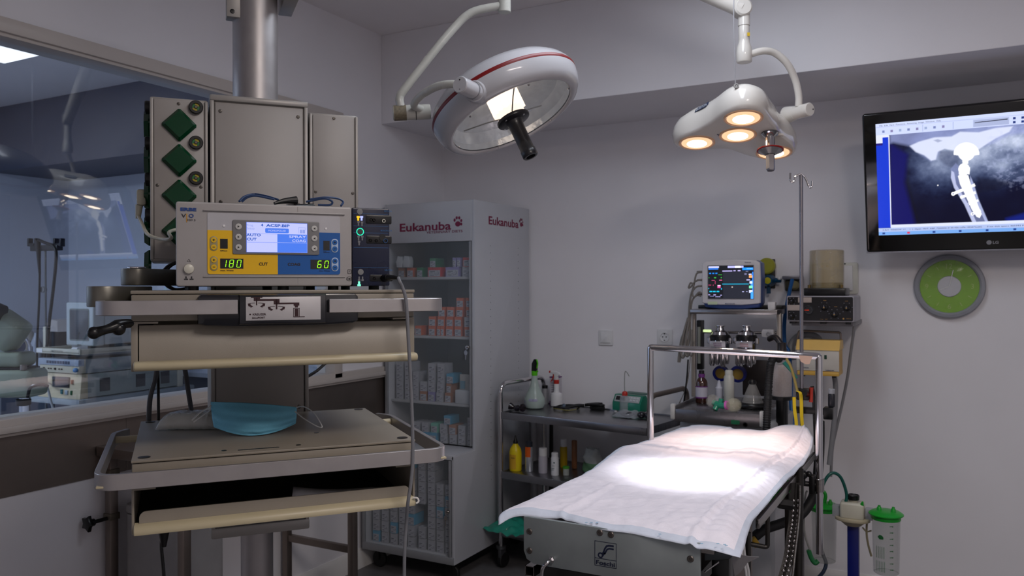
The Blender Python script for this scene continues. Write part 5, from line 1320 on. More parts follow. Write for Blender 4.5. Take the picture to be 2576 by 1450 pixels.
# user interface
mixc(inpoly([(-0.1, -0.1), (1.9, -0.1)] + tp((1066, 205), (180, 275))[0:0] + [(1.9, 0.105), (-0.1, 0.105)]), (206, 216, 250))
mixc(inpoly([(-0.1, 0.03), (1.9, 0.03), (1.9, 0.034), (-0.1, 0.034)]) * 0.5, (150, 160, 210))
lp = tvp(280, 600)[0]
mixc(inpoly([(-0.1, 0.105), (lp, 0.105), (lp, 0.93), (-0.1, 0.93)]), (10, 54, 206))
mixc(inpoly([(0.0, 0.10), (lp, 0.10), (lp, 0.122), (0.05, 0.122), (0.05, 0.17), (0.0, 0.17)]), (226, 230, 250))
mixc(inpoly([(lp - 0.004, 0.11), (lp + 0.004, 0.11), (lp + 0.004, 0.93), (lp - 0.004, 0.93)]), (230, 234, 252))
mixc(inpoly([(0.0, 0.17), (0.05, 0.17), (0.05, 0.19), (0.0, 0.19)]), (30, 20, 120))
mixc(inpoly([(lp, 0.905), (1.9, 0.905), (1.9, 0.932), (lp, 0.932)]), (222, 228, 252))
mixc(inpoly([(-0.1, 0.932), (1.9, 0.932), (1.9, 1.1), (-0.1, 1.1)]), (120, 170, 236))
mixc(inpoly([(-0.1, 0.932), (1.9, 0.932), (1.9, 0.968), (-0.1, 0.968)]), (176, 192, 236))
rs = np.random.RandomState(5)
for k in range(8): 
    x = 0.05 + k * 0.062; mixc(inpoly([(x, 0.062), (x + 0.018, 0.062), (x + 0.018, 0.082), (x, 0.082)]) * 0.75, [(60, 80, 150), (90, 60, 130), (130, 150, 190)][k % 3])
for x in (0.345, 0.56): mixc(inpoly([(x, 0.04), (x + 0.004, 0.04), (x + 0.004, 0.10), (x, 0.10)]) * 0.6, (120, 136, 190))
mixc(inpoly([(0.70, 0.040), (0.94, 0.040), (0.94, 0.098), (0.70, 0.098)]), (170, 180, 216)); mixc(inpoly([(0.71, 0.060), (0.93, 0.052), (0.93, 0.060), (0.71, 0.066)]), (20, 20, 40))
for r_ in range(2):
    for k in range(14):
        x = 0.965 + k * 0.055; y = 0.045 + r_ * 0.032; mixc(inpoly([(x, y), (x + 0.018, y), (x + 0.018, y + 0.018), (x, y + 0.018)]), (30, 50, 120))
for k in range(9): x = 0.03 + k * 0.19; mixc(inpoly([(x, 0.973), (x + 0.02, 0.973), (x + 0.02, 0.99), (x, 0.99)]), (30, 60, 140) if k != 1 else (220, 60, 90))
xs = np.linspace(sx0, sx1, NX); zs = np.linspace(sz0_, sz1_, NZ)
VX, VZ = np.meshgrid(xs, zs)
co = np.stack([VX.ravel(), np.full(VX.size, -0.0006), VZ.ravel()], -1)
def picture_mesh(name, co, nx, nz, cols, mat, parent):
    me = bpy.data.meshes.new(name)
    idx = np.arange(nx * nz).reshape(nz, nx)
    q_ = np.stack([idx[:-1, :-1], idx[:-1, 1:], idx[1:, 1:], idx[1:, :-1]], -1).reshape(-1, 4)
    me.vertices.add(nx * nz); me.vertices.foreach_set('co', co.astype(np.float32).ravel())
    me.loops.add(q_.size); me.loops.foreach_set('vertex_index', q_.ravel().astype(np.int32))
    me.polygons.add(len(q_)); me.polygons.foreach_set('loop_start', np.arange(0, q_.size, 4, dtype=np.int32)); 
    me.update(calc_edges=True)
    at_ = me.color_attributes.new('picture', 'FLOAT_COLOR', 'POINT')
    at_.data.foreach_set('color', np.concatenate([cols.reshape(-1, 3), np.ones((nx * nz, 1))], 1).astype(np.float32).ravel())
    me.materials.append(mat); o = bpy.data.objects.new(name, me); COL.objects.link(o); o.parent = parent; return o
scr = picture_mesh('screen', co, NX, NZ, np.clip(PIC, 0, 1), vcol_screen('television_picture', 1.1), tv)
m = MB()
def stx(s, x, y, h, w=None):
    m.text(s, (sx0 + x / 1.778 * (sx1 - sx0), -0.0008, sz0_ + (1 - y) * (sz1_ - sz0_)), h, w, align='LEFT')
stx('File  Edit  View  Functions  Screening  Image  Window  Help', 0.03, 0.018, 0.006, 0.23)
stx('X-RAY  WINDOW  1/1', 0.03, 0.951, 0.006, 0.09); stx('1  |  Open  MVT: ABP, 7200000-2130-42b-cd76-1f03475ad02', 0.24, 0.951, 0.006, 0.27); stx('Free disk space 460392 MB', 0.80, 0.951, 0.006, 0.14)
m.build('screen_text', em('screen_ink', (50, 60, 130), 0.4), scr, smooth=0)
m = MB(); Pl = tvp(880, 912); X_ = sx0 + Pl[0] / 1.778 * (sx1 - sx0); Z_ = sz0_ + (1 - Pl[1]) * (sz1_ - sz0_)
m.lathe([(0.0095, 0), (0.0095, 0.0005), (0, 0.0005)], (X_ - 0.012, -0.0002, Z_), 28, axis=(0, -1, 0)); m.text('LG', (X_ + 0.012, -0.0005, Z_), 0.012, 0.021, bold=0.03)
m.build('maker_logo', pm('logo_silver', (150, 150, 156), 0.35), bz, smooth=0)

# ================================================================= OPERATING TABLE
ZT = 0.885
ot = thing('operating_table', 'stainless veterinary operating table with end plate, in the right foreground', 'operating table', (-0.69, 2.45, 0))
def om(): m = MB(); m.M = Matrix.Translation((0.69, -2.45, 0)); return m
YP = 1.785
tx0, tx1 = onY(1317, 1370, YP).x, onY(1761, 1400, YP).x
m = om(); m.b2(tx0 + 0.01, tx1 + 0.03, YP + 0.01, 3.14, ZT - 0.028, ZT - 0.002, 0.004); m.build('tabletop', steel_m, ot)
platem = pm('end_plate_steel', (144, 152, 154), 0.40, 0.35, var=0.10, scale=7, bump=0.03, bscale=60)
m = om(); m.prism([(tx0 + 0.03 * (1 - math.cos(a)), 0.775 - 0.0 + 0.03 * (1 - math.sin(a))) for a in [math.radians(90 - q * 15) for q in range(7)]][::-1][0:0] + [(tx0, ZT), (tx0, 0.80), (tx0 + 0.008, 0.78), (tx0 + 0.028, 0.7705), (tx1, 0.7705), (tx1, ZT - 0.003)], YP, YP + 0.010, 'y', bev=0.002); ep = m.build('end_plate', platem, ot, smooth=30)
for px, py in ((1332, 1338), (1332, 1386), (1509, 1341), (1537, 1346), (1737, 1407)):
    P = onY(px, py, YP); m = om(); m.lathe([(0.0078, 0), (0.0078, 0.001), (0.006, 0.0025), (0.0028, 0.0025), (0.0025, 0.0005)], (P.x, YP, P.z), 24, axis=(0, -1, 0)); m.build('hex_bolt', pm('bolt_steel', (110, 104, 100), 0.35, 0.9), ep)
# maker's plate printed on the end plate
navyp = pm('foschi_navy', (20, 28, 56), 0.45)
a, b = onY(1496, 1357, YP), onY(1551, 1432, YP)
x0, x1, z1, z0 = a.x, b.x, a.z - 0.003, b.z
m = om(); yq = YP - 0.0006; lw = 0.0011
for (p, q_, r, s) in ((x0, x1, z1 - lw, z1), (x0, x1, z0, z0 + lw), (x0, x0 + lw, z0, z1), (x1 - lw, x1, z0, z1), (x0, x1, z0 + (z1 - z0) * 0.30, z0 + (z1 - z0) * 0.30 + lw)): m.b2(p, q_, yq, YP - 0.0001, r, s)
ww, hh = x1 - x0, z1 - z0
m.text('Foschi', ((x0 + x1) / 2, yq, z0 + hh * 0.155), hh * 0.18, ww * 0.86, bold=0.02)
g = lambda u_, v_: (x0 + u_ * ww, z0 + v_ * hh)
def ribbon(m, pts, t_):
    P = [Vector((p[0], p[1])) for p in pts]; Lf = []; Rt = []
    for i, p in enumerate(P):
        d = (P[min(i + 1, len(P) - 1)] - P[max(i - 1, 0)]).normalized(); n = Vector((-d.y, d.x)) * t_ / 2; Lf.append(p + n); Rt.append(p - n)
    for i in range(len(P) - 1): m.add([(v.x, yq, v.y) for v in (Lf[i], Lf[i + 1], Rt[i + 1], Rt[i])], [(0, 1, 2, 3)])
t_ = 0.0042
ribbon(m, [g(0.88, 0.88), g(0.66, 0.88), g(0.55, 0.84), g(0.48, 0.74), g(0.42, 0.60), g(0.36, 0.50)], t_)
ribbon(m, [g(0.88, 0.76), g(0.68, 0.76), g(0.58, 0.72), g(0.52, 0.62), g(0.46, 0.52)], t_ * 0.9)
m.lathe([(0.0068, 0), (0.0068, 0.0005), (0.0036, 0.0005), (0.0036, 0)], (g(0.27, 0.44)[0], YP, g(0.27, 0.44)[1]), 26, axis=(0, -1, 0), caps=False)
ribbon(m, [g(0.34, 0.40), g(0.44, 0.52), g(0.50, 0.56)], t_ * 0.9)
m.build('maker_emblem', navyp, ep, smooth=0)
# side rails, column and base
for x in (tx0 - 0.015, tx1 + 0.052):
    m = om(); m.b2(x - 0.005, x + 0.005, YP + 0.35, 3.10, ZT - 0.055, ZT - 0.03, 0.0015)
    for y in (YP + 0.45, 2.6, 3.0): m.b2(min(x, x + (0.03 if x < -0.7 else -0.03)), max(x, x + (0.03 if x < -0.7 else -0.03)), y - 0.012, y + 0.012, ZT - 0.05, ZT - 0.035)
    m.build('side_rail', steel_m, ot)
m = om(); m.b2(-0.82, -0.56, 2.25, 2.62, 0.10, 0.80, 0.01); m.b2(-0.78, -0.60, 2.2, 2.7, 0.76, ZT - 0.028); m.build('column', steel_dark, ot)
m = om(); m.b2(-0.93, -0.45, 1.95, 2.95, 0.06, 0.12, 0.012); m.build('base_foot', steel_dark, ot)
for x in (-0.90, -0.48):
    for y in (2.0, 2.9): m = om(); m.cyl((x - 0.012, y, 0.032), (x + 0.012, y, 0.032), 0.032, seg=20, bev=0.003); m.build('caster', blackmat, ot)
m = om(); m.b2(tx0 + 0.035, tx1 - 0.04, YP + 0.02, YP + 0.30, 0.70, 0.765, 0.004); m.build('head_frame', black_m, ot)
# square tube, hooked rod and right-hand bracket under the end plate
P = onY(1333, 1436, YP + 0.006)
m = om(); h_ = 0.0125
for (a, b, c, d) in ((-h_, h_, h_ - 0.002, h_), (-h_, h_, -h_, -h_ + 0.002), (-h_, -h_ + 0.002, -h_, h_), (h_ - 0.002, h_, -h_, h_)): m.b2(P.x + a, P.x + b, YP + 0.004, YP + 0.20, P.z - 0.001 + c, P.z - 0.001 + d)
m.build('square_tube', steel_m, ot)
m = om(); pts = [onY(1387, 1409, YP), onY(1378, 1416, YP - 0.02), onY(1367, 1428, YP - 0.025), onY(1363, 1450, YP - 0.022), onY(1362, 1500, YP - 0.02)]
m.tube(pts, 0.0048, 14, 8); Q = onY(1388, 1408, YP); m.lathe([(0.0085, 0), (0.0085, 0.005), (0.005, 0.009)], tuple(Q), 6, axis=(0, -1, 0)); m.build('hooked_rod', chrome_m, ot)
m = om(); m.prism([(tx1 + 0.004, 0.862), (tx1 + 0.07, 0.862), (tx1 + 0.06, 0.850), (tx1 + 0.004, 0.838)], YP + 0.02, YP + 0.12, 'y', bev=0.003); m.build('corner_bracket', pm('bracket_grey', (84, 90, 94), 0.4, 0.7), ot)
m = om(); m.b2(tx1 + 0.012, tx1 + 0.05, YP + 0.05, YP + 0.10, 0.70, 0.84, 0.003); m.b2(tx1 + 0.01, tx1 + 0.03, YP + 0.03, YP + 0.2, 0.66, 0.80, 0.003); m.build('hinge_block', black_m, ot)
m = om(); m.prism([(tx1 + 0.055, 0.848), (tx1 + 0.115, 0.852), (tx1 + 0.09, 0.835), (tx1 + 0.075, 0.812), (tx1 + 0.062, 0.800)], YP + 0.06, YP + 0.063, 'y'); m.build('folded_tab', pm('tab_steel', (160, 158, 160), 0.35, 0.8), ot)
for y in (YP + 0.028,):
    m = om(); m.tube([(tx1 + 0.035, y, 0.838), (tx1 + 0.004, y - 0.004, 0.812)], 0.0018, 8, smooth=False); m.tube([(tx1 + 0.034, y + 0.03, 0.83), (tx1 + 0.034, y + 0.03, 0.70)], 0.005, 10, smooth=False); m.build('link_rod', chrome_m, ot)
# under-table framework on the right: rods, dimpled metal strap, uprights
def rod(name, pts, r, mat, dist=None, smooth=False, parent=None, seg=12):
    m = om(); m.tube([at(*p) for p in pts], r, seg, 8, smooth=smooth); return m.build(name, mat, parent or ot)
dk = pm('oxidised_steel', (70, 68, 66), 0.35, 0.9, var=0.08)
m = om(); m.tube(fillet([at(1870, 1366, 2.25), at(1931, 1378, 2.25), at(1931, 1325, 2.25), at(1931, 1300, 2.25)], 0.01), 0.0065, 12, smooth=False); m.build('guard_rod', dk, ot)
rod('upright_rod', [(1882, 1340, 2.1), (1882, 1500, 2.1), (1882, 1700, 2.1)], 0.0075, dk)
rod('upright_rod', [(1981, 1240, 2.55), (1981, 1500, 2.55), (1981, 1800, 2.55)], 0.0085, dk)
rod('upright_rod', [(2010, 1180, 2.6), (2008, 1500, 2.6), (2008, 1800, 2.6)], 0.014, dk)
m = om()
p0, p1 = at(1958, 1266, 2.5), at(1992, 1271, 2.5); m.tube([p0, p1], 0.017, 6, smooth=False); m.build('socket_arm', black_m, ot)
# strap
m = om(); strap = catmull([at(*p) for p in ((2003, 1215, 2.5), (2001, 1260, 2.5), (1998, 1310, 2.5), (1992, 1350, 2.49), (1985, 1400, 2.48), (1972, 1450, 2.46), (1955, 1520, 2.44))], 8)
m.tube(strap, 0, smooth=False, flat=(0.006, 0.006)); 
vs = []; fs = []
for i, p in enumerate(strap): vs += [tuple(p - RV * 0.017), tuple(p + RV * 0.017)]
for i in range(len(strap) - 1): fs.append((2 * i, 2 * i + 1, 2 * i + 3, 2 * i + 2))
m.add(vs, fs); sp_ = m.build('metal_strap', dk, ot)
m = om()
for i in range(8, len(strap), 2):
    for s in (-1, 1): m.ball(tuple(strap[i] + RV * 0.0075 * s - FV * 0.002), 0.0050, 10, sc=(1, 0.6, 1))
m.build('strap_stud', chrome_m, sp_)
rod('strap_cable', [(2012, 1222, 2.49), (2011, 1280, 2.49), (2006, 1340, 2.48), (2000, 1390, 2.47), (1996, 1430, 2.46), (1988, 1500, 2.45)], 0.0035, pm('braided_steel', (170, 168, 164), 0.25, 1.0, var=0.2, scale=200), smooth=True)
# leads under the corner of the drape
wc = thing('white_table_leads', 'two white cables hanging from the front right corner of the operating table', 'cable', (0, 0, 0))
for dx in (0, 7):
    m = MB(); m.tube([at(1864 + dx, 1372, 2.02), at(1866 + dx, 1395, 2.02), at(1872 + dx, 1420, 2.02), at(1877 + dx, 1450, 2.02), at(1879 + dx, 1520, 2.02)], 0.0035, 10, 8); m.build('lead', pm('cable_white', (180, 180, 184), 0.35), wc)
# black breathing hose behind the table side
bh = MB(); bh.tube([at(*p) for p in ((1897, 1352, 2.9), (1925, 1332, 2.92), (1965, 1318, 2.95), (2010, 1300, 2.98), (2040, 1262, 3.0), (2054, 1220, 3.0), (2060, 1160, 3.0), (2062, 1100, 3.0), (2062, 1060, 3.02))], 0.0175, 16, 8)
tag(bh.build('black_hose', blackmat), 'thick black hose curving behind the right side of the operating table', 'hose')
m = MB(); m.tube([at(*p) for p in ((1892, 1356, 2.88), (1900, 1366, 2.88), (1905, 1374, 2.88))], 0.012, 12, 6); tag(m.build('yellow_hose_cuff', pm('cuff_yellow', (190, 150, 30), 0.5)), 'yellow cuff at the near end of the black hose', 'cuff')

# ---------------------------------------------------------------- anaesthetic screen frame
FY = 2.85
p0 = onY(1636, 874, FY); p1 = onY(2060, 897, FY); zt2 = (p0.z + p1.z) / 2
fr = thing('screen_frame', 'inverted U chrome tube frame standing across the far end of the table', 'frame', (p0.x, FY, ZT - 0.04))
m = MB(); m.M = Matrix.Translation((-p0.x, -FY, -(ZT - 0.04)))
for a, b in ((Vector((p0.x, FY, ZT - 0.10)), Vector((p0.x, FY, p0.z))), (Vector((p0.x, FY, p0.z)), Vector((p1.x, FY, p1.z))),):
    pass
zb = onY(2048, 1392, FY).z
pl = [Vector((p0.x, FY, ZT - 0.06)), Vector((p0.x, FY, p0.z)), Vector((p1.x, FY, p1.z)), Vector((p1.x, FY, zb))]
m.tube(fillet(pl, 0.006, 3), 0.0115, 20, smooth=False); fb_ = m.build('frame_tube', chrome_m, fr, smooth=40)
m = MB(); m.M = Matrix.Translation((-p0.x, -FY, -(ZT - 0.04)))
c1_ = onY(2052, 1204, FY).z; c2_ = onY(2052, 1236, FY).z
m.cyl((p1.x, FY, c2_), (p1.x, FY, c1_), 0.0155, seg=22, bev=0.001); m.build('collar', steel_m, fr)
m = MB(); m.M = Matrix.Translation((-p0.x, -FY, -(ZT - 0.04)))
zc_ = (c1_ + c2_) / 2; m.cyl((p1.x, FY, zc_), (p1.x - 0.085, FY - 0.02, zc_ + 0.004), 0.0085, seg=14); m.b2(p1.x - 0.03, p1.x - 0.012, FY - 0.02, FY + 0.02, zc_ - 0.03, zc_ + 0.03, 0.003)
m.build('rail_clamp', black_m, fr); m = MB(); m.M = Matrix.Translation((-p0.x, -FY, -(ZT - 0.04))); m.b2(p0.x - 0.018, p0.x + 0.018, FY - 0.018, FY + 0.018, ZT - 0.065, ZT - 0.025, 0.003); m.build('rail_clamp', black_m, fr)
m = MB(); m.M = Matrix.Translation((-p0.x, -FY, -(ZT - 0.04)))
kb = onY(2022, 1195, FY - 0.02); m.ball((kb.x, FY - 0.02, kb.z), 0.013, 16, sc=(1, 1, 1.1)); m.ball((kb.x + 0.016, FY - 0.02, kb.z + 0.004), 0.010, 16); m.cyl((kb.x, FY - 0.02, kb.z), (kb.x, FY - 0.02, zc_), 0.005); m.build('clamp_knob', black_m, fr)
m = MB(); m.M = Matrix.Translation((-p0.x, -FY, -(ZT - 0.04)))
tpx = onY(2033, 902, FY); m.add([(tpx.x - 0.028, FY - 0.0125, tpx.z + 0.010), (tpx.x + 0.016, FY - 0.0125, tpx.z + 0.008), (tpx.x + 0.006, FY - 0.0135, tpx.z - 0.018), (tpx.x - 0.006, FY - 0.0135, tpx.z - 0.019), (tpx.x - 0.022, FY - 0.013, tpx.z - 0.010)], [(0, 4, 3, 2, 1)])
m.build('tape_scrap', pm('tape_pink', (206, 170, 150), 0.6), fr, smooth=0)

# ---------------------------------------------------------------- disposable drape on the table
near = [(1253, 1322, .868), (1262, 1300, .886), (1318, 1304, .885), (1360, 1302, .886), (1430, 1314, .884), (1500, 1336, .880), (1560, 1340, .882), (1640, 1352, .880), (1700, 1368, .878), (1760, 1380, .876), (1815, 1395, .870), (1860, 1404, .866)]
near = [(1254, 1320, .866), (1290, 1303, .880), (1340, 1300, .885), (1400, 1306, .884), (1460, 1320, .882), (1530, 1337, .880), (1600, 1346, .881), (1680, 1362, .880), (1760, 1379, .877), (1815, 1392, .872), (1862, 1405, .866)]
far = [(1740, 1070, .900), (1790, 1071, .900), (1850, 1078, .899), (1900, 1083, .899), (1930, 1083, .901), (1965, 1071, .915), (1998, 1072, .915), (2020, 1082, .905), (2046, 1104, .893)]
left = [(1254, 1320, .866), (1262, 1292, .884), (1330, 1262, .888), (1400, 1226, .888), (1480, 1187, .888), (1555, 1130, .892), (1600, 1118, .892), (1650, 1100, .894), (1700, 1082, .897), (1740, 1070, .900)]
right = [(1862, 1405, .866), (1874, 1372, .866), (1882, 1340, .868), (1898, 1305, .872), (1925, 1275, .874), (1960, 1232, .876), (1990, 1200, .876), (2022, 1168, .882), (2040, 1135, .888), (2046, 1104, .893)]
def resamp(pts, n):
    P = catmull([onZ(a, b, z) for a, b, z in pts], 10); d = [0]
    for i in range(1, len(P)): d.append(d[-1] + (P[i] - P[i - 1]).length)
    out = []
    for k in range(n + 1):
        t_ = d[-1] * k / n; i = 0
        while i < len(d) - 2 and d[i + 1] < t_: i += 1
        f = (t_ - d[i]) / max(1e-9, d[i + 1] - d[i]); out.append(P[i].lerp(P[i + 1], min(1, max(0, f))))
    return out
NU, NV = 110, 200
N_, Fa, Le, Ri = resamp(near, NU), resamp(far, NU), resamp(left, NV), resamp(right, NV)
vs = []
for j in range(NV + 1):
    v = j / NV
    for i in range(NU + 1):
        u_ = i / NU
        p = N_[i] * (1 - v) + Fa[i] * v + Le[j] * (1 - u_) + Ri[j] * u_ - (N_[0] * (1 - u_) * (1 - v) + N_[NU] * u_ * (1 - v) + Fa[0] * (1 - u_) * v + Fa[NU] * u_ * v)
        eu_ = min(u_, 1 - u_) * 2; ev = min(v, 1 - v) * 2
        edge = min(1, eu_ * 6) * min(1, ev * 10)
        q3 = Vector((p.x, p.y, 0))
        inz = 0.893 + 0.001
        z = p.z * (1 - edge) + max(p.z, inz) * edge
        z += edge * (0.0022 * noise.noise(q3 * 9) + 0.0022 * noise.noise(Vector((p.x * 30, p.y * 12, 1))) + 0.0014 * noise.noise(q3 * 55))
        wq = q3 + Vector((noise.noise(q3 * 7), noise.noise(q3 * 7 + Vector((5, 5, 5))), 0)) * 0.05
        for fr_, am_ in ((8, 0.0030), (19, 0.0018), (41, 0.0009)): z += edge * am_ * max(0.0, 1 - abs(noise.noise(wq * fr_)) * 3.2) ** 3
        # long pad seams and cross folds
        for c_, a_ in ((0.82, 0.0055), (0.27, 0.003)): z += a_ * math.exp(-((u_ - c_ - 0.01 * noise.noise(Vector((v * 6, 2, 0)))) / 0.012) ** 2) - a_ * 0.7 * math.exp(-((u_ - c_ - 0.03) / 0.02) ** 2)
        for c_ in (0.24, 0.5, 0.76): z += 0.003 * math.exp(-((v - c_) / 0.005) ** 2) * edge
        # little puckers fanning from the right-hand seam
        z += 0.0022 * math.sin(v * 190 + u_ * 20 + 3 * noise.noise(Vector((v * 9, u_ * 9, 0)))) * math.exp(-((u_ - 0.88) / 0.05) ** 2) * min(1, ev * 5)
        z += 0.020 * math.exp(-(((u_ - 0.86) / 0.10) ** 2 + ((v - 0.99) / 0.05) ** 2))
        # border flutter
        b_ = math.exp(-(min(u_, 1 - u_, v * 1.0, (1 - v)) / 0.03) ** 2)
        z += b_ * 0.004 * noise.noise(Vector((p.x * 14, p.y * 14, 7)))
        vs.append((p.x, p.y, z))
fs = [(j * (NU + 1) + i, j * (NU + 1) + i + 1, (j + 1) * (NU + 1) + i + 1, (j + 1) * (NU + 1) + i) for j in range(NV) for i in range(NU)]
mi = []
for j in range(NV):
    for i in range(NU):
        e = min(i, NU - 1 - i, j * 0.75, (NV - 1 - j) * 0.9)
        mi.append(1 if e < 2.6 else 0)
me = bpy.data.meshes.new('surgical_drape'); me.from_pydata(vs, [], fs)
paperm = pm('drape_white', (232, 226, 234), 0.75, var=0.02, scale=25, bump=0.35, bscale=110)
edgem = pm('drape_edge', (214, 220, 234), 0.55, var=0.04, scale=20, alpha=0.86, bump=0.25, bscale=90)
me.materials.append(paperm); me.materials.append(edgem); me.polygons.foreach_set('material_index', mi); me.polygons.foreach_set('use_smooth', [True] * len(fs)); me.update()
dr_ = bpy.data.objects.new('surgical_drape', me); COL.objects.link(dr_)
md = dr_.modifiers.new('s', 'SOLIDIFY'); md.thickness = 0.0012; md.offset = 1
tag(dr_, 'white quilted disposable drape spread over the operating table', 'drape')
m = MB()
for a, b in ((1475, 1322), (1488, 1322), (1502, 1323), (1660, 1352), (1806, 1376), (1823, 1378), (1827, 1381), (1765, 1376)):
    P = onZ(a, b - 3, 0.8865); m.box((P.x, P.y, P.z + 0.004), (0.006, 0.004, 0.0004), rot=(0, 0, 0.6))
m.build('blue_printed_diamond', pm('diamond_blue', (130, 176, 204), 0.6), dr_, smooth=0)

# ================================================================= STEEL CART
C0 = Vector((-2.055, 3.665, 0)); C1_ = Vector((-1.232, 3.545, 0))
CR = math.atan2(C1_.y - C0.y, C1_.x - C0.x); CL = (C1_ - C0).length
ct = thing('instrument_cart', 'three-shelf stainless steel instrument cart along the back wall', 'cart', C0, CR)
CM = Matrix.Translation(C0) @ Matrix.Rotation(CR, 4, 'Z'); CI = CM.inverted()
def onC(px, py, yl):
    o = CI @ EYE; d = CI.to_3x3() @ ray(px, py); return o + d * ((yl - o.y) / d.y)
def onCz(px, py, z): return CI @ onZ(px, py, z)
CW = 0.42
ctm = pm('cart_steel', (150, 150, 154), 0.3, 1.0, var=0.08, scale=8, aniso=(1, 12, 1))
for z in (0.805, 0.50, 0.20):
    m = MB(); m.b2(0.0, CL, 0.0, CW, z - 0.003, z, 0.001)
    for (a, b, c, d) in ((0, CL, -0.002, 0.004), (0, CL, CW - 0.004, CW + 0.002), (-0.002, 0.004, 0, CW), (CL - 0.004, CL + 0.002, 0, CW)): m.b2(a, b, c, d, z - 0.030, z + 0.006, 0.0015)
    m.build('shelf', ctm, ct)
for x, s in ((-0.012, -1), (CL + 0.012, 1)):
    m = MB(); m.tube(fillet([(x, 0.012, 0.10), (x, 0.012, 0.955), (x, CW - 0.012, 0.955), (x, CW - 0.012, 0.10)], 0.055, 8), 0.0125, 16, smooth=False); m.build('side_tube', chrome_m if s < 0 else steel_dark, ct, smooth=50)
    for y in (0.012, CW - 0.012):
        m = MB(); m.cyl((x, y, 0.10), (x, y, 0.118), 0.026, seg=20, bev=0.003); m.b2(x - 0.010, x + 0.010, y - 0.016, y + 0.030, 0.045, 0.10, 0.004, mi=0); m.cyl((x - 0.011, y + 0.02, 0.040), (x + 0.011, y + 0.02, 0.040), 0.040, seg=24, bev=0.004, mi=1); m.build('caster', [pm('caster_fork', (110, 112, 116), 0.35, 0.8), blackmat], ct)
def onshelf(name, label, cat, px, py, z, **k):
    """thing standing on the cart: pixel of its foot centre"""
    P = onCz(px, py, z); w = CM @ Vector((P.x, max(0.03, min(CW - 0.03, P.y)), z)); return thing(name, label, cat, (w.x, w.y, z + 0.0005), k.get('rotz', CR), k.get('group'))
SC_ = 1 / 525.0        # metres per photo pixel near the cart
# spray bottle with the green collar
t = onshelf('spray_bottle', 'pear-shaped translucent spray bottle with lime collar and black trigger', 'spray bottle', 1345, 1028, 0.805)
k = 0.47 * SC_ * 1.0
def lb(mb, prof, s=1.0, seg=32, **kw): return mb.lathe([(a * s, b * s) for a, b in prof], seg=seg, **kw)
haze = pm('milky_plastic', (176, 192, 186), 0.22, var=0.03, alpha=0.88)
m = MB(); lb(m, [(0.036, 0), (0.048, 0.006), (0.057, 0.03), (0.054, 0.055), (0.040, 0.085), (0.026, 0.115), (0.017, 0.15), (0.015, 0.178)]); m.build('bottle_body', haze, t)
m = MB(); m.lathe([(0.016, 0.176), (0.0165, 0.178), (0.0165, 0.198), (0.013, 0.20)], seg=24); m.build('collar', pm('lime_collar', (84, 190, 20), 0.35), t)
m = MB(); m.prism([(-0.014, 0.198), (0.014, 0.198), (0.016, 0.235), (0.012, 0.262), (0.002, 0.264), (-0.012, 0.240)], -0.012, 0.012, 'y', bev=0.004); m.build('spray_head', black_m, t)
m = MB(); m.tube([(0.014, 0, 0.215), (0.020, 0, 0.240), (0.014, 0, 0.262)], 0.004, 8); m.tube([(0.014, 0, 0.20), (0.022, 0, 0.198)], 0.004, 8); m.build('trigger', pm('lime_collar', (84, 190, 20), 0.35), t)
for x, z, mt in ((0.022, 0.055, 'pink_patch'), (-0.046, 0.030, 'grey_patch')):
    m = MB(); a = math.atan2(-0.045, x)
    vs = []; 
    for i in range(7):
        for j in range(5):
            an = a + (i - 3) * 0.14; zz = z + (j - 2) * 0.006; r = 0.0576 - 0.006 * abs(zz - 0.04) / 0.04 - max(0, zz - 0.052) * 0.45
            vs.append((r * math.cos(an), r * math.sin(an), zz))
    m.add(vs, [(j + 5 * i, j + 5 * i + 5, j + 5 * i + 6, j + 5 * i + 1) for i in range(6) for j in range(4)]); m.build('label', pm(mt, (150, 150, 176), 0.5, var=0.15, scale=60), t)
# white spray bottle with the red trigger
t = onshelf('spray_bottle', 'white round-shouldered spray bottle with red collar and trigger', 'spray bottle', 1400, 1022, 0.805)
m = MB(); m.lathe([(0.030, 0), (0.033, 0.003), (0.033, 0.058), (0.030, 0.068), (0.017, 0.074), (0.014, 0.085), (0.0145, 0.118), (0.013, 0.122)], seg=32); m.build('bottle_body', whiteplastic, t)
redp = pm('red_plastic', (186, 44, 34), 0.35)
m = MB(); m.lathe([(0.0145, 0.121), (0.0150, 0.122), (0.0150, 0.141), (0.012, 0.143)], seg=24); m.build('collar', redp, t)
m = MB(); m.prism([(-0.010, 0.142), (0.008, 0.142), (0.010, 0.160), (0.024, 0.172), (0.018, 0.184), (0.0, 0.190), (-0.034, 0.190), (-0.036, 0.178), (-0.012, 0.172)], -0.009, 0.009, 'y', bev=0.003); m.build('spray_head', whiteplastic, t)
m = MB(); m.b2(-0.046, -0.034, -0.006, 0.006, 0.178, 0.190, 0.002); m.tube([(-0.018, 0, 0.172), (-0.020, 0, 0.155), (-0.030, 0, 0.140), (-0.038, 0, 0.128)], lambda q: 0.005 - 0.003 * q, 8); m.build('trigger', redp, t)
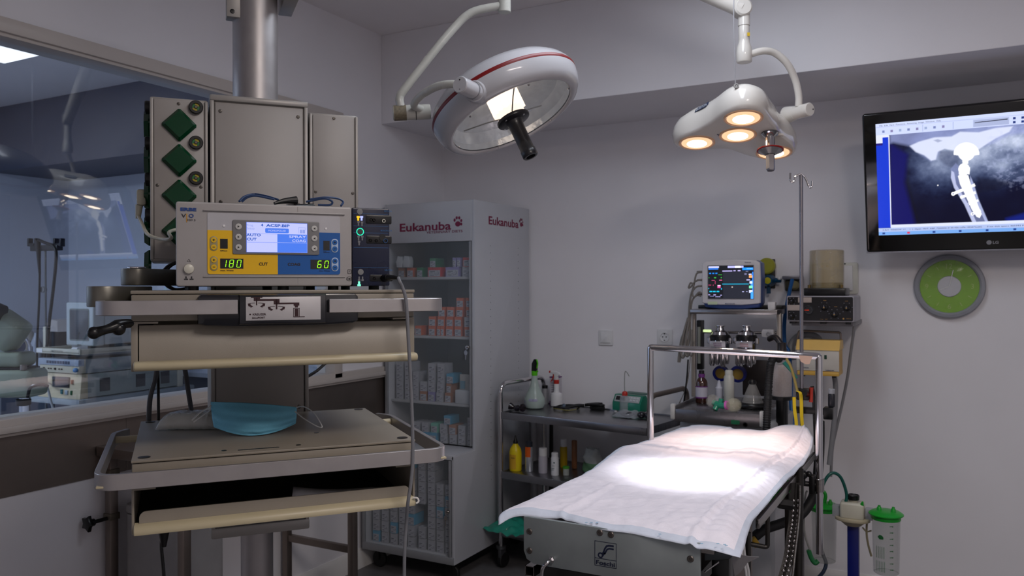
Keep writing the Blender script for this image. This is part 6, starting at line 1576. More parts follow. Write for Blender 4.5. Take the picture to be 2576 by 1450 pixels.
# carton and dark bottle behind
t = onshelf('medicine_carton', 'white medicine carton with purple bands behind the white spray bottle', 'carton', 1420, 1014, 0.805, rotz=CR + 0.1)
m = MB(); m.b2(-0.022, 0.028, 0, 0.05, 0.0, 0.155, 0.001); m.build('carton_body', pm('carton_white', (190, 186, 194), 0.5, var=0.05), t)
m = MB(); m.b2(-0.0225, 0.0285, -0.0006, 0.0505, 0.150, 0.1555); m.b2(-0.022, 0.028, -0.0008, 0, 0.0, 0.022); m.build('purple_band', pm('carton_purple', (96, 40, 110), 0.5), t)
m = MB(); m.text('VETTER', (0.003, -0.0008, 0.135), 0.004, 0.018)
for kk in range(7): m.b2(-0.012, 0.016 - (kk * 37 % 11) * 0.001, -0.0009, -0.0004, 0.12 - kk * 0.012, 0.1225 - kk * 0.012)
m.build('print', pm('carton_print', (110, 100, 118), 0.5), t, smooth=0)
t = onshelf('ointment_jar', 'small white jar with black cap between the two spray bottles', 'jar', 1380, 1016, 0.805)
m = MB(); m.lathe([(0.018, 0), (0.018, 0.085), (0.015, 0.09)], seg=24); m.build('jar_body', pm('jar_grey', (130, 130, 134), 0.4), t)
m = MB(); m.lathe([(0.017, 0.089), (0.017, 0.104), (0.014, 0.106)], seg=24); m.build('cap', black_m, t)
# otoscope heads
t = onshelf('otoscope_head', 'two dark otoscope heads lying at the left end of the cart top', 'instrument', 1300, 1036, 0.805)
dkp = pm('dark_purple_plastic', (26, 18, 26), 0.2, coat=0.4)
m = MB(); m.lathe([(0.012, -0.03), (0.016, -0.012), (0.010, 0.0), (0.017, 0.014), (0.020, 0.024), (0.012, 0.027)], (-0.018, 0, 0.020), 20, axis=(-1, -0.2, 0.25)); m.build('head', dkp, t)
m = MB(); m.lathe([(0.008, -0.022), (0.015, -0.01), (0.009, 0.004), (0.020, 0.018), (0.021, 0.026), (0.012, 0.028)], (0.018, 0, 0.021), 20, axis=(1, -0.2, 0.1)); m.build('head', dkp, t)
# stethoscope-like coil with brush
P = onCz(1430, 1032, 0.805)
t = onshelf('stethoscope', 'coiled black and yellow stethoscope tubing on the cart top', 'stethoscope', 1425, 1030, 0.805)
m = MB(); m.tube([(0.068 * math.cos(a), 0.062 * math.sin(a), 0.006 + 0.008 * abs(math.sin(a))) for a in [q * math.pi / 8 for q in range(15)]], 0.0048, 10, 5); m.build('tubing', blackmat, t)
m = MB(); m.tube([(0.072 * math.cos(a + 0.2), 0.066 * math.sin(a + 0.2), 0.003 + 0.004 * abs(math.cos(a * 1.5))) for a in [q * math.pi / 8 for q in range(16)]], 0.0018, 8, 5); m.build('yellow_tubing', pm('tube_yellow', (150, 140, 60), 0.4), t)
m = MB(); m.lathe([(0.014, 0), (0.016, 0.006), (0.012, 0.012)], (0.01, -0.035, 0.018), 20, axis=(-0.6, -0.8, 0.3)); m.build('chest_piece', pm('chestpiece', (110, 124, 140), 0.2, 0.6), t)
m = MB(); m.tube([(0.0, -0.03, 0.010), (0.03, -0.01, 0.016), (0.06, 0.02, 0.022), (0.09, 0.03, 0.022)], 0.009, 12, 6); m.build('headset', blackmat, t)
t = onshelf('grooming_brush', 'black oval brush lying behind the stethoscope', 'brush', 1505, 1030, 0.805)
m = MB(); m.tube([(-0.07, 0.0, 0.018), (-0.03, 0.0, 0.024), (0.0, 0.0, 0.026), (0.03, 0, 0.025)], lambda q: 0.008 + 0.006 * q, 12, 6); m.ball((0.0, 0, 0.026), 0.05, 20, sc=(1, 0.5, 0.20)); m.build('brush_back', black_m, t)
m = MB(); m.box((0.004, 0, 0.010), (0.075, 0.035, 0.020), 0.004); m.build('bristle_pad', pm('bristles', (16, 16, 18), 0.9, bump=0.8, bscale=500), t)
# wash bottle
t = onshelf('wash_bottle', 'clear squeeze wash bottle with red cap and bent spout', 'bottle', 1572, 1040, 0.805)
clearp = pm('clear_plastic', (196, 200, 208), 0.10, var=0.02, alpha=0.45, coat=0.6)
m = MB(); m.lathe([(0.026, 0), (0.028, 0.004), (0.028, 0.070), (0.024, 0.084), (0.012, 0.092)], seg=30); m.build('bottle_body', clearp, t)
m = MB(); m.lathe([(0.0145, 0.090), (0.0145, 0.102), (0.011, 0.110), (0.004, 0.113)], seg=24); m.build('cap', redp, t)
m = MB(); m.tube([(0, 0, 0.108), (-0.002, 0, 0.150), (0.0, 0, 0.200), (0.004, 0, 0.214), (0.014, 0, 0.208), (0.026, 0, 0.190)], 0.0022, 8, 6); m.build('spout', pm('spout_clear', (150, 152, 150), 0.3, alpha=0.8), t)
# letter scale
t = onshelf('bench_scale', 'green bench scale with grey display at the right end of the cart', 'scale', 1636, 1026, 0.805, rotz=CR - 0.08)
grn = pm('scale_green', (18, 116, 92), 0.35)
m = MB(); m.prism([(-0.035, 0.012), (0.055, 0.012), (0.055, 0.05), (0.025, 0.092), (-0.01, 0.092), (-0.035, 0.05)], -0.085, 0.085, 'x', bev=0.003); m.build('scale_body', grn, t)
m = MB(); m.b2(-0.062, 0.082, 0.02, 0.09, 0.094, 0.098, 0.001); m.build('scale_platform', pm('scale_green_dark', (14, 84, 68), 0.35), t)
SM = Matrix.Translation((0, -0.0225, 0.0725)) @ Matrix.Rotation(math.radians(-30), 4, 'X')
m = MB(); m.M = SM; m.b2(-0.075, 0.075, -0.002, 0.002, -0.018, 0.018, 0.001); fp = m.build('front_panel', pm('scale_panel', (170, 176, 178), 0.4), t)
m = MB(); m.M = SM; m.b2(-0.068, -0.012, -0.004, -0.001, -0.010, 0.012, 0.001); m.build('display', pm('lcd_dark', (26, 22, 24), 0.2), fp)
m = MB(); m.M = SM
for a in range(4):
    for b in range(2): m.b2(0.0 + a * 0.018, 0.013 + a * 0.018, -0.004, -0.001, -0.011 + b * 0.013, -0.002 + b * 0.013, 0.001)
m.build('keypad', pm('key_pale', (196, 200, 204), 0.4), fp)
for x in (-0.07, 0.07):
    for y in (-0.02, 0.04): m = MB(); m.cyl((x, y, 0), (x, y, 0.013), 0.010, seg=14); m.build('foot', whiteplastic, t)
# bagged instrument
t = onshelf('bagged_instrument', 'crumpled clear bag with a dark instrument at the cart front edge', 'bag', 1580, 1050, 0.805)
def bagf(u_, v_):
    x = (u_ - 0.5) * 0.13; y = (v_ - 0.5) * 0.10; e = (1 - (2 * u_ - 1) ** 4) * (1 - (2 * v_ - 1) ** 4)
    return (x, y, 0.003 + e * (0.028 + 0.016 * noise.noise(Vector((x * 30, y * 30, 2)))) + abs(0.006 * noise.noise(Vector((x * 80, y * 80, 4)))))
vs, fs = grid(bagf, 26, 22); m = MB(); m.add(vs, fs); o = m.build('plastic_bag', pm('bag_clear', (190, 194, 204), 0.08, alpha=0.40, coat=1.0, bump=0.6, bscale=60), t)
m = MB(); m.ball((0.0, -0.01, 0.016), 0.032, 16, sc=(1.1, 0.9, 0.45)); m.ball((0.075, 0.0, 0.018), 0.022, 16, sc=(1, 1, 0.8)); m.ball((0.105, 0.01, 0.016), 0.018, 16); m.build('dark_instrument', pm('instrument_dark', (22, 24, 32), 0.15, coat=0.6), t)
# second shelf bottles
def can(label, px, py, r, h, mats, capr=None, caph=0.03, capm=None, name='spray_can'):
    t = onshelf(name, label, 'bottle' if 'bottle' in name else 'can', px, py, 0.50)
    m = MB(); m.lathe([(r * 0.96, 0), (r, 0.003), (r, h - caph - 0.010), (r * 0.88, h - caph - 0.002), (r * 0.86, h - caph)], seg=28); m.build('can_body', mats, t)
    cr = capr or r * 0.86
    m = MB(); m.lathe([(cr, h - caph), (cr, h - 0.003), (cr - 0.003, h), (0, h)], seg=28); m.build('cap', capm or whiteplastic, t)
    return t
t = onshelf('yellow_bottle', 'yellow bottle with pointed black cap on the cart middle shelf', 'bottle', 1297, 1184, 0.50)
yel = pm('bottle_yellow', (222, 196, 14), 0.35)
m = MB(); m.lathe([(0.030, 0), (0.032, 0.004), (0.0325, 0.095), (0.028, 0.115), (0.014, 0.135), (0.011, 0.142)], seg=30); m.build('bottle_body', yel, t)
m = MB(); m.lathe([(0.0125, 0.140), (0.0125, 0.150), (0.006, 0.165), (0.003, 0.182), (0, 0.183)], seg=20); m.build('cap', black_m, t)
m = MB(); 
for i in range(9):
    a0 = math.radians(-90 + (i - 4.5) * 13 - 20); a1_ = math.radians(-90 + (i - 3.5) * 13 - 20); r = 0.0329
    m.add([(r * math.cos(a0), r * math.sin(a0), 0.012), (r * math.cos(a1_), r * math.sin(a1_), 0.012), (r * math.cos(a1_), r * math.sin(a1_), 0.086), (r * math.cos(a0), r * math.sin(a0), 0.086)], [(0, 1, 2, 3)])
m.build('label', pm('label_ochre', (206, 160, 40), 0.5), t)
m = MB(); m.text('ALGO', (0.008, -0.0333, 0.070), 0.006, 0.022, bold=0.02); m.build('print', pm('print_brown', (60, 50, 50), 0.5), t, smooth=0)
t = can('slim silver spray can with orange label and dark cap', 1331, 1186, 0.0215, 0.155, pm('can_silver', (196, 200, 206), 0.25, 0.7), caph=0.028, capm=pm('cap_slate', (40, 46, 58), 0.4))
m = MB()
for i in range(6):
    a0 = math.radians(-90 + (i - 2) * 14); a1_ = math.radians(-90 + (i - 1) * 14); r = 0.0218
    m.add([(r * math.cos(a0), r * math.sin(a0), 0.075), (r * math.cos(a1_), r * math.sin(a1_), 0.075), (r * math.cos(a1_), r * math.sin(a1_), 0.128), (r * math.cos(a0), r * math.sin(a0), 0.128)], [(0, 1, 2, 3)])
m.build('orange_label', pm('label_orange', (216, 92, 20), 0.5), t)
can('white spray can with a wide cap beside the orange-label can', 1366, 1190, 0.0235, 0.128, pm('can_pearl', (176, 172, 182), 0.35), capr=0.0215, caph=0.04)
t = can('white aerosol can with small dark print, right of two white cans', 1396, 1196, 0.020, 0.115, whiteplastic, caph=0.02)
m = MB(); m.text('AD 9', (0.004, -0.0203, 0.050), 0.004, 0.014); m.lathe([(0.004, 0), (0, 0.0005)], (0.008, -0.0195, 0.066), 14, axis=(0.2, -1, 0)); m.b2(-0.008, 0.009, -0.0206, -0.020, 0.036, 0.038); m.b2(-0.008, 0.006, -0.0206, -0.020, 0.028, 0.030); m.build('print', pm('print_teal', (40, 80, 76), 0.5), t, smooth=0)
can('yellow can with tall white cap standing behind the white cans', 1418, 1176, 0.0195, 0.150, pm('can_mustard', (178, 148, 20), 0.35), caph=0.040)
t = onshelf('sample_jar', 'tiny clear jar with green lid on the cart middle shelf', 'jar', 1424, 1196, 0.50)
m = MB(); m.lathe([(0.015, 0), (0.016, 0.003), (0.016, 0.036)], seg=20); m.build('jar_body', pm('jar_clear', (190, 196, 190), 0.2, alpha=0.7), t)
m = MB(); m.lathe([(0.0175, 0.034), (0.0175, 0.043), (0.015, 0.045)], seg=20); m.build('lid', pm('lid_green', (70, 150, 40), 0.4), t)
t = onshelf('wooden_block', 'upright brown wooden stick beside the yellow can', 'stick', 1445, 1180, 0.50)
m = MB(); m.b2(-0.013, 0.013, -0.010, 0.010, 0, 0.150, 0.005); m.build('stick', pm('wood_brown', (146, 98, 66), 0.55, var=0.12, scale=20, aniso=(6, 6, 1)), t)
t = onshelf('plastic_bag', 'crumpled white and green plastic bag at right of cart middle shelf', 'bag', 1490, 1190, 0.50)
def bag2(u_, v_):
    a = u_ * 2 * math.pi; r = (0.045 + 0.012 * math.sin(v_ * 3) + 0.014 * noise.noise(Vector((math.cos(a) * 1.5, math.sin(a) * 1.5, v_ * 4)))) * (1 - 0.25 * v_)
    return (r * math.cos(a), r * 0.7 * math.sin(a), v_ * 0.125 + 0.012 * noise.noise(Vector((math.cos(a) * 2, math.sin(a) * 2, 9))) * v_)
vs, fs = grid(bag2, 36, 20); m = MB(); m.add(vs, fs); m.mi = None
o = m.build('bag_body', pm('bag_white', (190, 196, 196), 0.3, alpha=0.8, bump=0.8, bscale=50), t, smooth=60)
m = MB(); vs, fs = grid(lambda u_, v_: tuple(Vector(bag2(u_, v_ * 0.42)) * 1.03), 36, 10); m.add(vs, fs); m.build('bag_print', pm('bag_green', (110, 160, 120), 0.4, alpha=0.9), t, smooth=60)
t = onshelf('teal_plastic_bag', 'teal plastic bag hanging over the cart bottom shelf under the table', 'bag', 1290, 1332, 0.20)
vs, fs = grid(lambda u_, v_: ((u_ - 0.5) * 0.22, (v_ - 0.5) * 0.25, 0.01 + 0.05 * math.sin(math.pi * v_) * math.sin(math.pi * u_) + 0.018 * noise.noise(Vector((u_ * 6, v_ * 6, 3)))), 30, 30)
m = MB(); m.add(vs, fs); o = m.build('bag_sheet', pm('bag_teal', (40, 140, 120), 0.25, bump=0.6, bscale=40), t, smooth=60)
# grey floor pipe seen through the cart: broom handle leaning on the wall
m = MB(); P0_ = onY(1348, 1062, 4.10); m.tube([(P0_.x + 0.02, 4.05, 0.0), (P0_.x - 0.02, 4.11, 0.80)], 0.018, 14, smooth=False); m.tube([(P0_.x + 0.09, 4.10, 0.0), (P0_.x + 0.088, 4.12, 0.80)], 0.011, 12, smooth=False, mi=1)
tag(m.build('support_pipe', [pm('pipe_pale', (170, 170, 176), 0.4), black_m]), 'pale and black pipes standing behind the cart against the wall', 'pipe')

# ================================================================= ANAESTHESIA MACHINE
MX0, MX1 = onY(1690, 1040, 3.30).x, onY(1922, 1060, 3.30).x
an = thing('anaesthesia_machine', 'stainless anaesthesia machine with upper shelf, vaporisers and work tray', 'anaesthesia machine', ((MX0 + MX1) / 2, 3.7, 0))
ax_, ay_ = (MX0 + MX1) / 2, 3.7
def am(): m = MB(); m.M = Matrix.Translation((-ax_, -ay_, 0)); return m
TRZ = onY(1800, 1040, 3.30).z + 0.004
m = am(); m.b2(MX0 + 0.01, MX1 - 0.01, 3.30, 3.80, TRZ - 0.005, TRZ, 0.001)
m.b2(MX0 + 0.01, MX1 - 0.01, 3.297, 3.303, TRZ - 0.050, TRZ + 0.003, 0.002); m.b2(MX0 + 0.008, MX0 + 0.016, 3.30, 3.80, TRZ - 0.03, TRZ + 0.015, 0.002); tr = m.build('work_tray', pm('tray_steel', (128, 126, 128), 0.28, 0.9, var=0.06, scale=10), an)
m = am(); m.b2(MX0 - 0.004, MX0 + 0.014, 3.292, 3.315, TRZ - 0.040, TRZ + 0.022, 0.002); m.build('end_block', pm('block_ivory', (190, 188, 184), 0.4), tr); m = am(); m.b2(MX1 - 0.016, MX1 + 0.004, 3.292, 3.315, TRZ - 0.044, TRZ + 0.016, 0.002); m.build('end_block', pm('block_ivory', (190, 188, 184), 0.4), tr)
P = onY(1850, 1063, 3.296); m = am(); m.prism(rrect(P.x - 0.017, P.x + 0.017, P.z - 0.008, P.z + 0.008, 0.002), 3.2935, 3.297, 'y'); m.build('green_label', pm('label_green', (20, 96, 62), 0.4), tr)
P = onY(1875, 1069, 3.296); m = am(); m.lathe([(0.009, 0), (0.010, 0.004), (0.007, 0.004), (0.006, 0.0)], (P.x, 3.297, P.z), 20, axis=(0, -1, 0)); m.build('gas_port', black_m, tr)
m = am(); m.b2(MX0 + 0.02, -0.64, 3.34, 4.02, 0.13, TRZ - 0.052, 0.01); m.build('cabinet_base', pm('machine_grey', (168, 170, 174), 0.4), an)
m = am(); m.b2(-0.645, -0.6385, 3.40, 3.98, 0.22, 0.60, 0.003); m.build('side_panel', pm('machine_panel', (188, 188, 192), 0.35), an)
for x in (MX0 + 0.06, -0.68):
    for y in (3.40, 3.96): m = am(); m.cyl((x - 0.012, y, 0.06), (x + 0.012, y, 0.06), 0.06, seg=22, bev=0.004); m.b2(x - 0.02, x + 0.02, y - 0.02, y + 0.02, 0.10, 0.135); m.build('caster', blackmat, an)
# uprights, upper shelf
UY = 3.80
ul, ur = onY(1745, 900, UY).x, onY(1960, 900, UY).x
for x, nm in ((ul, 'upright'), (ur, 'upright')):
    m = am(); m.b2(x - 0.009, x + 0.009, UY - 0.01, UY + 0.02, TRZ - 0.01, onY(1745, 786, UY).z, 0.002); m.build(nm, pm('upright_satin', (186, 178, 168), 0.35, 0.6), an)
SY = 3.72
s0_, s1_ = onY(1736, 775, SY), onY(1955, 783, SY); zsh = (s0_.z + s1_.z) / 2
m = am(); m.b2(s0_.x, s1_.x, SY, 4.02, zsh - 0.0225, zsh, 0.002); ush = m.build('upper_shelf', steel_m, an)
m = am(); m.b2(s0_.x + 0.004, s1_.x, SY + 0.12, 4.0, zsh, zsh + 0.016, 0.002); m.build('shelf_mat', black_m, ush)
# rear board
m = am(); m.b2(onY(1870, 960, 3.9).x, onY(1935, 960, 3.9).x, 3.88, 3.90, TRZ, onY(1890, 905, 3.9).z, 0.004); m.build('rear_box', pm('rear_dark', (44, 38, 38), 0.4), an)
# flow meter column
FX = onY(1762, 870, 3.77); fz1_, fz0_ = onY(1762, 806, 3.77).z, onY(1762, 930, 3.77).z
m = am(); m.b2(FX.x - 0.014, FX.x + 0.014, 3.755, 3.79, fz0_, fz1_, 0.003); fm = m.build('flowmeter', black_m, an)
m = am(); m.cyl((FX.x - 0.001, 3.750, fz0_ + 0.03), (FX.x - 0.001, 3.750, fz1_ - 0.03), 0.0075, seg=16); m.build('glass_tube', pm('tube_glass', (120, 124, 118), 0.1, coat=0.8), fm)
# gas rail and lit strip, selector
rz = onY(1850, 838, 3.79).z
m = am(); m.cyl((ul + 0.02, 3.79, rz), (ur - 0.01, 3.79, rz + 0.004), 0.006, seg=14); m.build('gas_rail', steel_m, an)
P = onY(1779, 833, 3.76); m = am(); m.b2(P.x - 0.019, P.x + 0.019, 3.757, 3.767, P.z - 0.006, P.z + 0.006, 0.003); m.build('lit_strip', em('strip_lime', (226, 250, 180), 1.0), an)
P = onY(1932, 840, 3.76); m = am(); m.prism([(P.x - 0.026, P.z - 0.014), (P.x + 0.022, P.z - 0.022), (P.x + 0.026, P.z - 0.01), (P.x + 0.026, P.z + 0.02), (P.x - 0.022, P.z + 0.02), (P.x - 0.028, P.z + 0.005)], 3.75, 3.78, 'y', bev=0.003); sl = m.build('selector_block', pm('selector_white', (178, 178, 182), 0.35), an)
m = am(); m.lathe([(0.011, 0), (0.011, 0.008), (0.007, 0.010), (0.007, 0.006), (0, 0.006)], (P.x + 0.006, 3.75, P.z), 24, axis=(0, -1, 0)); m.build('dial', pm('dial_grey', (150, 150, 156), 0.3), sl)
# the two vaporisers
def vaporiser(px, label_col):
    P = onY(px, 880, 3.72); V = Matrix.Translation((P.x - ax_, 3.72 - ay_, 0))
    zt3 = onY(px, 819, 3.72).z; zb3 = onY(px, 917, 3.72).z
    m = MB(); m.M = V; m.lathe([(0.0375, zb3 + 0.055), (0.041, zb3 + 0.075), (0.041, zt3 - 0.075), (0.036, zt3 - 0.060)], seg=32); v_ = m.build('vaporiser', pm('chrome_dark', (150, 150, 156), 0.10, 1.0), an)
    m = MB(); m.M = V; m.lathe([(0.046, zt3 - 0.066), (0.047, zt3 - 0.050), (0.042, zt3 - 0.042)], seg=32); m.build('collar', black_m, v_)
    m = MB(); m.M = V; m.lathe([(0.040, zt3 - 0.044), (0.034, zt3 - 0.030), (0.019, zt3 - 0.022), (0.016, zt3 - 0.010), (0.022, zt3 - 0.003), (0.022, zt3), (0, zt3)], seg=32); m.build('dial', chrome_m, v_)
    m = MB(); m.M = V; m.prism(rrect(-0.036, 0.036, zt3 - 0.096, zt3 - 0.070, 0.002), -0.052, -0.046, 'y', bev=0.001); pl_ = m.build('name_plate', pm('plate_silver', (176, 174, 180), 0.3, 0.4), v_)
    m = MB(); m.M = V; m.text('ISOFLURANE', (0, -0.0522, zt3 - 0.081), 0.005, 0.036, bold=0.02); m.b2(-0.016, 0.020, -0.0525, -0.0521, zt3 - 0.091, zt3 - 0.0885)
    m.build('lettering', label_col, pl_, smooth=0)
    for s in (-1, 1):
        m = MB(); m.M = V; m.cyl((s * 0.047, -0.01, zt3 - 0.082), (s * 0.047, -0.01, zt3 - 0.055), 0.010, seg=14, bev=0.002); m.build('side_knob', chrome_m, v_)
    for dx, dz, r in ((-0.032, 0.0, 0.014), (-0.008, 0.006, 0.011), (0.018, -0.004, 0.014), (0.036, 0.010, 0.010)):
        m = MB(); m.M = V; m.lathe([(r * 0.6, zb3 + dz - 0.006), (r, zb3 + dz + 0.004), (r, zb3 + 0.058)], (dx, -0.022, 0), 20); m.build('filler_post', chrome_m, v_)
vaporiser(1812, pm('ink_purple', (110, 60, 110), 0.5)); vaporiser(1878, pm('ink_red', (160, 60, 60), 0.5))
# pressure gauges under the vaporisers
for px, py, r in ((1815, 938, 0.036), (1858, 940, 0.038)):
    P = onY(px, py, 3.80); m = am(); m.lathe([(r, 0), (r, 0.022), (r * 0.72, 0.024), (r * 0.62, 0.010)], (P.x, 3.80, P.z), 32, axis=(0.0, -1, -0.15), caps=False); g_ = m.build('pressure_gauge', pm('gauge_blue', (14, 26, 110), 0.4), an)
    m = am(); m.lathe([(r * 0.70, 0.017), (0, 0.018)], (P.x, 3.80, P.z), 28, axis=(0.0, -1, -0.15)); m.build('gauge_face', pm('gauge_amber', (150, 122, 56), 0.3), g_)
# soda lime canister and black corrugated hose
P = onY(1967, 950, 3.50); kz = lambda py: onY(1967, py, 3.50).z
sl_ = thing('soda_lime_canister', 'clear canister of pale granules standing right of the anaesthesia work tray', 'canister', (P.x, 3.50, kz(997)))
h_ = kz(905) - kz(997)
m = MB(); m.lathe([(0.036, 0), (0.039, 0.004), (0.039, h_ * 0.72), (0.034, h_ * 0.86)], seg=32); m.build('granules', pm('soda_granules', (176, 160, 154), 0.9, var=0.10, scale=260, bump=0.6, bscale=400), sl_)
m = MB(); m.lathe([(0.0405, 0), (0.0405, h_ * 0.80), (0.036, h_ * 0.94), (0.024, h_)], seg=32, caps=False); m.build('jar', pm('jar_glass', (220, 224, 226), 0.05, alpha=0.2, coat=1.0), sl_)
m = MB(); m.lathe([(0.042, -0.014), (0.042, 0.0), (0.03, 0.002)], seg=32); m.lathe([(0.024, -0.13), (0.024, -0.014)], seg=24); m.build('base_mount', black_m, sl_)
m = MB(); m.lathe([(0.026, h_), (0.026, h_ + 0.02), (0.018, h_ + 0.04), (0.018, h_ + 0.07)], seg=24); m.tube([(0, 0, h_ + 0.06), (-0.03, 0.02, h_ + 0.09), (-0.06, 0.05, h_ + 0.08)], 0.012, 12, 6); m.build('top_valve', pm('valve_dark', (54, 50, 50), 0.3, 0.6), sl_)
pts = [at(*p) for p in ((1962, 905, 3.30), (1950, 900, 3.28), (1940, 912, 3.26), (1936, 940, 3.24), (1933, 980, 3.22), (1931, 1020, 3.20), (1929, 1060, 3.18), (1928, 1100, 3.17))]
P_ = catmull(pts, 14); m = MB()
m.tube(P_, lambda q: 0.0135 + (0.0022 if int(q * (len(P_) - 1)) % 2 else 0), 16, smooth=False)
tag(m.build('corrugated_hose', blackmat, None, smooth=20), 'black corrugated breathing hose dropping past the right end of the work tray', 'hose')
# patient monitor
MYF = 3.75
a, b = onY(1766, 771, MYF), onY(1914, 651, MYF)
mw, mh = b.x - a.x, b.z - a.z
mo = thing('patient_monitor', 'white patient monitor with lit colour screen on top of the anaesthesia machine', 'monitor', ((a.x + b.x) / 2, MYF, zsh + 0.0), 0.03)
hw_ = mw / 2; mh = b.z - zsh
outl = [(-hw_ + 0.012, 0.008), (-0.05, 0.0), (0.05, 0.0), (hw_ - 0.012, 0.008), (hw_ - 0.002, 0.03), (hw_ - 0.001, mh * 0.6), (hw_ - 0.004, mh - 0.018), (hw_ - 0.022, mh - 0.006), (0, mh), (-hw_ + 0.022, mh - 0.006), (-hw_ + 0.004, mh - 0.018), (-hw_ + 0.001, mh * 0.6), (-hw_ + 0.002, 0.03)]
m = MB(); m.prism(outl, 0.012, 0.12, 'y', bev=0.012, seg=3); m.build('rear_case', pm('monitor_blue', (58, 84, 150), 0.35), mo, smooth=50)
outl2 = [(x, max(z, 0.016 - 0.010 * math.cos(min(1, abs(x) / hw_) * 1.5)) + (0.012 if z < 0.02 else 0)) for x, z in outl]
m = MB(); m.prism(outl2, -0.006, 0.014, 'y', bev=0.006, seg=3); fb = m.build('front_bezel', pm('monitor_white', (206, 206, 212), 0.25, coat=0.3), mo, smooth=50)
NX2, NZ2 = 200, 160
x0_, x1_ = -hw_ + mw * (680 - 567) / (1520 - 567), -hw_ + mw * (1403 - 567) / (1520 - 567)
z1_ = mh * (1 - (178 - 70) / (880 - 70)); z0_ = mh * (1 - (708 - 70) / (880 - 70))
gx, gz = np.meshgrid((np.arange(NX2) + 0.5) / NX2, 1 - (np.arange(NZ2) + 0.5) / NZ2); gy = gz
PIC = np.zeros((NZ2, NX2, 3), dtype=np.float32)
def r_(x0, y0, x1, y1, col, k=1.0):   # monitor crop pixels 683..1403 x 178..708
    msk = ((gx > (x0 - 683) / 720) & (gx < (x1 - 683) / 720) & (gy > (y0 - 178) / 530) & (gy < (y1 - 178) / 530)).astype(np.float32) * k
    mixc(msk, col)
r_(600, 100, 1500, 800, (14, 16, 22)); r_(925, 262, 1340, 700, (30, 32, 42))
r_(690, 185, 860, 212, (186, 190, 235)); r_(690, 214, 850, 238, (40, 110, 210)); r_(1000, 182, 1250, 216, (170, 170, 235)); r_(1115, 182, 1200, 216, (235, 235, 255)); r_(1230, 210, 1400, 252, (20, 130, 235)); r_(1300, 225, 1390, 232, (120, 190, 255))
r_(915, 254, 1072, 272, (170, 160, 215)); r_(1088, 252, 1125, 266, (170, 160, 215)); r_(1158, 252, 1200, 266, (180, 170, 225))
for k_ in range(3): r_(700 + k_ * 50, 288, 735 + k_ * 50, 308, (20, 120, 215)); r_(706 + k_ * 57, 582, 750 + k_ * 57, 602, (20, 180, 215)); r_(800 + k_ * 30, 670, 822 + k_ * 30, 682, (170, 165, 220))
r_(850, 316, 910, 328, (50, 150, 60)); r_(780, 360, 812, 378, (50, 160, 60)); r_(688, 362, 708, 374, (40, 120, 50)); r_(888, 360, 908, 376, (50, 150, 60))
r_(740, 408, 790, 418, (190, 70, 120)); r_(862, 404, 910, 416, (200, 90, 140)); r_(795, 420, 802, 474, (190, 60, 110)); r_(690, 484, 735, 492, (170, 50, 90)); r_(762, 480, 770, 500, (190, 60, 110)); r_(835, 490, 885, 536, (200, 80, 150)); r_(838, 488, 885, 502, (230, 220, 240))
r_(682, 536, 702, 550, (20, 160, 190)); r_(892, 536, 906, 562, (20, 160, 210)); r_(684, 640, 716, 652, (150, 145, 200)); r_(770, 640, 808, 654, (150, 145, 200)); r_(876, 644, 906, 658, (160, 155, 210)); r_(710, 664, 780, 670, (120, 120, 170))
r_(910, 466, 1330, 478, (20, 150, 185)); r_(1060, 512, 1078, 530, (200, 180, 170)); r_(1330, 312, 1376, 330, (200, 200, 235)); r_(1334, 338, 1392, 374, (250, 160, 90)); r_(1385, 280, 1403, 708, (40, 130, 255)); r_(1360, 420, 1403, 520, (60, 140, 255)); r_(1340, 430, 1385, 466, (205, 215, 255)); r_(1335, 498, 1390, 544, (120, 230, 170)); r_(1335, 570, 1390, 612, (205, 210, 250)); r_(1360, 600, 1403, 708, (60, 150, 255)); r_(1296, 400, 1350, 416, (170, 170, 220)); r_(1228, 588, 1254, 602, (180, 180, 230)); r_(1292, 588, 1308, 600, (180, 180, 230)); r_(1285, 266, 1320, 274, (150, 150, 190)); r_(1262, 300, 1298, 326, (130, 130, 170), 0.6)
VX, VZ = np.meshgrid(np.linspace(x0_, x1_, NX2), np.linspace(z0_, z1_, NZ2))
co = np.stack([VX.ravel(), np.full(VX.size, -0.0068), VZ.ravel()], -1)
m = MB(); w2 = 0.003
for (p, q_, r, s) in ((x0_ - w2, x1_ + w2, z1_, z1_ + w2), (x0_ - w2, x1_ + w2, z0_ - w2, z0_), (x0_ - w2, x0_, z0_, z1_), (x1_, x1_ + w2, z0_, z1_)): m.b2(p, q_, -0.0075, -0.004, r, s)
m.build('screen_surround', pm('surround_grey', (120, 120, 128), 0.4), fb)
picture_mesh('screen', co, NX2, NZ2, np.clip(PIC, 0, 1), vcol_screen('monitor_picture', 1.5), fb)
m = MB(); m.text('Datascope', (hw_ * 0.58, -0.0068, mh * 0.93), 0.005, mw * 0.10, bold=0.01); m.text('DATASCOPE', (0.0, -0.0075, mh * (1 - (792 - 70) / 810)), 0.0052, mw * 0.14, bold=0.02); m.b2(-mw * 0.095, -mw * 0.075, -0.0075, -0.0065, mh * 0.102, mh * 0.118)
m.build('maker_lettering', pm('ink_indigo', (50, 56, 96), 0.5), fb, smooth=0)
m = MB(); m.b2(-hw_ * 0.78, -hw_ * 0.45, -0.0076, -0.0066, mh * 0.09, mh * 0.15, 0.0004); m.build('sticker', pm('sticker_pale_green', (190, 206, 176), 0.4), fb)
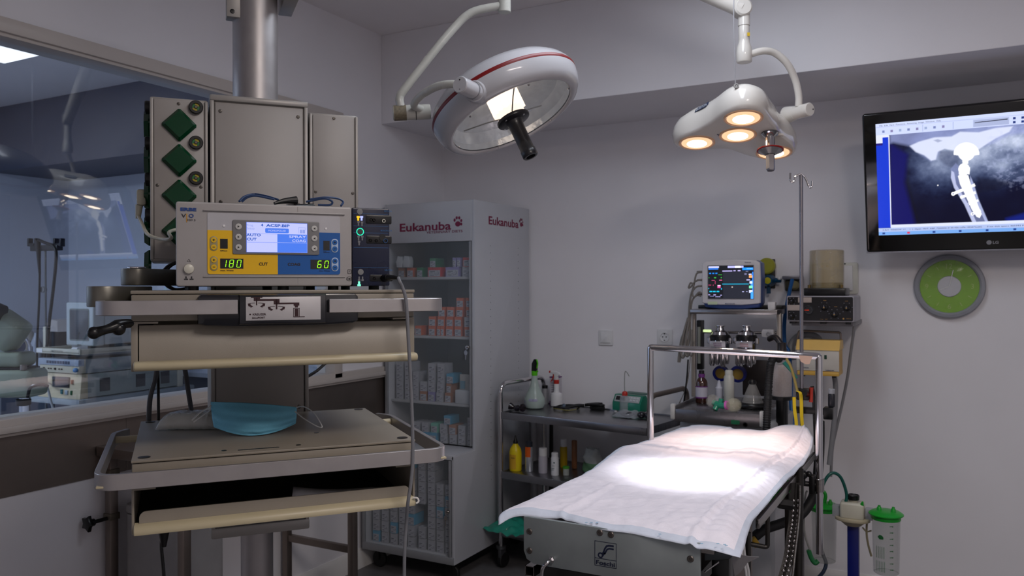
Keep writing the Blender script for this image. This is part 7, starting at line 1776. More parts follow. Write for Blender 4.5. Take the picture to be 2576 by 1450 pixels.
# sensor leads looping down the left of the machine
sgrey = pm('sensor_lead_grey', (112, 108, 104), 0.5)
sl2 = thing('sensor_leads', 'tangle of grey sensor leads looping down left of the anaesthesia machine', 'cable', (ul, 3.74, 0))
def sm(): m = MB(); m.M = Matrix.Translation((-ul, -3.74, 0)); return m
for k_, pts in enumerate((((1766, 685), (1752, 690), (1745, 720), (1736, 752), (1732, 800), (1730, 830), (1722, 850), (1716, 880), (1710, 912)),
            ((1766, 704), (1750, 708), (1738, 722), (1732, 724), (1738, 712), (1745, 722), (1738, 745), (1733, 800), (1734, 840), (1726, 880), (1740, 895), (1745, 860)),
            ((1766, 720), (1752, 722), (1742, 735), (1746, 748), (1758, 736), (1765, 738)), ((1764, 745), (1752, 744), (1742, 756), (1738, 780), (1736, 820), (1738, 860)),
            ((1731, 800), (1720, 840), (1713, 880), (1718, 900), (1730, 870), (1736, 830)), ((1733, 810), (1726, 850), (1724, 885), (1730, 896), (1738, 870), (1740, 830)), ((1735, 812), (1716, 850), (1709, 890), (1707, 912)))):
    m = sm(); m.tube([onY(a, b, 3.74 - 0.006 * (k_ % 3)) for a, b in pts], 0.0042 if k_ < 4 else 0.006, 8, 8); m.build('lead', sgrey, sl2)
for pts, r in (((( 1731, 905), (1728, 950), (1722, 1000), (1718, 1030)), 0.004), (((1738, 880), (1734, 930), (1724, 980), (1706, 1020)), 0.0018), (((1736, 900), (1730, 960), (1712, 1010), (1706, 1030)), 0.0014)):
    m = sm(); m.tube([onY(a, b, 3.70) for a, b in pts], r, 8, 8); m.build('lead', black_m if r > 0.002 else sgrey, sl2)
for py in (684, 705, 741): 
    m = sm(); P = onY(1763, py, 3.745); m.cyl((P.x + 0.008, P.y + 0.04, P.z), (P.x - 0.016, P.y - 0.004, P.z), 0.006, 0.004, seg=12); m.build('plug', sgrey, sl2)
# small white cup on the shelf
P = onY(1941, 776, SY + 0.03); t = thing('paper_cup', 'small white square cup on the right end of the monitor shelf', 'cup', (P.x, SY + 0.04, zsh))
m = MB(); m.box((0, 0, 0.017), (0.030, 0.030, 0.034), 0.003, taper=(1.12, 1.12)); m.build('cup_body', whiteplastic, t)
# things on the work tray
def ontray(name, label, cat, px, py, rz=0.0):
    P = onZ(px, py, TRZ); return thing(name, label, cat, (min(max(P.x, MX0 + 0.05), MX1), min(max(P.y, 3.34), 3.76), TRZ + 0.0005), rz)
t = ontray('amber_bottle', 'brown glass bottle with white label and purple bands on the work tray', 'bottle', 1765, 1014)
m = MB(); m.lathe([(0.024, 0), (0.026, 0.003), (0.026, 0.085), (0.022, 0.100), (0.012, 0.112), (0.011, 0.118)], seg=30); m.build('bottle_body', pm('amber_glass', (52, 22, 10), 0.08, coat=1.0), t)
m = MB(); m.lathe([(0.0264, 0.022), (0.0266, 0.022), (0.0266, 0.074), (0.0264, 0.074)], seg=30, caps=False); m.build('label', pm('label_white', (176, 174, 186), 0.5), t)
m = MB(); m.lathe([(0.0268, 0.022), (0.0268, 0.027)], seg=30, caps=False); m.lathe([(0.0268, 0.070), (0.0268, 0.074)], seg=30, caps=False); m.lathe([(0.0135, 0.112), (0.0145, 0.122), (0.0135, 0.128)], seg=24, caps=False); m.build('purple_band', pm('band_purple', (96, 36, 110), 0.5), t)
m = MB(); m.lathe([(0.012, 0.124), (0.012, 0.140), (0.010, 0.142)], seg=24); m.build('cap', black_m, t)
t = ontray('dropper_bottle', 'small white dropper bottle behind the oxygen mask parts', 'bottle', 1809, 1012)
m = MB(); m.lathe([(0.015, 0), (0.017, 0.003), (0.017, 0.062), (0.011, 0.068), (0.009, 0.078), (0.005, 0.092), (0.004, 0.095)], seg=26); m.build('bottle_body', pm('dropper_white', (186, 188, 200), 0.35), t)
t = ontray('gel_bottle', 'tall frosted white cylinder bottle on the work tray', 'bottle', 1834, 1016)
m = MB(); m.lathe([(0.020, 0), (0.022, 0.003), (0.022, 0.116), (0.018, 0.122), (0.017, 0.126), (0.017, 0.140), (0.014, 0.146)], seg=28); m.build('bottle_body', pm('frosted_white', (190, 190, 182), 0.3, alpha=0.93), t)
mk_ = ontray('breathing_connector', 'clear mask dome with green elbow and pink-ringed clear bulb', 'breathing mask', 1815, 1035)
clr = pm('clear_cup', (224, 220, 208), 0.06, var=0.03, alpha=0.2, coat=1.0)
m = MB(); m.lathe([(0.026, -0.012), (0.028, 0.0), (0.025, 0.014), (0.014, 0.024), (0.006, 0.027)], (-0.042, 0.02, 0.036), 28, axis=(-0.7, -0.4, 0.5), caps=False); m.build('mask_dome', clr, mk_)
m = MB(); m.tube([(-0.035, 0.012, 0.030), (-0.014, 0.0, 0.024), (0.004, -0.004, 0.022), (0.016, -0.006, 0.024)], 0.013, 16, 6); m.cyl((-0.018, 0, 0.022), (-0.026, -0.01, 0.004), 0.011, seg=16); m.cyl((-0.006, 0.0, 0.028), (-0.002, 0.004, 0.050), 0.010, seg=16); m.build('green_elbow', pm('elbow_green', (30, 128, 98), 0.25, coat=0.5), mk_)
m = MB(); m.lathe([(0.014, 0), (0.018, 0.002), (0.018, 0.010), (0.014, 0.012)], (0.017, -0.006, 0.025), 24, axis=(1, -0.2, 0.1), caps=False); m.build('pink_ring', pm('ring_pink', (206, 100, 180), 0.35), mk_)
m = MB(); m.ball((0.052, -0.012, 0.030), 0.030, 28, sc=(1.05, 0.95, 0.95)); m.lathe([(0.017, 0), (0.018, 0.012)], (0.018, -0.006, 0.025), 24, axis=(1, -0.2, 0.1), caps=False); m.build('clear_bulb', pm('bulb_clear', (216, 210, 180), 0.06, var=0.03, alpha=0.24, coat=1.0), mk_)
t = ontray('anaesthetic_mask', 'clear conical anaesthetic mask with black cushion ring on the work tray', 'breathing mask', 1893, 1028)
m = MB(); m.lathe([(0.046, 0.018), (0.040, 0.035), (0.026, 0.072), (0.015, 0.098), (0.012, 0.104)], seg=32, caps=False); m.build('cone', pm('cone_clear', (170, 168, 164), 0.08, alpha=0.38, coat=1.0), t)
m = MB(); m.tube([(0.044 * math.cos(a), 0.044 * math.sin(a), 0.013) for a in [q * math.pi / 12 for q in range(24)]], 0.0125, 14, 2, closed=True); m.build('cushion_ring', black_m, t)
m = MB(); m.lathe([(0.012, 0.100), (0.016, 0.103), (0.016, 0.112), (0.011, 0.118), (0.009, 0.112)], seg=24, caps=False); m.build('neck_ring', black_m, t)
# round regulator and yellow gauge on the wall behind the monitor
P = onY(1922, 695, 4.05); t = thing('gas_regulator', 'yellow and blue gas regulator on the wall behind the patient monitor', 'regulator', (P.x, YB, P.z))
m = MB(); m.b2(-0.03, 0.035, -0.012, 0.0, -0.06, 0.085, 0.004); m.build('mounting_plate', pm('plate_dark', (60, 58, 56), 0.45, 0.4), t)
m = MB(); m.lathe([(0.040, 0), (0.040, 0.03), (0.033, 0.036), (0, 0.037)], (0.0, -0.012, 0.050), 32, axis=(0, -1, 0)); m.build('yellow_gauge', pm('gauge_yellow', (156, 156, 50), 0.4), t)
m = MB(); m.lathe([(0.030, 0), (0.030, 0.045), (0.022, 0.060), (0.022, 0.066)], (0.012, -0.012, -0.022), 28, axis=(0.0, -1, 0)); m.cyl((0.03, -0.04, -0.022), (0.068, -0.045, -0.02), 0.012); m.cyl((0.01, -0.04, -0.04), (0.01, -0.04, -0.085), 0.010); m.build('blue_body', pm('regulator_blue', (14, 66, 100), 0.35), t)
m = MB(); m.lathe([(0.016, 0), (0, 0.002)], (0.012, -0.078, -0.022), 24, axis=(0, -1, 0)); m.build('yellow_disc', pm('disc_yellow', (190, 180, 30), 0.4), t)
m = MB(); m.ball((0.062, -0.050, -0.012), 0.009, 14); m.build('white_knob', whiteplastic, t)
# gas outlet with blue hose
P = onY(1996, 708, YB); t = thing('gas_outlet', 'wall gas outlet with grey hood and blue hose left of the ventilator', 'gas outlet', (P.x, YB, P.z))
m = MB(); m.b2(-0.035, 0.04, -0.03, 0, -0.048, 0.005, 0.006); m.build('outlet_box', pm('outlet_dark', (70, 66, 52), 0.4), t)
m = MB(); m.b2(-0.045, 0.048, -0.055, 0, 0.008, 0.026, 0.005); m.build('hood', pm('hood_grey', (132, 132, 140), 0.3, 0.5), t)
m = MB(); m.lathe([(0.020, 0), (0.022, 0.012), (0.014, 0.020)], (0.012, -0.03, -0.020), 24, axis=(0, -1, 0)); m.build('coupling', pm('coupling_khaki', (140, 132, 96), 0.4), t)
blueh = pm('hose_blue', (20, 86, 150), 0.35)
m = MB(); m.tube([at(*p) for p in ((1993, 704, 3.86), (1986, 735, 3.83), (1978, 775, 3.80), (1973, 815, 3.78), (1973, 850, 3.76), (1976, 872, 3.74), (1985, 890, 3.73), (1990, 960, 3.72), (1990, 1020, 3.70), (1998, 1090, 3.66), (2008, 1160, 3.6))], 0.0088, 14, 8); tag(m.build('blue_hose', blueh), 'bright blue gas hose running down from the wall outlet', 'hose')

# ================================================================= VENTILATOR
VY = 3.72
a, b = onY(1979, 809, VY), onY(2149, 745, VY)
ve = thing('ventilator', 'black-fronted ventilator unit with amber bellows cylinder on top', 'ventilator', ((a.x + b.x) / 2, VY, a.z))
w_, h_ = (b.x - a.x), (b.z - a.z)
fx_ = lambda px: (px - 1920) / 1.0
def VP(cx_, cy_):   # crop pixels (1562x1450 of 1920..2200 x 600..860)
    P = onY(1920 + cx_ / 5.579, 600 + cy_ / 5.577, VY); return P.x - (a.x + b.x) / 2, P.z - a.z
m = MB(); m.prism(rrect(-w_ / 2, w_ / 2, 0, h_, 0.008), 0.0, 0.26, 'y', bev=0.003); bd = m.build('case', pm('case_lilac_grey', (150, 148, 156), 0.35), ve)
m = MB(); m.prism(rrect(-w_ / 2 + 0.005, w_ / 2 - 0.005, 0.005, h_ - 0.005, 0.006), -0.002, 0.002, 'y'); fp = m.build('front_panel', pm('panel_black', (10, 10, 14), 0.3, coat=0.3), ve)
for cx_, cy_, r in ((858, 968, 0.017), (1002, 1066, 0.017), (1172, 975, 0.017), (402, 884, 0.012), (402, 1092, 0.014)):
    x, z = VP(cx_, cy_); m = MB(); m.lathe([(r * 0.9, 0), (r * 0.8, 0.006), (r * 0.5, 0.010), (r * 0.45, 0.016), (0, 0.016)], (x, -0.002, z), 24, axis=(0, -1, 0)); kn_ = m.build('control_knob', pm('knob_black', (20, 20, 24), 0.25, coat=0.4), fp)
    m = MB(); m.b2(x - 0.001, x + 0.001, -0.0185, -0.0175, z + 0.002, z + r * 0.45)
    for q in range(6):
        an_ = math.radians(-50 + q * 56); m.box((x + r * 1.3 * math.cos(an_), -0.0026, z + r * 1.3 * math.sin(an_)), (0.0022, 0.0006, 0.0022))
    m.build('scale_mark', pm('mark_pale', (160, 160, 180), 0.5), kn_)
    if r > 0.016: m = MB(); m.lathe([(0.0025, 0), (0, 0.0008)], (x, -0.018, z - 0.001), 12, axis=(0, -1, 0)); m.build('knob_centre', pm('knob_gold', (200, 160, 90), 0.4), kn_)
x, z = VP(638, 1008); m = MB(); m.lathe([(0.021, 0), (0.021, 0.004), (0.018, 0.006), (0.017, 0.002), (0, 0.002)], (x, -0.002, z), 32, axis=(0, -1, 0)); ga = m.build('pressure_dial', pm('dial_dark', (40, 42, 46), 0.3), fp)
m = MB(); 
for q in range(12):
    an_ = math.radians(-130 + q * 20); m.box((x + 0.0145 * math.cos(an_), -0.0046, z + 0.0145 * math.sin(an_)), (0.0016, 0.0005, 0.0016))
m.build('dial_mark', pm('mark_grey', (130, 134, 140), 0.5), ga)
m = MB(); m.prism([(x - 0.020, z - 0.0012), (x + 0.002, z - 0.0020), (x + 0.002, z + 0.0024), (x - 0.020, z + 0.0014)], -0.0062, -0.005, 'y'); m.build('red_needle', em('needle_red', (230, 60, 20), 0.5), ga)
for (p, q_, r, s) in ((490, 830, 680, 900), (340, 935, 515, 1012)):
    x0, z0 = VP(p, s); x1, z1 = VP(r, q_); m = MB(); m.b2(x0, x1, -0.0035, -0.002, z0, z1, 0.0005); m.build('blank_label', pm('tape_beige', (176, 164, 158), 0.5), fp)
m = MB()
x, z = VP(850, 1134); m.text('Comp', (x - 0.008, -0.0023, z), 0.003, 0.012); m.text('7000', (x + 0.010, -0.0023, z), 0.003, 0.010); x, z = VP(1200, 1128); m.text('PENLON', (x, -0.0023, z), 0.003, 0.018); x, z = VP(1130, 1128); m.lathe([(0.0036, 0), (0, 0.0004)], (x - 0.001, -0.002, z), 16, axis=(0, -1, 0))
for px_, py_ in ((865, 872), (1170, 880), (1018, 960)): x, z = VP(px_, py_); m.b2(x - 0.006, x + 0.006, -0.0024, -0.002, z - 0.0008, z + 0.0008)
m.build('gold_lettering', pm('letter_gold', (180, 136, 70), 0.4), fp, smooth=0)
for px_ in (400, 830, 1190): x, z = VP(px_, 1190); m = MB(); m.b2(x - 0.012, x + 0.012, 0.01, 0.05, -0.010, 0.001, 0.002); m.build('foot', black_m, ve)
# bellows base + cylinder
xa, _ = VP(550, 800); xb, _ = VP(1140, 800); xc = (xa + xb) / 2
zb_ = VP(0, 700)[1]
m = MB(); m.b2(xa, xb, 0.03, 0.03 + (xb - xa), h_, zb_, 0.005); bb = m.build('bellows_base', black_m, ve)
rc = (VP(1090, 0)[0] - VP(592, 0)[0]) / 2; xcc = (VP(1090, 0)[0] + VP(592, 0)[0]) / 2; yc = 0.03 + (xb - xa) / 2
zt_c = VP(0, 172)[1]
m = MB(); m.lathe([(rc, zb_), (rc, zt_c - 0.004), (rc - 0.004, zt_c), (0, zt_c + 0.001)], (xcc, yc, 0), 44); m.build('amber_cylinder', pm('amber_plastic', (176, 160, 116), 0.12, var=0.03, alpha=0.55, coat=0.8), ve)
m = MB(); 
for q in range(3): m.lathe([(rc * 0.88, zb_ + q * 0.008), (rc * 0.92, zb_ + q * 0.008 + 0.004), (rc * 0.88, zb_ + q * 0.008 + 0.008)], (xcc, yc, 0), 36, caps=(q == 2))
m.build('folded_bellows', pm('bellows_dark', (30, 32, 30), 0.5), ve)
m = MB()
for s in (-1, 1): m.cyl((xcc + s * rc * 0.92, yc - rc * 0.7, zb_), (xcc + s * rc * 0.92, yc - rc * 0.7, zb_ + 0.014), 0.007, seg=14)
m.build('clamp_knob', pm('clamp_brass', (120, 100, 60), 0.3, 0.8), bb)
# wall bracket frame with grey hoses under it
m = MB(); f0 = (a.x + b.x) / 2
P1_, P2_, P3_ = onY(2010, 832, 3.86), onY(2115, 837, 3.86), onY(2115, 935, 3.86)
m.tube(fillet([tuple(onY(2002, 870, 3.86)), tuple(P1_), tuple(P2_), tuple(P3_)], 0.012), 0.005, 12, smooth=False); tag(m.build('wire_bracket', steel_dark), 'bent wire bracket hanging under the ventilator', 'bracket')
m = MB(); m.b2(-w_ / 2 + 0.01, w_ / 2 - 0.01, 0.06, YB - VY - 0.001, -0.02, -0.001, 0.002); m.build('wall_shelf_arm', pm('arm_grey', (120, 118, 122), 0.4, 0.5), ve)
tubeg = pm('hose_grey', (134, 134, 138), 0.4, alpha=0.95)
m = MB(); m.tube([at(*p) for p in ((1996, 905, 3.76), (1990, 872, 3.78), (2004, 850, 3.80), (2030, 842, 3.82), (2055, 850, 3.84), (2066, 868, 3.85))], 0.0165, 14, 8); tag(m.build('grey_hose', tubeg), 'pale grey hose arching behind the yellow unit', 'hose')
m = MB(); m.tube([at(*p) for p in ((2148, 800, 3.55), (2148, 830, 3.56), (2140, 890, 3.58), (2132, 950, 3.6), (2118, 1020, 3.62), (2104, 1080, 3.63), (2094, 1130, 3.64), (2090, 1200, 3.64))], 0.0062, 10, 8); tag(m.build('ventilator_tube', tubeg), 'thin grey tube hanging from the right side of the ventilator', 'tube')
m = MB(); m.tube([at(*p) for p in ((2098, 940, 3.6), (2102, 975, 3.6), (2100, 1040, 3.6), (2094, 1100, 3.6), (2086, 1170, 3.6))], 0.011, 12, 8); tag(m.build('wide_grey_tube', tubeg), 'wide grey tube hanging below the yellow unit', 'tube')
# yellow pump unit
UYY = 3.70
a, b = onY(2002, 943, UYY), onY(2112, 862, UYY)
yu = thing('warming_pump', 'cream pump unit with yellow top and bottom edge under the ventilator', 'pump', ((a.x + b.x) / 2, UYY, a.z))
w_, h_ = b.x - a.x, b.z - a.z
yh = pm('unit_yellow', (206, 164, 76), 0.4)
m = MB(); m.b2(-w_ / 2 + 0.004, w_ / 2 - 0.004, 0.002, 0.14, 0.014, h_ - 0.028, 0.003); m.build('case', yh, yu)
m = MB(); m.b2(-w_ / 2 + 0.003, w_ / 2 - 0.002, -0.002, 0.004, 0.020, h_ - 0.036, 0.002); fpp = m.build('front_panel', pm('unit_ivory', (196, 192, 184), 0.4), yu)
m = MB(); m.prism([(-0.006, h_ - 0.036), (0.145, h_ - 0.036), (0.13, h_ + 0.004), (0.03, h_ + 0.006)], -w_ / 2, w_ / 2, 'x', bev=0.003); m.build('lid', pm('unit_lid', (222, 184, 104), 0.4), yu)
m = MB(); m.b2(-w_ / 2 + 0.006, w_ / 2 - 0.003, -0.004, 0.14, 0.0, 0.018, 0.003); m.build('base', yh, yu)
m = MB(); m.b2(-0.004 + w_ * 0.18, 0.006 + w_ * 0.18, -0.005, -0.002, h_ * 0.50, h_ * 0.62, 0.001); m.build('switch', pm('switch_green', (10, 60, 44), 0.3), fpp)
m = MB(); m.text('CRITIKON', (-w_ * 0.28, -0.0023, h_ * 0.22), 0.005, 0.028, bold=0.02); m.text('THERMOPUMP', (w_ * 0.28, -0.0023, h_ * 0.17), 0.0045, 0.034, bold=0.02); m.build('lettering', pm('ink_blueblack', (30, 50, 96), 0.5), fpp, smooth=0)
m = MB(); m.prism(circle(-w_ * 0.24, h_ * 0.60, 0.013, 20, 0.007), -0.003, -0.002, 'y'); m.build('red_patch', pm('patch_red', (150, 60, 70), 0.5), fpp)
for s in (-1, 1): m = MB(); m.b2(s * w_ * 0.36 - 0.008, s * w_ * 0.36 + 0.008, 0.02, 0.05, -0.008, 0.001); m.build('foot', black_m, yu)
m = MB(); m.b2(-0.02, 0.02, 0.139, YB - UYY - 0.001, h_ * 0.3, h_ * 0.7, 0.003); m.build('wall_mount', pm('arm_grey', (120, 118, 122), 0.4, 0.5), yu)

# ================================================================= DRIP STAND
IY = 3.30
tpt = onY(2015, 440, IY)
iv = thing('drip_stand', 'slim chrome drip stand with double hook between lamp and ventilator', 'drip stand', (tpt.x, IY, 0))
m = MB(); m.cyl((0, 0, 0.08), (0, 0, tpt.z - 0.002), 0.0072, seg=16); m.build('pole', pm('pole_satin', (146, 142, 146), 0.25, 0.9), iv)
m = MB(); r_w = math.cos(TH); rr_ = Vector((RV.x, RV.y, 0))
pts = [(-27, 8), (-27, -2), (-26, 10), (-22, 16), (-17, 13), (-14, 3), (-8, -3), (0, -6), (8, 0), (14, 12), (20, 24), (24, 26), (27, 21), (27, 12)]
sc_px = 3.24 / 2050
pts = [(-26, 6), (-26, -4), (-26, -12), (-21, -17), (-16, -13), (-14, -4), (-6, 1), (1, 3), (8, -3), (14, -14), (18, -25), (23, -30), (27, -25), (27, -14)]
m.tube([tuple(rr_ * (p[0] * sc_px) + Vector((0, 0, tpt.z - 0.002 + p[1] * sc_px))) for p in pts], 0.0036, 10, 6); m.build('double_hook', chrome_m, iv)
m = MB()
for q in range(5):
    a_ = 2 * math.pi * q / 5 + 0.3; m.tube([(0, 0, 0.10), (0.06 * math.cos(a_), 0.06 * math.sin(a_), 0.09), (0.115 * math.cos(a_), 0.115 * math.sin(a_), 0.055)], 0.011, 10, 6); m.cyl((0.115 * math.cos(a_), 0.115 * math.sin(a_), 0.055), (0.115 * math.cos(a_), 0.115 * math.sin(a_), 0.02), 0.008); m.ball((0.115 * math.cos(a_), 0.115 * math.sin(a_), 0.022), 0.022, 14)
m.build('star_base', steel_dark, iv)
zc3 = onY(2015, 985, IY).z
m = MB(); m.box((0.005, 0.0, zc3 - 0.01), (0.05, 0.035, 0.045), 0.006); m.cyl((0.02, -0.01, zc3 - 0.01), (0.02, -0.06, zc3 + 0.0), 0.010, seg=14); m.b2(-0.03, 0.10, -0.01, 0.012, zc3 - 0.085, zc3 - 0.06, 0.003); m.b2(0.08, 0.115, -0.02, 0.03, zc3 - 0.10, zc3 - 0.055, 0.004); m.build('pole_clamp', black_m, iv)
ys = pm('strap_yellow', (222, 190, 30), 0.45)
ystp = thing('yellow_straps', 'bright yellow rubber straps looped over the drip stand clamp', 'strap', (tpt.x, IY, 0))
for pts in (((1998, 1000), (1999, 1030), (2003, 1060), (2004, 1090), (2004, 1130)), ((2005, 984), (2014, 990), (2016, 1012), (2017, 1050), (2020, 1085), (2023, 1130))):
    m = MB(); m.M = Matrix.Translation((-tpt.x, -IY, 0)); P_ = catmull([onY(a_, b_, IY - 0.035) for a_, b_ in pts], 8); vs = []; fs = []
    for p in P_: vs += [tuple(p - RV * 0.006), tuple(p + RV * 0.006), tuple(p + RV * 0.006 + FV * 0.003), tuple(p - RV * 0.006 + FV * 0.003)]
    for i in range(len(P_) - 1):
        for q in range(4): fs.append((4 * i + q, 4 * i + (q + 1) % 4, 4 * i + 4 + (q + 1) % 4, 4 * i + 4 + q))
    m.add(vs, fs); m.build('strap', ys, ystp)
m = MB(); m.tube([onY(a_, b_, IY - 0.02) for a_, b_ in ((1978, 902), (1990, 925), (2000, 960), (2006, 985))], 0.005, 10, 8); tag(m.build('ochre_tube', pm('tube_ochre', (150, 132, 70), 0.4)), 'dull yellow tube leading down to the yellow straps', 'tube')
m = MB(); m.tube([onY(a_, b_, IY + 0.02) for a_, b_ in ((1972, 912), (1982, 924), (1994, 938), (2006, 952))], lambda q: 0.008 - 0.005 * q, 12, 6); tag(m.build('teal_connector', pm('connector_teal', (20, 120, 104), 0.35)), 'teal tube connector beside the soda lime canister', 'connector')
# small items on the clamp rail
P = onY(2092, 1015, IY + 0.02); t = thing('needle_bottle', 'small black-labelled vial on the end of clamp rail right of frame', 'vial', (P.x, IY + 0.02, zc3 - 0.0545))
m = MB(); m.lathe([(0.012, 0), (0.013, 0.003), (0.013, 0.045), (0.010, 0.052)], seg=20); m.build('vial_body', pm('vial_dark', (34, 34, 42), 0.3), t)
m = MB(); m.lathe([(0.0125, 0.05), (0.0125, 0.066), (0.010, 0.068)], seg=20); m.build('cap', pm('vial_clear', (150, 152, 158), 0.25), t)
P = onY(2040, 1000, IY + 0.02)
m = MB(); m.tube([onY(2042, 975, IY), onY(2042, 990, IY), onY(2041, 1012, IY)], 0.009, 12, 5, mi=0); m.tube([onY(2043, 972, IY), onY(2047, 1000, IY), onY(2050, 1060, IY), onY(2052, 1120, IY)], 0.007, 10, 6, mi=1)
tag(m.build('red_valve', [pm('valve_red', (170, 50, 36), 0.4), black_m]), 'small red valve with black tube beside the drip stand', 'valve')

# ================================================================= SUCTION UNIT
SUY = 3.42
def suct(px, lid_py, bot_py, Y, label, hook):
    P = onY(px, lid_py, Y); zl = P.z; zbb = onY(px, bot_py, Y).z; h = zl - zbb
    t = thing('suction_canister', label, 'suction canister', (P.x, Y, zbb))
    m = MB(); m.lathe([(0.042, 0), (0.046, 0.004), (0.0505, h - 0.01), (0.0505, h)], seg=40, caps=False); m.lathe([(0.044, 0.003), (0, 0.003)], seg=40); m.build('jar', pm('canister_clear', (158, 162, 160), 0.10, var=0.02, alpha=0.34, coat=0.8), t)
    m = MB(); m.lathe([(0.052, h - 0.016), (0.053, h), (0.062, h + 0.002), (0.062, h + 0.006), (0.050, h + 0.014), (0.02, h + 0.018), (0, h + 0.018)], seg=40); ld = m.build('lid', pm('lid_bright_green', (26, 150, 44), 0.3), t)
    for x, y, hh_ in ((-0.024, 0.0, 0.020), (0.026, -0.01, 0.022)):
        m = MB(); m.lathe([(0.010, 0), (0.008, hh_ * 0.6), (0.005, hh_ * 0.8), (0.005, hh_)], (x, y, h + 0.014), 18); m.build('spout', pm('lid_bright_green', (26, 150, 44), 0.3), ld)
    if hook: m = MB(); m.tube([(0.0, 0, h + 0.014), (0.006, 0, h + 0.045), (0.0, 0, h + 0.062), (-0.014, 0, h + 0.066)], 0.0075, 12, 6); m.build('hooked_spout', pm('lid_bright_green', (26, 150, 44), 0.3), ld)
    m = MB()
    if not hook:
        R0 = 0.0507
        def arcp(deg, z, k=1.0): a_ = math.radians(deg); return (R0 * math.cos(a_), R0 * math.sin(a_), z)
        for q in range(8):
            z = h * (0.86 - q * 0.105); m.add([arcp(-72, z - 0.0015), arcp(-62, z - 0.0010), arcp(-62, z + 0.0015), arcp(-72, z + 0.0008)], [(0, 1, 2, 3)]); m.add([arcp(-62, z - 0.002), arcp(-58, z - 0.003), arcp(-58, z + 0.003), arcp(-62, z + 0.001)], [(0, 1, 2, 3)])
        z = h * 0.66; m.add([arcp(-122, z), arcp(-113, z + 0.009), arcp(-104, z + 0.008), arcp(-97, z + 0.002), arcp(-97, z - 0.007), arcp(-106, z - 0.008), arcp(-114, z - 0.008)], [tuple(range(7))])
        for q in range(5): m.add([arcp(-128 + 8 * q, h * 0.30), arcp(-126 + 8 * q, h * 0.30), arcp(-126 + 8 * q, h * 0.50), arcp(-128 + 8 * q, h * 0.50)], [(0, 1, 2, 3)])
        for q in range(6): m.add([arcp(-128 + 7 * q, h * 0.07), arcp(-126.5 + 7 * q, h * 0.07), arcp(-126.5 + 7 * q, h * 0.25), arcp(-128 + 7 * q, h * 0.25)], [(0, 1, 2, 3)])
        m.build('printed_scale', pm('print_green', (24, 92, 44), 0.5), t, smooth=0)
    return t, zbb, h
ca, zz, hh = suct(2229, 1296, 1442, 3.42, 'right-hand clear suction canister with green lid and printed scale', False)
cb_, zz2, hh2 = suct(2073, 1276, 1412, 3.62, 'left-hand clear suction canister with green lid and hooked spout', True)
Pst = onY(2147, 1360, 3.48)
su = thing('suction_stand', 'blue post suction stand with ivory holder and regulator between two canisters', 'suction unit', (Pst.x, 3.48, 0))
m = MB(); zpt = onY(2147, 1318, 3.48).z; m.b2(-0.021, 0.021, -0.02, 0.02, 0.05, zpt, 0.003); m.build('blue_post', pm('post_blue', (8, 22, 104), 0.35), su)
m = MB()
for q in range(4): a_ = math.radians(45 + 90 * q); m.b2(-0.02, 0.02, -0.02, 0.02, 0.03, 0.05); m.tube([(0, 0, 0.05), (0.15 * math.cos(a_), 0.15 * math.sin(a_), 0.035)], 0.012, 10, smooth=False); m.ball((0.15 * math.cos(a_), 0.15 * math.sin(a_), 0.022), 0.022, 12)
m.build('base_feet', blackmat, su)
ivp = pm('holder_ivory', (196, 192, 176), 0.35)
z1_ = onY(2145, 1262, 3.45).z; z0_ = onY(2145, 1304, 3.45).z
m = MB(); m.box((0.0, -0.03, (z0_ + z1_) / 2), (0.088, 0.07, z1_ - z0_), 0.010, 3); rg = m.build('regulator_box', ivp, su)
m = MB(); m.prism([(0.065 * math.cos(a_), -0.03 + 0.045 * math.sin(a_)) for a_ in [q * math.pi / 12 for q in range(24)]], z0_ - 0.010, z0_ + 0.004, 'z', bev=0.003); m.lathe([(0.030, z0_ - 0.03), (0.055, z0_ - 0.008)], (0, -0.02, 0), 24); m.build('holder_ring', pm('holder_beige', (176, 166, 140), 0.4), su)
m = MB(); m.cyl((0.003, -0.03, z1_ - 0.002), (0.003, -0.03, z1_ + 0.016), 0.016, seg=24); m.build('gauge_neck', ivp, rg)
m = MB(); m.lathe([(0.022, z1_ + 0.008), (0.023, z1_ + 0.024), (0.020, z1_ + 0.027), (0.018, z1_ + 0.024), (0, z1_ + 0.024)], (0.003, -0.03, 0), 28); m.build('gauge', black_m, rg)
m = MB(); m.cyl((0.036, -0.055, z1_ - 0.005), (0.040, -0.06, z1_ + 0.010), 0.008, 0.003, seg=14); m.build('green_nipple', pm('lid_bright_green', (26, 150, 44), 0.3), rg)
for s in (-1, 1): m = MB(); m.b2(s * 0.060 - 0.014, s * 0.060 + 0.014, -0.04, -0.01, z0_ + 0.0, z0_ + 0.045, 0.003); m.build('side_clip', pm('clip_clear', (170, 172, 178), 0.2, alpha=0.7), su)
tg = pm('tube_teal', (14, 84, 76), 0.3)
m = MB(); m.tube([at(*p) for p in ((2062, 1262, 3.2), (2070, 1222, 3.2), (2085, 1196, 3.2), (2100, 1191, 3.2), (2115, 1202, 3.2), (2126, 1228, 3.2), (2130, 1250, 3.2), (2127, 1266, 3.2))], 0.0062, 12, 8); tag(m.build('teal_tube', tg), 'dark teal tube arching over to the suction regulator', 'tube')
m = MB(); m.tube([at(*p) for p in ((2170, 1328, 3.2), (2180, 1338, 3.2), (2192, 1336, 3.2))], 0.003, 10, 6); m.tube([at(*p) for p in ((2182, 1300, 3.2), (2180, 1340, 3.2), (2184, 1370, 3.2), (2192, 1400, 3.2))], 0.004, 10, 6); tag(m.build('beige_tubing', pm('tube_beige', (160, 150, 120), 0.4)), 'beige tubing between the blue post and the right suction canister', 'tube')
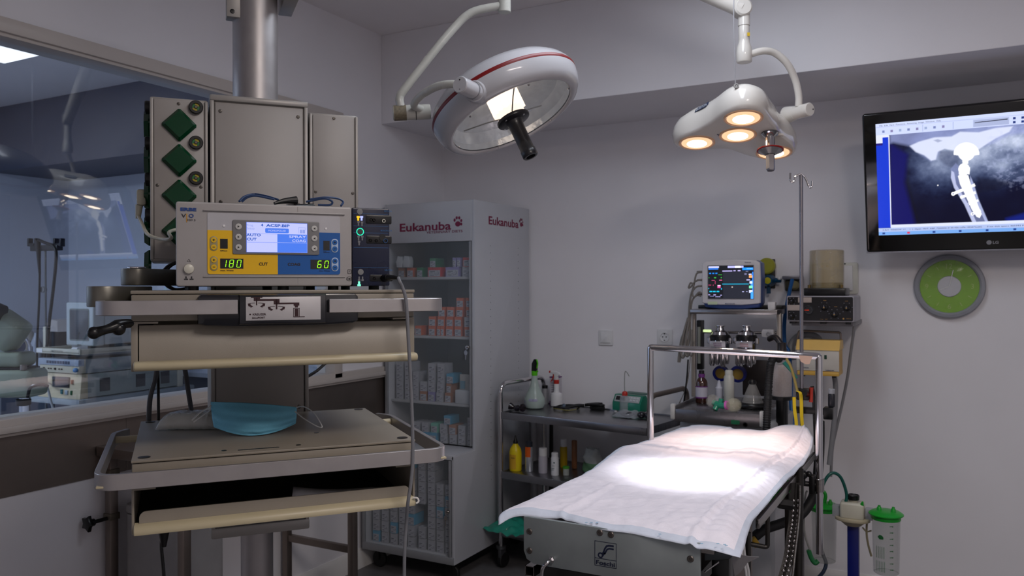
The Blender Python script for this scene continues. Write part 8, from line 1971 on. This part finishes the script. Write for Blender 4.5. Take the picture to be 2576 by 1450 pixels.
m = MB(); m.tube([at(*p) for p in ((2058, 1348, 3.4), (2064, 1370, 3.4), (2070, 1395, 3.4), (2078, 1418, 3.38), (2072, 1438, 3.36), (2058, 1455, 3.34), (2040, 1480, 3.3))], 0.0075, 12, 8); tag(m.build('navy_tube', pm('tube_navy', (14, 36, 60), 0.35)), 'dark blue tube running through and below the left suction canister', 'tube')
m = MB(); m.tube([at(*p) for p in ((2030, 1235, 3.1), (2026, 1250, 3.1), (2022, 1310, 3.1), (2026, 1350, 3.1), (2038, 1385, 3.1), (2046, 1412, 3.1))], 0.004, 8, 8); tag(m.build('clear_drain_tube', pm('tube_clear', (140, 140, 138), 0.3)), 'pale drain tube curving left of the left suction canister', 'tube')
m = MB(); m.tube([at(*p) for p in ((2034, 1385, 3.1), (2041, 1405, 3.1), (2050, 1417, 3.1), (2058, 1412, 3.1))], 0.009, 10, 6); tag(m.build('green_drain_cap', pm('cap_green', (30, 110, 60), 0.4)), 'green rubber cap at the foot of the left suction canister', 'cap')
m = MB(); m.ball(at(1962, 1240, 2.95), 0.045, 18, sc=(0.8, 0.6, 1.3), rot=(0, 0.6, 0)); tag(m.build('green_bulb', pm('bulb_green', (26, 140, 50), 0.35)), 'green rubber bulb half hidden behind the drape edge', 'bulb')

# ================================================================= THINGS IN THE ROOM BEYOND THE GLASS
PB = MB()
NZW = 4.15
def poster(name, px0, py0, px1, py1, label, cols):
    a, b = onY(px0, py1, NZW), onY(px1, py0, NZW); w, h = b.x - a.x, b.z - a.z
    t = thing(name, label, 'poster', (a.x, NZW - 0.002, a.z))
    MB().b2(0, w, -0.002, 0, 0, h).build('sheet', pm('poster_sheet', (196, 198, 206), 0.5), t)
    for (u0, v0, u1, v1, c, nm) in cols: MB().b2(w * u0, w * u1, -0.004, -0.002, h * v0, h * v1).build(nm, c, t)
dkp_ = pm('poster_text', (96, 98, 116), 0.6)
poster('wall_notice', 30, 696, 96, 722, 'white notice with blue and olive blocks on the far wall beyond glass', [(0.62, 0.1, 0.80, 0.9, pm('n_blue', (24, 66, 130), 0.5), 'blue_block'), (0.80, 0.1, 1.0, 0.9, pm('n_olive', (92, 108, 66), 0.5), 'olive_block'), (0.04, 0.82, 0.38, 0.92, dkp_, 'text_line'), (0.08, 0.2, 0.5, 0.24, dkp_, 'text_line'), (0.08, 0.35, 0.5, 0.38, dkp_, 'text_line'), (0.08, 0.5, 0.48, 0.53, dkp_, 'text_line')])
poster('wall_chart', 31, 726, 86, 779, 'small orange and red chart on the far wall below the notice', [(0.14, 0.17, 0.32, 0.77, pm('c_amber', (196, 120, 30), 0.5), 'amber_block'), (0.32, 0.17, 0.80, 0.77, pm('c_orange', (184, 70, 24), 0.5), 'orange_block'), (0.80, 0.17, 0.98, 0.77, pm('c_red', (160, 24, 34), 0.5), 'red_block'), (0.0, 0.93, 0.95, 0.96, dkp_, 'text_line')])
# trolley: frame N, corner nearest the viewer
NC = at(200, 893, 4.35); NR_ = math.radians(2.0)
NM = Matrix.Translation((NC.x, NC.y, 0)) @ Matrix.Rotation(NR_, 4, 'Z'); NI = NM.inverted()
def onN(px, py, xl=None, yl=None):
    o = NI @ EYE; d = NI.to_3x3() @ ray(px, py); k = (xl - o.x) / d.x if xl is not None else (yl - o.y) / d.y; return o + d * k
# local -x runs left along the front, +y runs back along the side
ivory = pm('trolley_ivory', (196, 192, 176), 0.35)
zT = onN(200, 880, yl=0).z; zTb = onN(200, 894, yl=0).z
LW = abs(onN(90, 876, yl=0).x); LD = 0.70
tn = thing('endoscopy_trolley', 'ivory equipment trolley with two shelves beyond the window', 'trolley', (NC.x, NC.y, 0), NR_)
m = MB(); m.b2(-LW, 0, 0, LD, zTb + 0.006, zTb + 0.012); 
for (a, b, c, d) in ((-LW, 0, 0, 0.014), (-LW, 0, LD - 0.014, LD), (-LW, -LW + 0.014, 0, LD), (-0.014, 0, 0, LD)): m.b2(a, b, c, d, zTb, zT, 0.003)
us = m.build('upper_tray', ivory, tn)
m = MB(); m.text('COMPACT EVO TROLLEY PLUS', (onN(142, 880, yl=0).x, -0.001, (zT + zTb) / 2), 0.009, 0.10, bold=0.01); m.build('lettering', pm('ink_umber', (60, 52, 44), 0.5), us, smooth=0)
m = MB(); m.b2(-LW + 0.004, onN(103, 878, yl=0).x + 0.01, -0.002, 0, zTb + 0.004, zT - 0.004); m.build('sticker', whiteplastic, us)
zL = onN(198, 1006, yl=0).z; zLb = onN(198, 1021, yl=0).z
m = MB(); m.b2(-LW - 0.02, 0.02, -0.02, LD + 0.05, zLb, zL, 0.004); m.build('lower_shelf', pm('trolley_grey', (150, 158, 164), 0.4), tn)
for x in (-LW + 0.03, -0.02):
    for y in (LD - 0.04,): m = MB(); m.b2(x - 0.02, x + 0.02, y - 0.02, y + 0.02, 0.1, zTb, 0.003); m.build('upright', ivory, tn)
m = MB(); m.b2(-LW + 0.02, -0.02, 0.10, LD - 0.02, 0.12, 0.30, 0.01); m.build('base', pm('trolley_grey', (150, 158, 164), 0.4), tn)
for x in (-LW + 0.04, -0.04):
    for y in (0.12, LD - 0.05): m = MB(); m.cyl((x - 0.012, y, 0.05), (x + 0.012, y, 0.05), 0.05, seg=18); m.b2(x - 0.015, x + 0.015, y - 0.015, y + 0.015, 0.08, 0.125); m.build('caster', blackmat, tn)
# light source and pump on the lower shelf
u1, u0 = onN(190, 938, yl=0.02).z, zL
dv = thing('suction_pump_unit', 'cream electromedical unit with dark display on the far trolley lower shelf', 'medical unit', (NC.x, NC.y, zL), NR_)
hA = onN(190, 942, yl=0.02).z - zL
m = MB(); m.b2(-LW + 0.02, -0.004, 0.03, LD - 0.02, 0.004, hA, 0.006); m.build('case', pm('unit_grey_green', (152, 158, 154), 0.4), dv)
m = MB(); m.prism([(0.0, 0.0), (0.05, 0.0), (0.05, hA + 0.002), (0.012, hA + 0.002)], -LW + 0.01, -0.002, 'x', bev=0.006); fr_ = m.build('front_fascia', pm('unit_cream', (196, 182, 152), 0.4), dv)
def front(px, py): p = onN(px, py, yl=0.0); return p.x, p.z - zL
x0, z0 = front(131, 973); x1, z1 = front(171, 950)
m = MB(); m.b2(x0, x1, -0.002, 0.02, z0, z1, 0.002); m.build('display', pm('display_dark', (34, 32, 38), 0.15, coat=0.5), fr_)
for px, py, c, w in ((154, 986, (30, 110, 116), 0.008), (166, 988, (170, 180, 190), 0.011), (178, 989, (14, 84, 40), 0.006), (179, 962, (150, 84, 40), 0.005)):
    x, z = front(px, py); m = MB(); m.b2(x - w, x + w, -0.003, 0.015, z - 0.012, z + 0.012, 0.002); m.build('button', pm('btn%d' % px, c, 0.4), fr_)
for y in (0.12, 0.35, 0.52): m = MB(); m.b2(-0.005, 0.0005, y, y + 0.06, 0.03, hA - 0.03); m.build('side_vent', pm('vent_dark', (84, 80, 80), 0.6), dv)
dv2 = thing('camera_processor', 'flat grey processor with row of keys, stacked on the cream unit', 'medical unit', (NC.x, NC.y, zL + hA + 0.003), NR_)
hB = onN(190, 905, yl=0.02).z - (zL + hA + 0.003)
m = MB(); m.b2(-LW + 0.04, -0.01, 0.03, LD - 0.12, 0, hB, 0.004); m.build('case', pm('unit_grey', (150, 156, 158), 0.4), dv2)
m = MB(); m.b2(-LW + 0.03, -0.006, 0.0, 0.04, 0.002, hB, 0.004); f2 = m.build('front_fascia', pm('unit_cream2', (188, 182, 162), 0.4), dv2)
m = MB(); m.b2(-LW + 0.026, -0.004, -0.006, 0.03, hB * 0.55, hB + 0.001, 0.004); f3 = m.build('key_strip', pm('strip_bluegrey', (150, 160, 176), 0.4), dv2)
m = MB()
for q in range(9): m.b2(-LW + 0.10 + q * 0.022, -LW + 0.115 + q * 0.022, -0.008, -0.005, hB * 0.68, hB * 0.88)
m.build('key', pm('key_dark', (70, 74, 92), 0.4), f3)
m = MB()
for q, x in enumerate((0.07, 0.11, 0.13, 0.165, 0.20, 0.22)): m.cyl((-LW + x, 0.0, hB * 0.3), (-LW + x, -0.006, hB * 0.3), 0.006 if q in (0, 3) else 0.004, seg=12)
m.build('connector_port', pm('port_dark', (50, 34, 24), 0.4), f2)
m = MB(); m.ball((-0.02, -0.012, hB * 0.3), 0.013, 14); m.build('blue_plug', pm('plug_blue', (60, 130, 190), 0.3), f2)
# old tube monitor
a, b = onN(165, 862, yl=0.10), onN(233, 760, yl=0.10)
wC, hC = b.x - a.x, b.z - (zT - 0.008)
cr = thing('tube_monitor', 'old pale grey tube monitor with dark screen on the far trolley', 'monitor', NM @ Vector(((a.x + b.x) / 2, 0.10, zTb + 0.0125)), NR_)
hC = b.z - (zTb + 0.0125)
crm = pm('crt_grey', (176, 184, 188), 0.4)
m = MB(); m.box((0.0, 0.035, hC / 2 + 0.012), (wC, 0.07, hC - 0.03), 0.008, 3); m.b2(-wC / 2 + 0.012, wC / 2 + 0.004, 0.07, 0.36, 0.03, hC - 0.015, 0.012); cs_ = m.build('case', crm, cr)
m = MB(); m.b2(-wC * 0.3, wC * 0.3, 0.0, 0.25, 0.0, 0.03, 0.004); m.build('foot', pm('crt_foot', (110, 112, 116), 0.4), cr)
s_ = 0.72
m = MB(); m.prism(rrect(-wC * 0.36, wC * 0.36, hC * 0.20, hC * 0.86, 0.012), -0.0015, 0.006, 'y'); cs2 = m.build('screen_recess', pm('crt_recess', (120, 124, 122), 0.4), cs_)
vs, fs = grid(lambda u_, v_: ((u_ - 0.5) * wC * 0.66, -0.0022 - 0.010 * math.cos((u_ - 0.5) * 3) * math.cos((v_ - 0.5) * 3), hC * 0.23 + v_ * hC * 0.60), 16, 12)
m = MB(); m.add(vs, fs); m.build('screen', pm('crt_glass', (30, 32, 36), 0.1, coat=1.0), cs2)
m = MB(); m.text('SONY', (0, -0.001, hC * 0.115), 0.010, 0.032, bold=0.03); m.build('lettering', pm('letter_taupe', (100, 96, 90), 0.4), cs_, smooth=0)
P = onN(190, 866, yl=0.03); t = thing('paper_roll', 'small white roll lying in front of the tube monitor', 'roll', NM @ Vector((P.x, 0.03, zTb + 0.025)), NR_)
m = MB(); m.cyl((-0.024, 0, 0), (0.024, 0, 0), 0.013, seg=20, bev=0.002); m.build('roll', whiteplastic, t)
t = thing('teal_pouch', 'dark teal fabric pouch on the far trolley beside the tube monitor', 'pouch', NM @ Vector((onN(310, 858, xl=-0.09).x, onN(305, 858, xl=-0.09).y, zTb + 0.012)), NR_)
m = MB(); m.prism([(-0.10, 0), (0.14, 0), (0.14, 0.07), (-0.04, 0.10), (-0.07, 0.095)], -0.06, 0.06, 'x', bev=0.012, seg=3); m.build('pouch_body', pm('pouch_teal', (58, 84, 98), 0.6, bump=0.4, bscale=50), t)
# endoscope hanger
HX = onN(110, 700, yl=0.30)
hg = thing('endoscope_hanger', 'pole with black fork holding black endoscopes beyond the window', 'endoscope stand', NM @ Vector((-LW - 0.02, 0.25, 0)), NR_)
def hp_(px, py, dy=0.0): p = onN(px, py, yl=0.25 + dy); return (p.x + LW + 0.02, p.y - 0.25, p.z)
m = MB(); a = hp_(113, 622); b = hp_(115, 870); m.cyl((b[0], b[1], 0.0), a, 0.0065, seg=14); m.cyl((b[0], b[1], 0.0), (b[0], b[1], 0.02), 0.10, seg=24); m.b2(b[0] - 0.01, b[0] + 0.06, b[1] - 0.012, b[1] + 0.012, zTb + 0.001, zTb + 0.008); m.b2(b[0] - 0.01, b[0] + 0.06, b[1] - 0.012, b[1] + 0.012, zLb - 0.004, zLb + 0.006); m.build('pole', pm('pole_grey', (112, 114, 116), 0.3, 0.8), hg)
m = MB(); m.b2(b[0] - 0.012, b[0] + 0.012, -0.012, 0.012, hp_(115, 880)[2], hp_(115, 822)[2], 0.003); m.build('pole_sleeve', ivory, hg)
m = MB()
q0, q1 = hp_(82, 625), hp_(150, 625); m.b2(q0[0], q1[0], -0.02, 0.02, hp_(100, 632)[2], hp_(100, 618)[2], 0.004)
for px in (75, 92, 140, 155):
    p = hp_(px, 612); m.b2(p[0] - 0.008, p[0] + 0.008, -0.015, 0.015, p[2] - 0.02, hp_(px, 600)[2], 0.003)
for px in (83, 148): p = hp_(px, 616); m.b2(p[0] - 0.022, p[0] + 0.022, -0.015, 0.015, p[2] - 0.008, p[2] + 0.008, 0.003)
m.build('fork', black_m, hg)
m = MB(); m.tube([hp_(*p, -0.02) for p in ((94, 606), (96, 630), (97, 655), (99, 690))], lambda q: 0.017 - 0.010 * q, 12, 6); m.tube([hp_(*p, -0.02) for p in ((99, 688), (98, 740), (96, 790), (93, 850), (92, 910), (93, 960), (97, 1000))], 0.0065, 10, 6); m.build('endoscope', black_m, hg)
m = MB(); m.tube([hp_(*p, -0.02) for p in ((96, 604), (115, 612), (132, 618), (140, 634), (139, 670), (134, 720), (128, 770), (123, 810), (119, 860), (110, 905), (104, 940), (102, 965), (108, 985))], 0.009, 10, 8); m.build('light_guide', black_m, hg)
m = MB(); p = hp_(109, 729); m.lathe([(0.018, -0.01), (0.018, 0.01)], p, 20, axis=(0, 1, 0)); m.build('clamp_disc', greyplastic, hg)
# microscope-like arm unit at the left edge
MD = 3.55
mi_ = thing('microscope_arm', 'grey-green articulated microscope arm at the left edge beyond the window', 'microscope', (0, 0, 0))
gm = pm('arm_greygreen', (148, 158, 140), 0.3, coat=0.3)
R3 = Matrix((RV, FV, (0, 0, 1))).transposed().to_4x4()
def camb(px0, px1, py0, py1, dist, depth, mat, name, bev=0.012):
    c = at((px0 + px1) / 2, (py0 + py1) / 2, dist); s = dist / 2050
    m = MB(); M_ = Matrix.Translation(c) @ R3; m.M = M_; m.box((0, depth / 2, 0), ((px1 - px0) * s, depth, (py1 - py0) * s), bev, 3); return m.build(name, mat, mi_)
camb(-90, 50, 888, 926, MD, 0.13, gm, 'upper_arm', 0.02)
camb(-100, 50, 926, 932, MD + 0.003, 0.12, black_m, 'arm_gap', 0.002)
camb(-90, 74, 933, 1003, MD - 0.02, 0.15, gm, 'lower_arm', 0.02)
c = at(61, 1030, MD + 0.03); m = MB(); m.cyl((c.x, c.y, 0.0), (c.x, c.y, at(61, 1003, MD).z), 0.022, seg=24); m.build('chrome_post', chrome_m, mi_)
c = at(58, 1010, MD + 0.03); m = MB(); m.cyl((c.x, c.y, c.z - 0.018), (c.x, c.y, c.z + 0.012), 0.030, seg=24, bev=0.004); m.build('post_collar', black_m, mi_)
m = MB(); c = at(58, 925, MD); m.cyl((c.x, c.y, c.z - 0.012), (c.x, c.y, c.z + 0.012), 0.014, seg=20, bev=0.002); m.build('joint_knob', steel_dark, mi_)
c_ = at(-8, 832, MD); m = MB(); m.M = Matrix.Translation(c_) @ R3; m.box((0, 0.06, 0), (0.16, 0.12, 0.15), 0.03, 3, rot=(0, 0.6, 0)); m.build('shoulder', gm, mi_)
m = MB(); m.tube([at(-60, 790, MD), at(-20, 780, MD), at(6, 788, MD)], 0.035, 16, 6); m.build('eyepiece_arm', black_m, mi_)
m = MB(); m.tube([at(68, 1000, MD - 0.05), at(76, 975, MD - 0.06), at(100, 968, MD - 0.06), at(120, 972, MD - 0.06)], 0.007, 10, 6); m.build('handlebar', black_m, mi_)
m = MB(); c = at(42, 872, 3.9); m.lathe([(0.0, -0.02), (0.02, -0.015), (0.034, 0.0), (0.036, 0.006)], c, 28, axis=(0.9, -0.5, 0.1)); m.build('lamp_cup', pm('cup_blue', (80, 92, 120), 0.2, 0.4), mi_)
# counter along the far wall with containers
cn_ = thing('counter', 'white worktop with dark base units along the far wall beyond the window', 'counter', (-4.6, 3.85, 0))
m = MB(); m.b2(-1.75, 1.60, -0.32, 0.29, 0.90, 0.93, 0.004); m.build('worktop', pm('worktop_white', (206, 214, 226), 0.22), cn_)
m = MB()
for q in range(5): m.b2(-1.72 + q * 0.66, -1.08 + q * 0.66, -0.29, 0.28, 0.08, 0.895, 0.004)
m.build('base_unit', pm('unit_navy_grey', (60, 66, 82), 0.45), cn_)
def far(name, label, cat, px, py, dist): 
    c = at(px, py, dist); return thing(name, label, cat, (c.x, c.y, 0.93)), c
def onCounter(px, Y=3.85): 
    P = onY(px, 900, Y); return P.x
x_ = onCounter(62, 3.72); t = thing('sterilising_drum', 'beige drum with conical lid on the far counter at left', 'drum', (x_, 3.72, 0.93))
zq = lambda py: onY(62, py, 3.72).z - 0.93
m = MB(); m.lathe([(0.075, 0), (0.078, 0.005), (0.078, zq(858))], seg=32); m.build('drum_body', pm('drum_beige', (176, 168, 156), 0.4), t)
m = MB(); m.lathe([(0.088, zq(858)), (0.088, zq(853)), (0.045, zq(830)), (0.045, zq(824))], seg=32); m.build('lid', pm('drum_lid', (184, 178, 168), 0.4), t)
x_ = onCounter(140, 3.80); t = thing('table_steriliser', 'black-windowed appliance with cream lid behind the endoscope pole', 'appliance', (x_, 3.80, 0.93))
zq = lambda py: onY(140, py, 3.80).z - 0.93
m = MB(); m.prism([(-0.10, 0), (0.12, 0), (0.11, zq(834)), (-0.07, zq(834))], -0.05, 0.2, 'y', bev=0.006); m.build('window', pm('appliance_black', (22, 22, 26), 0.2), t)
m = MB(); m.prism([(-0.075, zq(834)), (0.115, zq(834)), (0.11, zq(806)), (0.04, zq(803)), (-0.02, zq(812)), (-0.06, zq(824))], -0.06, 0.2, 'y', bev=0.006); m.build('lid', pm('appliance_cream', (200, 192, 188), 0.4), t)
x_ = onCounter(90, 3.70); t = thing('squeeze_bottle', 'pale translucent bottle beside the drum on the far counter', 'bottle', (x_, 3.70, 0.93))
m = MB(); m.lathe([(0.038, 0), (0.040, 0.01), (0.040, onY(90, 860, 3.7).z - 0.95), (0.014, onY(90, 845, 3.7).z - 0.93), (0.012, onY(90, 838, 3.7).z - 0.93)], seg=28); m.build('bottle_body', pm('bottle_pale', (176, 184, 200), 0.3), t)
x_ = onCounter(22, 3.9); t = thing('paper_towel_box', 'brown-grey box with white cap at the left end of the far counter', 'box', (x_, 3.9, 0.93))
m = MB(); m.b2(-0.12, 0.10, -0.05, 0.1, 0, onY(22, 800, 3.9).z - 0.93, 0.006); m.build('box_body', pm('box_taupe', (120, 112, 116), 0.5), t)
m = MB(); m.cyl((0.04, -0.09, 0.0), (0.04, -0.09, onY(35, 828, 3.8).z - 0.93), 0.032, seg=20, bev=0.004); m.build('white_cap', whiteplastic, t)
# chrome tap, grey trunk pipe
x_ = onCounter(76, 3.6)
t = thing('lever_tap', 'chrome lever tap on the far counter right of the drum', 'tap', (onY(75, 900, 3.60).x, 3.60, 0.93))
m = MB(); m.cyl((0, 0, 0), (0, 0, 0.10), 0.018, seg=20, bev=0.002); m.tube([(0, 0, 0.095), (-0.01, -0.01, 0.14), (-0.03, -0.02, 0.17)], 0.012, 12, 6); m.tube([(0, 0, 0.05), (0.0, -0.08, 0.08), (0, -0.14, 0.05)], 0.010, 12, 6); m.build('tap_body', chrome_m, t)
t = thing('wash_basin', 'rounded steel basin on the far counter behind the hanging leads', 'basin', (onY(440, 930, 3.75).x, 3.75, 0.93))
m = MB(); m.lathe([(0.14, 0), (0.17, 0.05), (0.16, 0.13), (0.10, 0.18), (0, 0.20)], seg=36); m.build('basin_body', pm('basin_grey', (132, 140, 156), 0.35), t)
# sill clutter
t = thing('lead_end', 'white lead hanging in front of the cream unit beyond the glass', 'cable', (0, 0, 0))
m = MB(); m.tube([at(*p) for p in ((112, 958, 4.5), (106, 959, 4.3), (103, 960, 4.2), (113, 963, 4.2), (121, 985, 4.2), (127, 1010, 4.2), (133, 1034, 4.2), (140, 1100, 4.2))], 0.006, 8, 8); m.build('lead', pm('lead_pale', (170, 172, 174), 0.4), t)
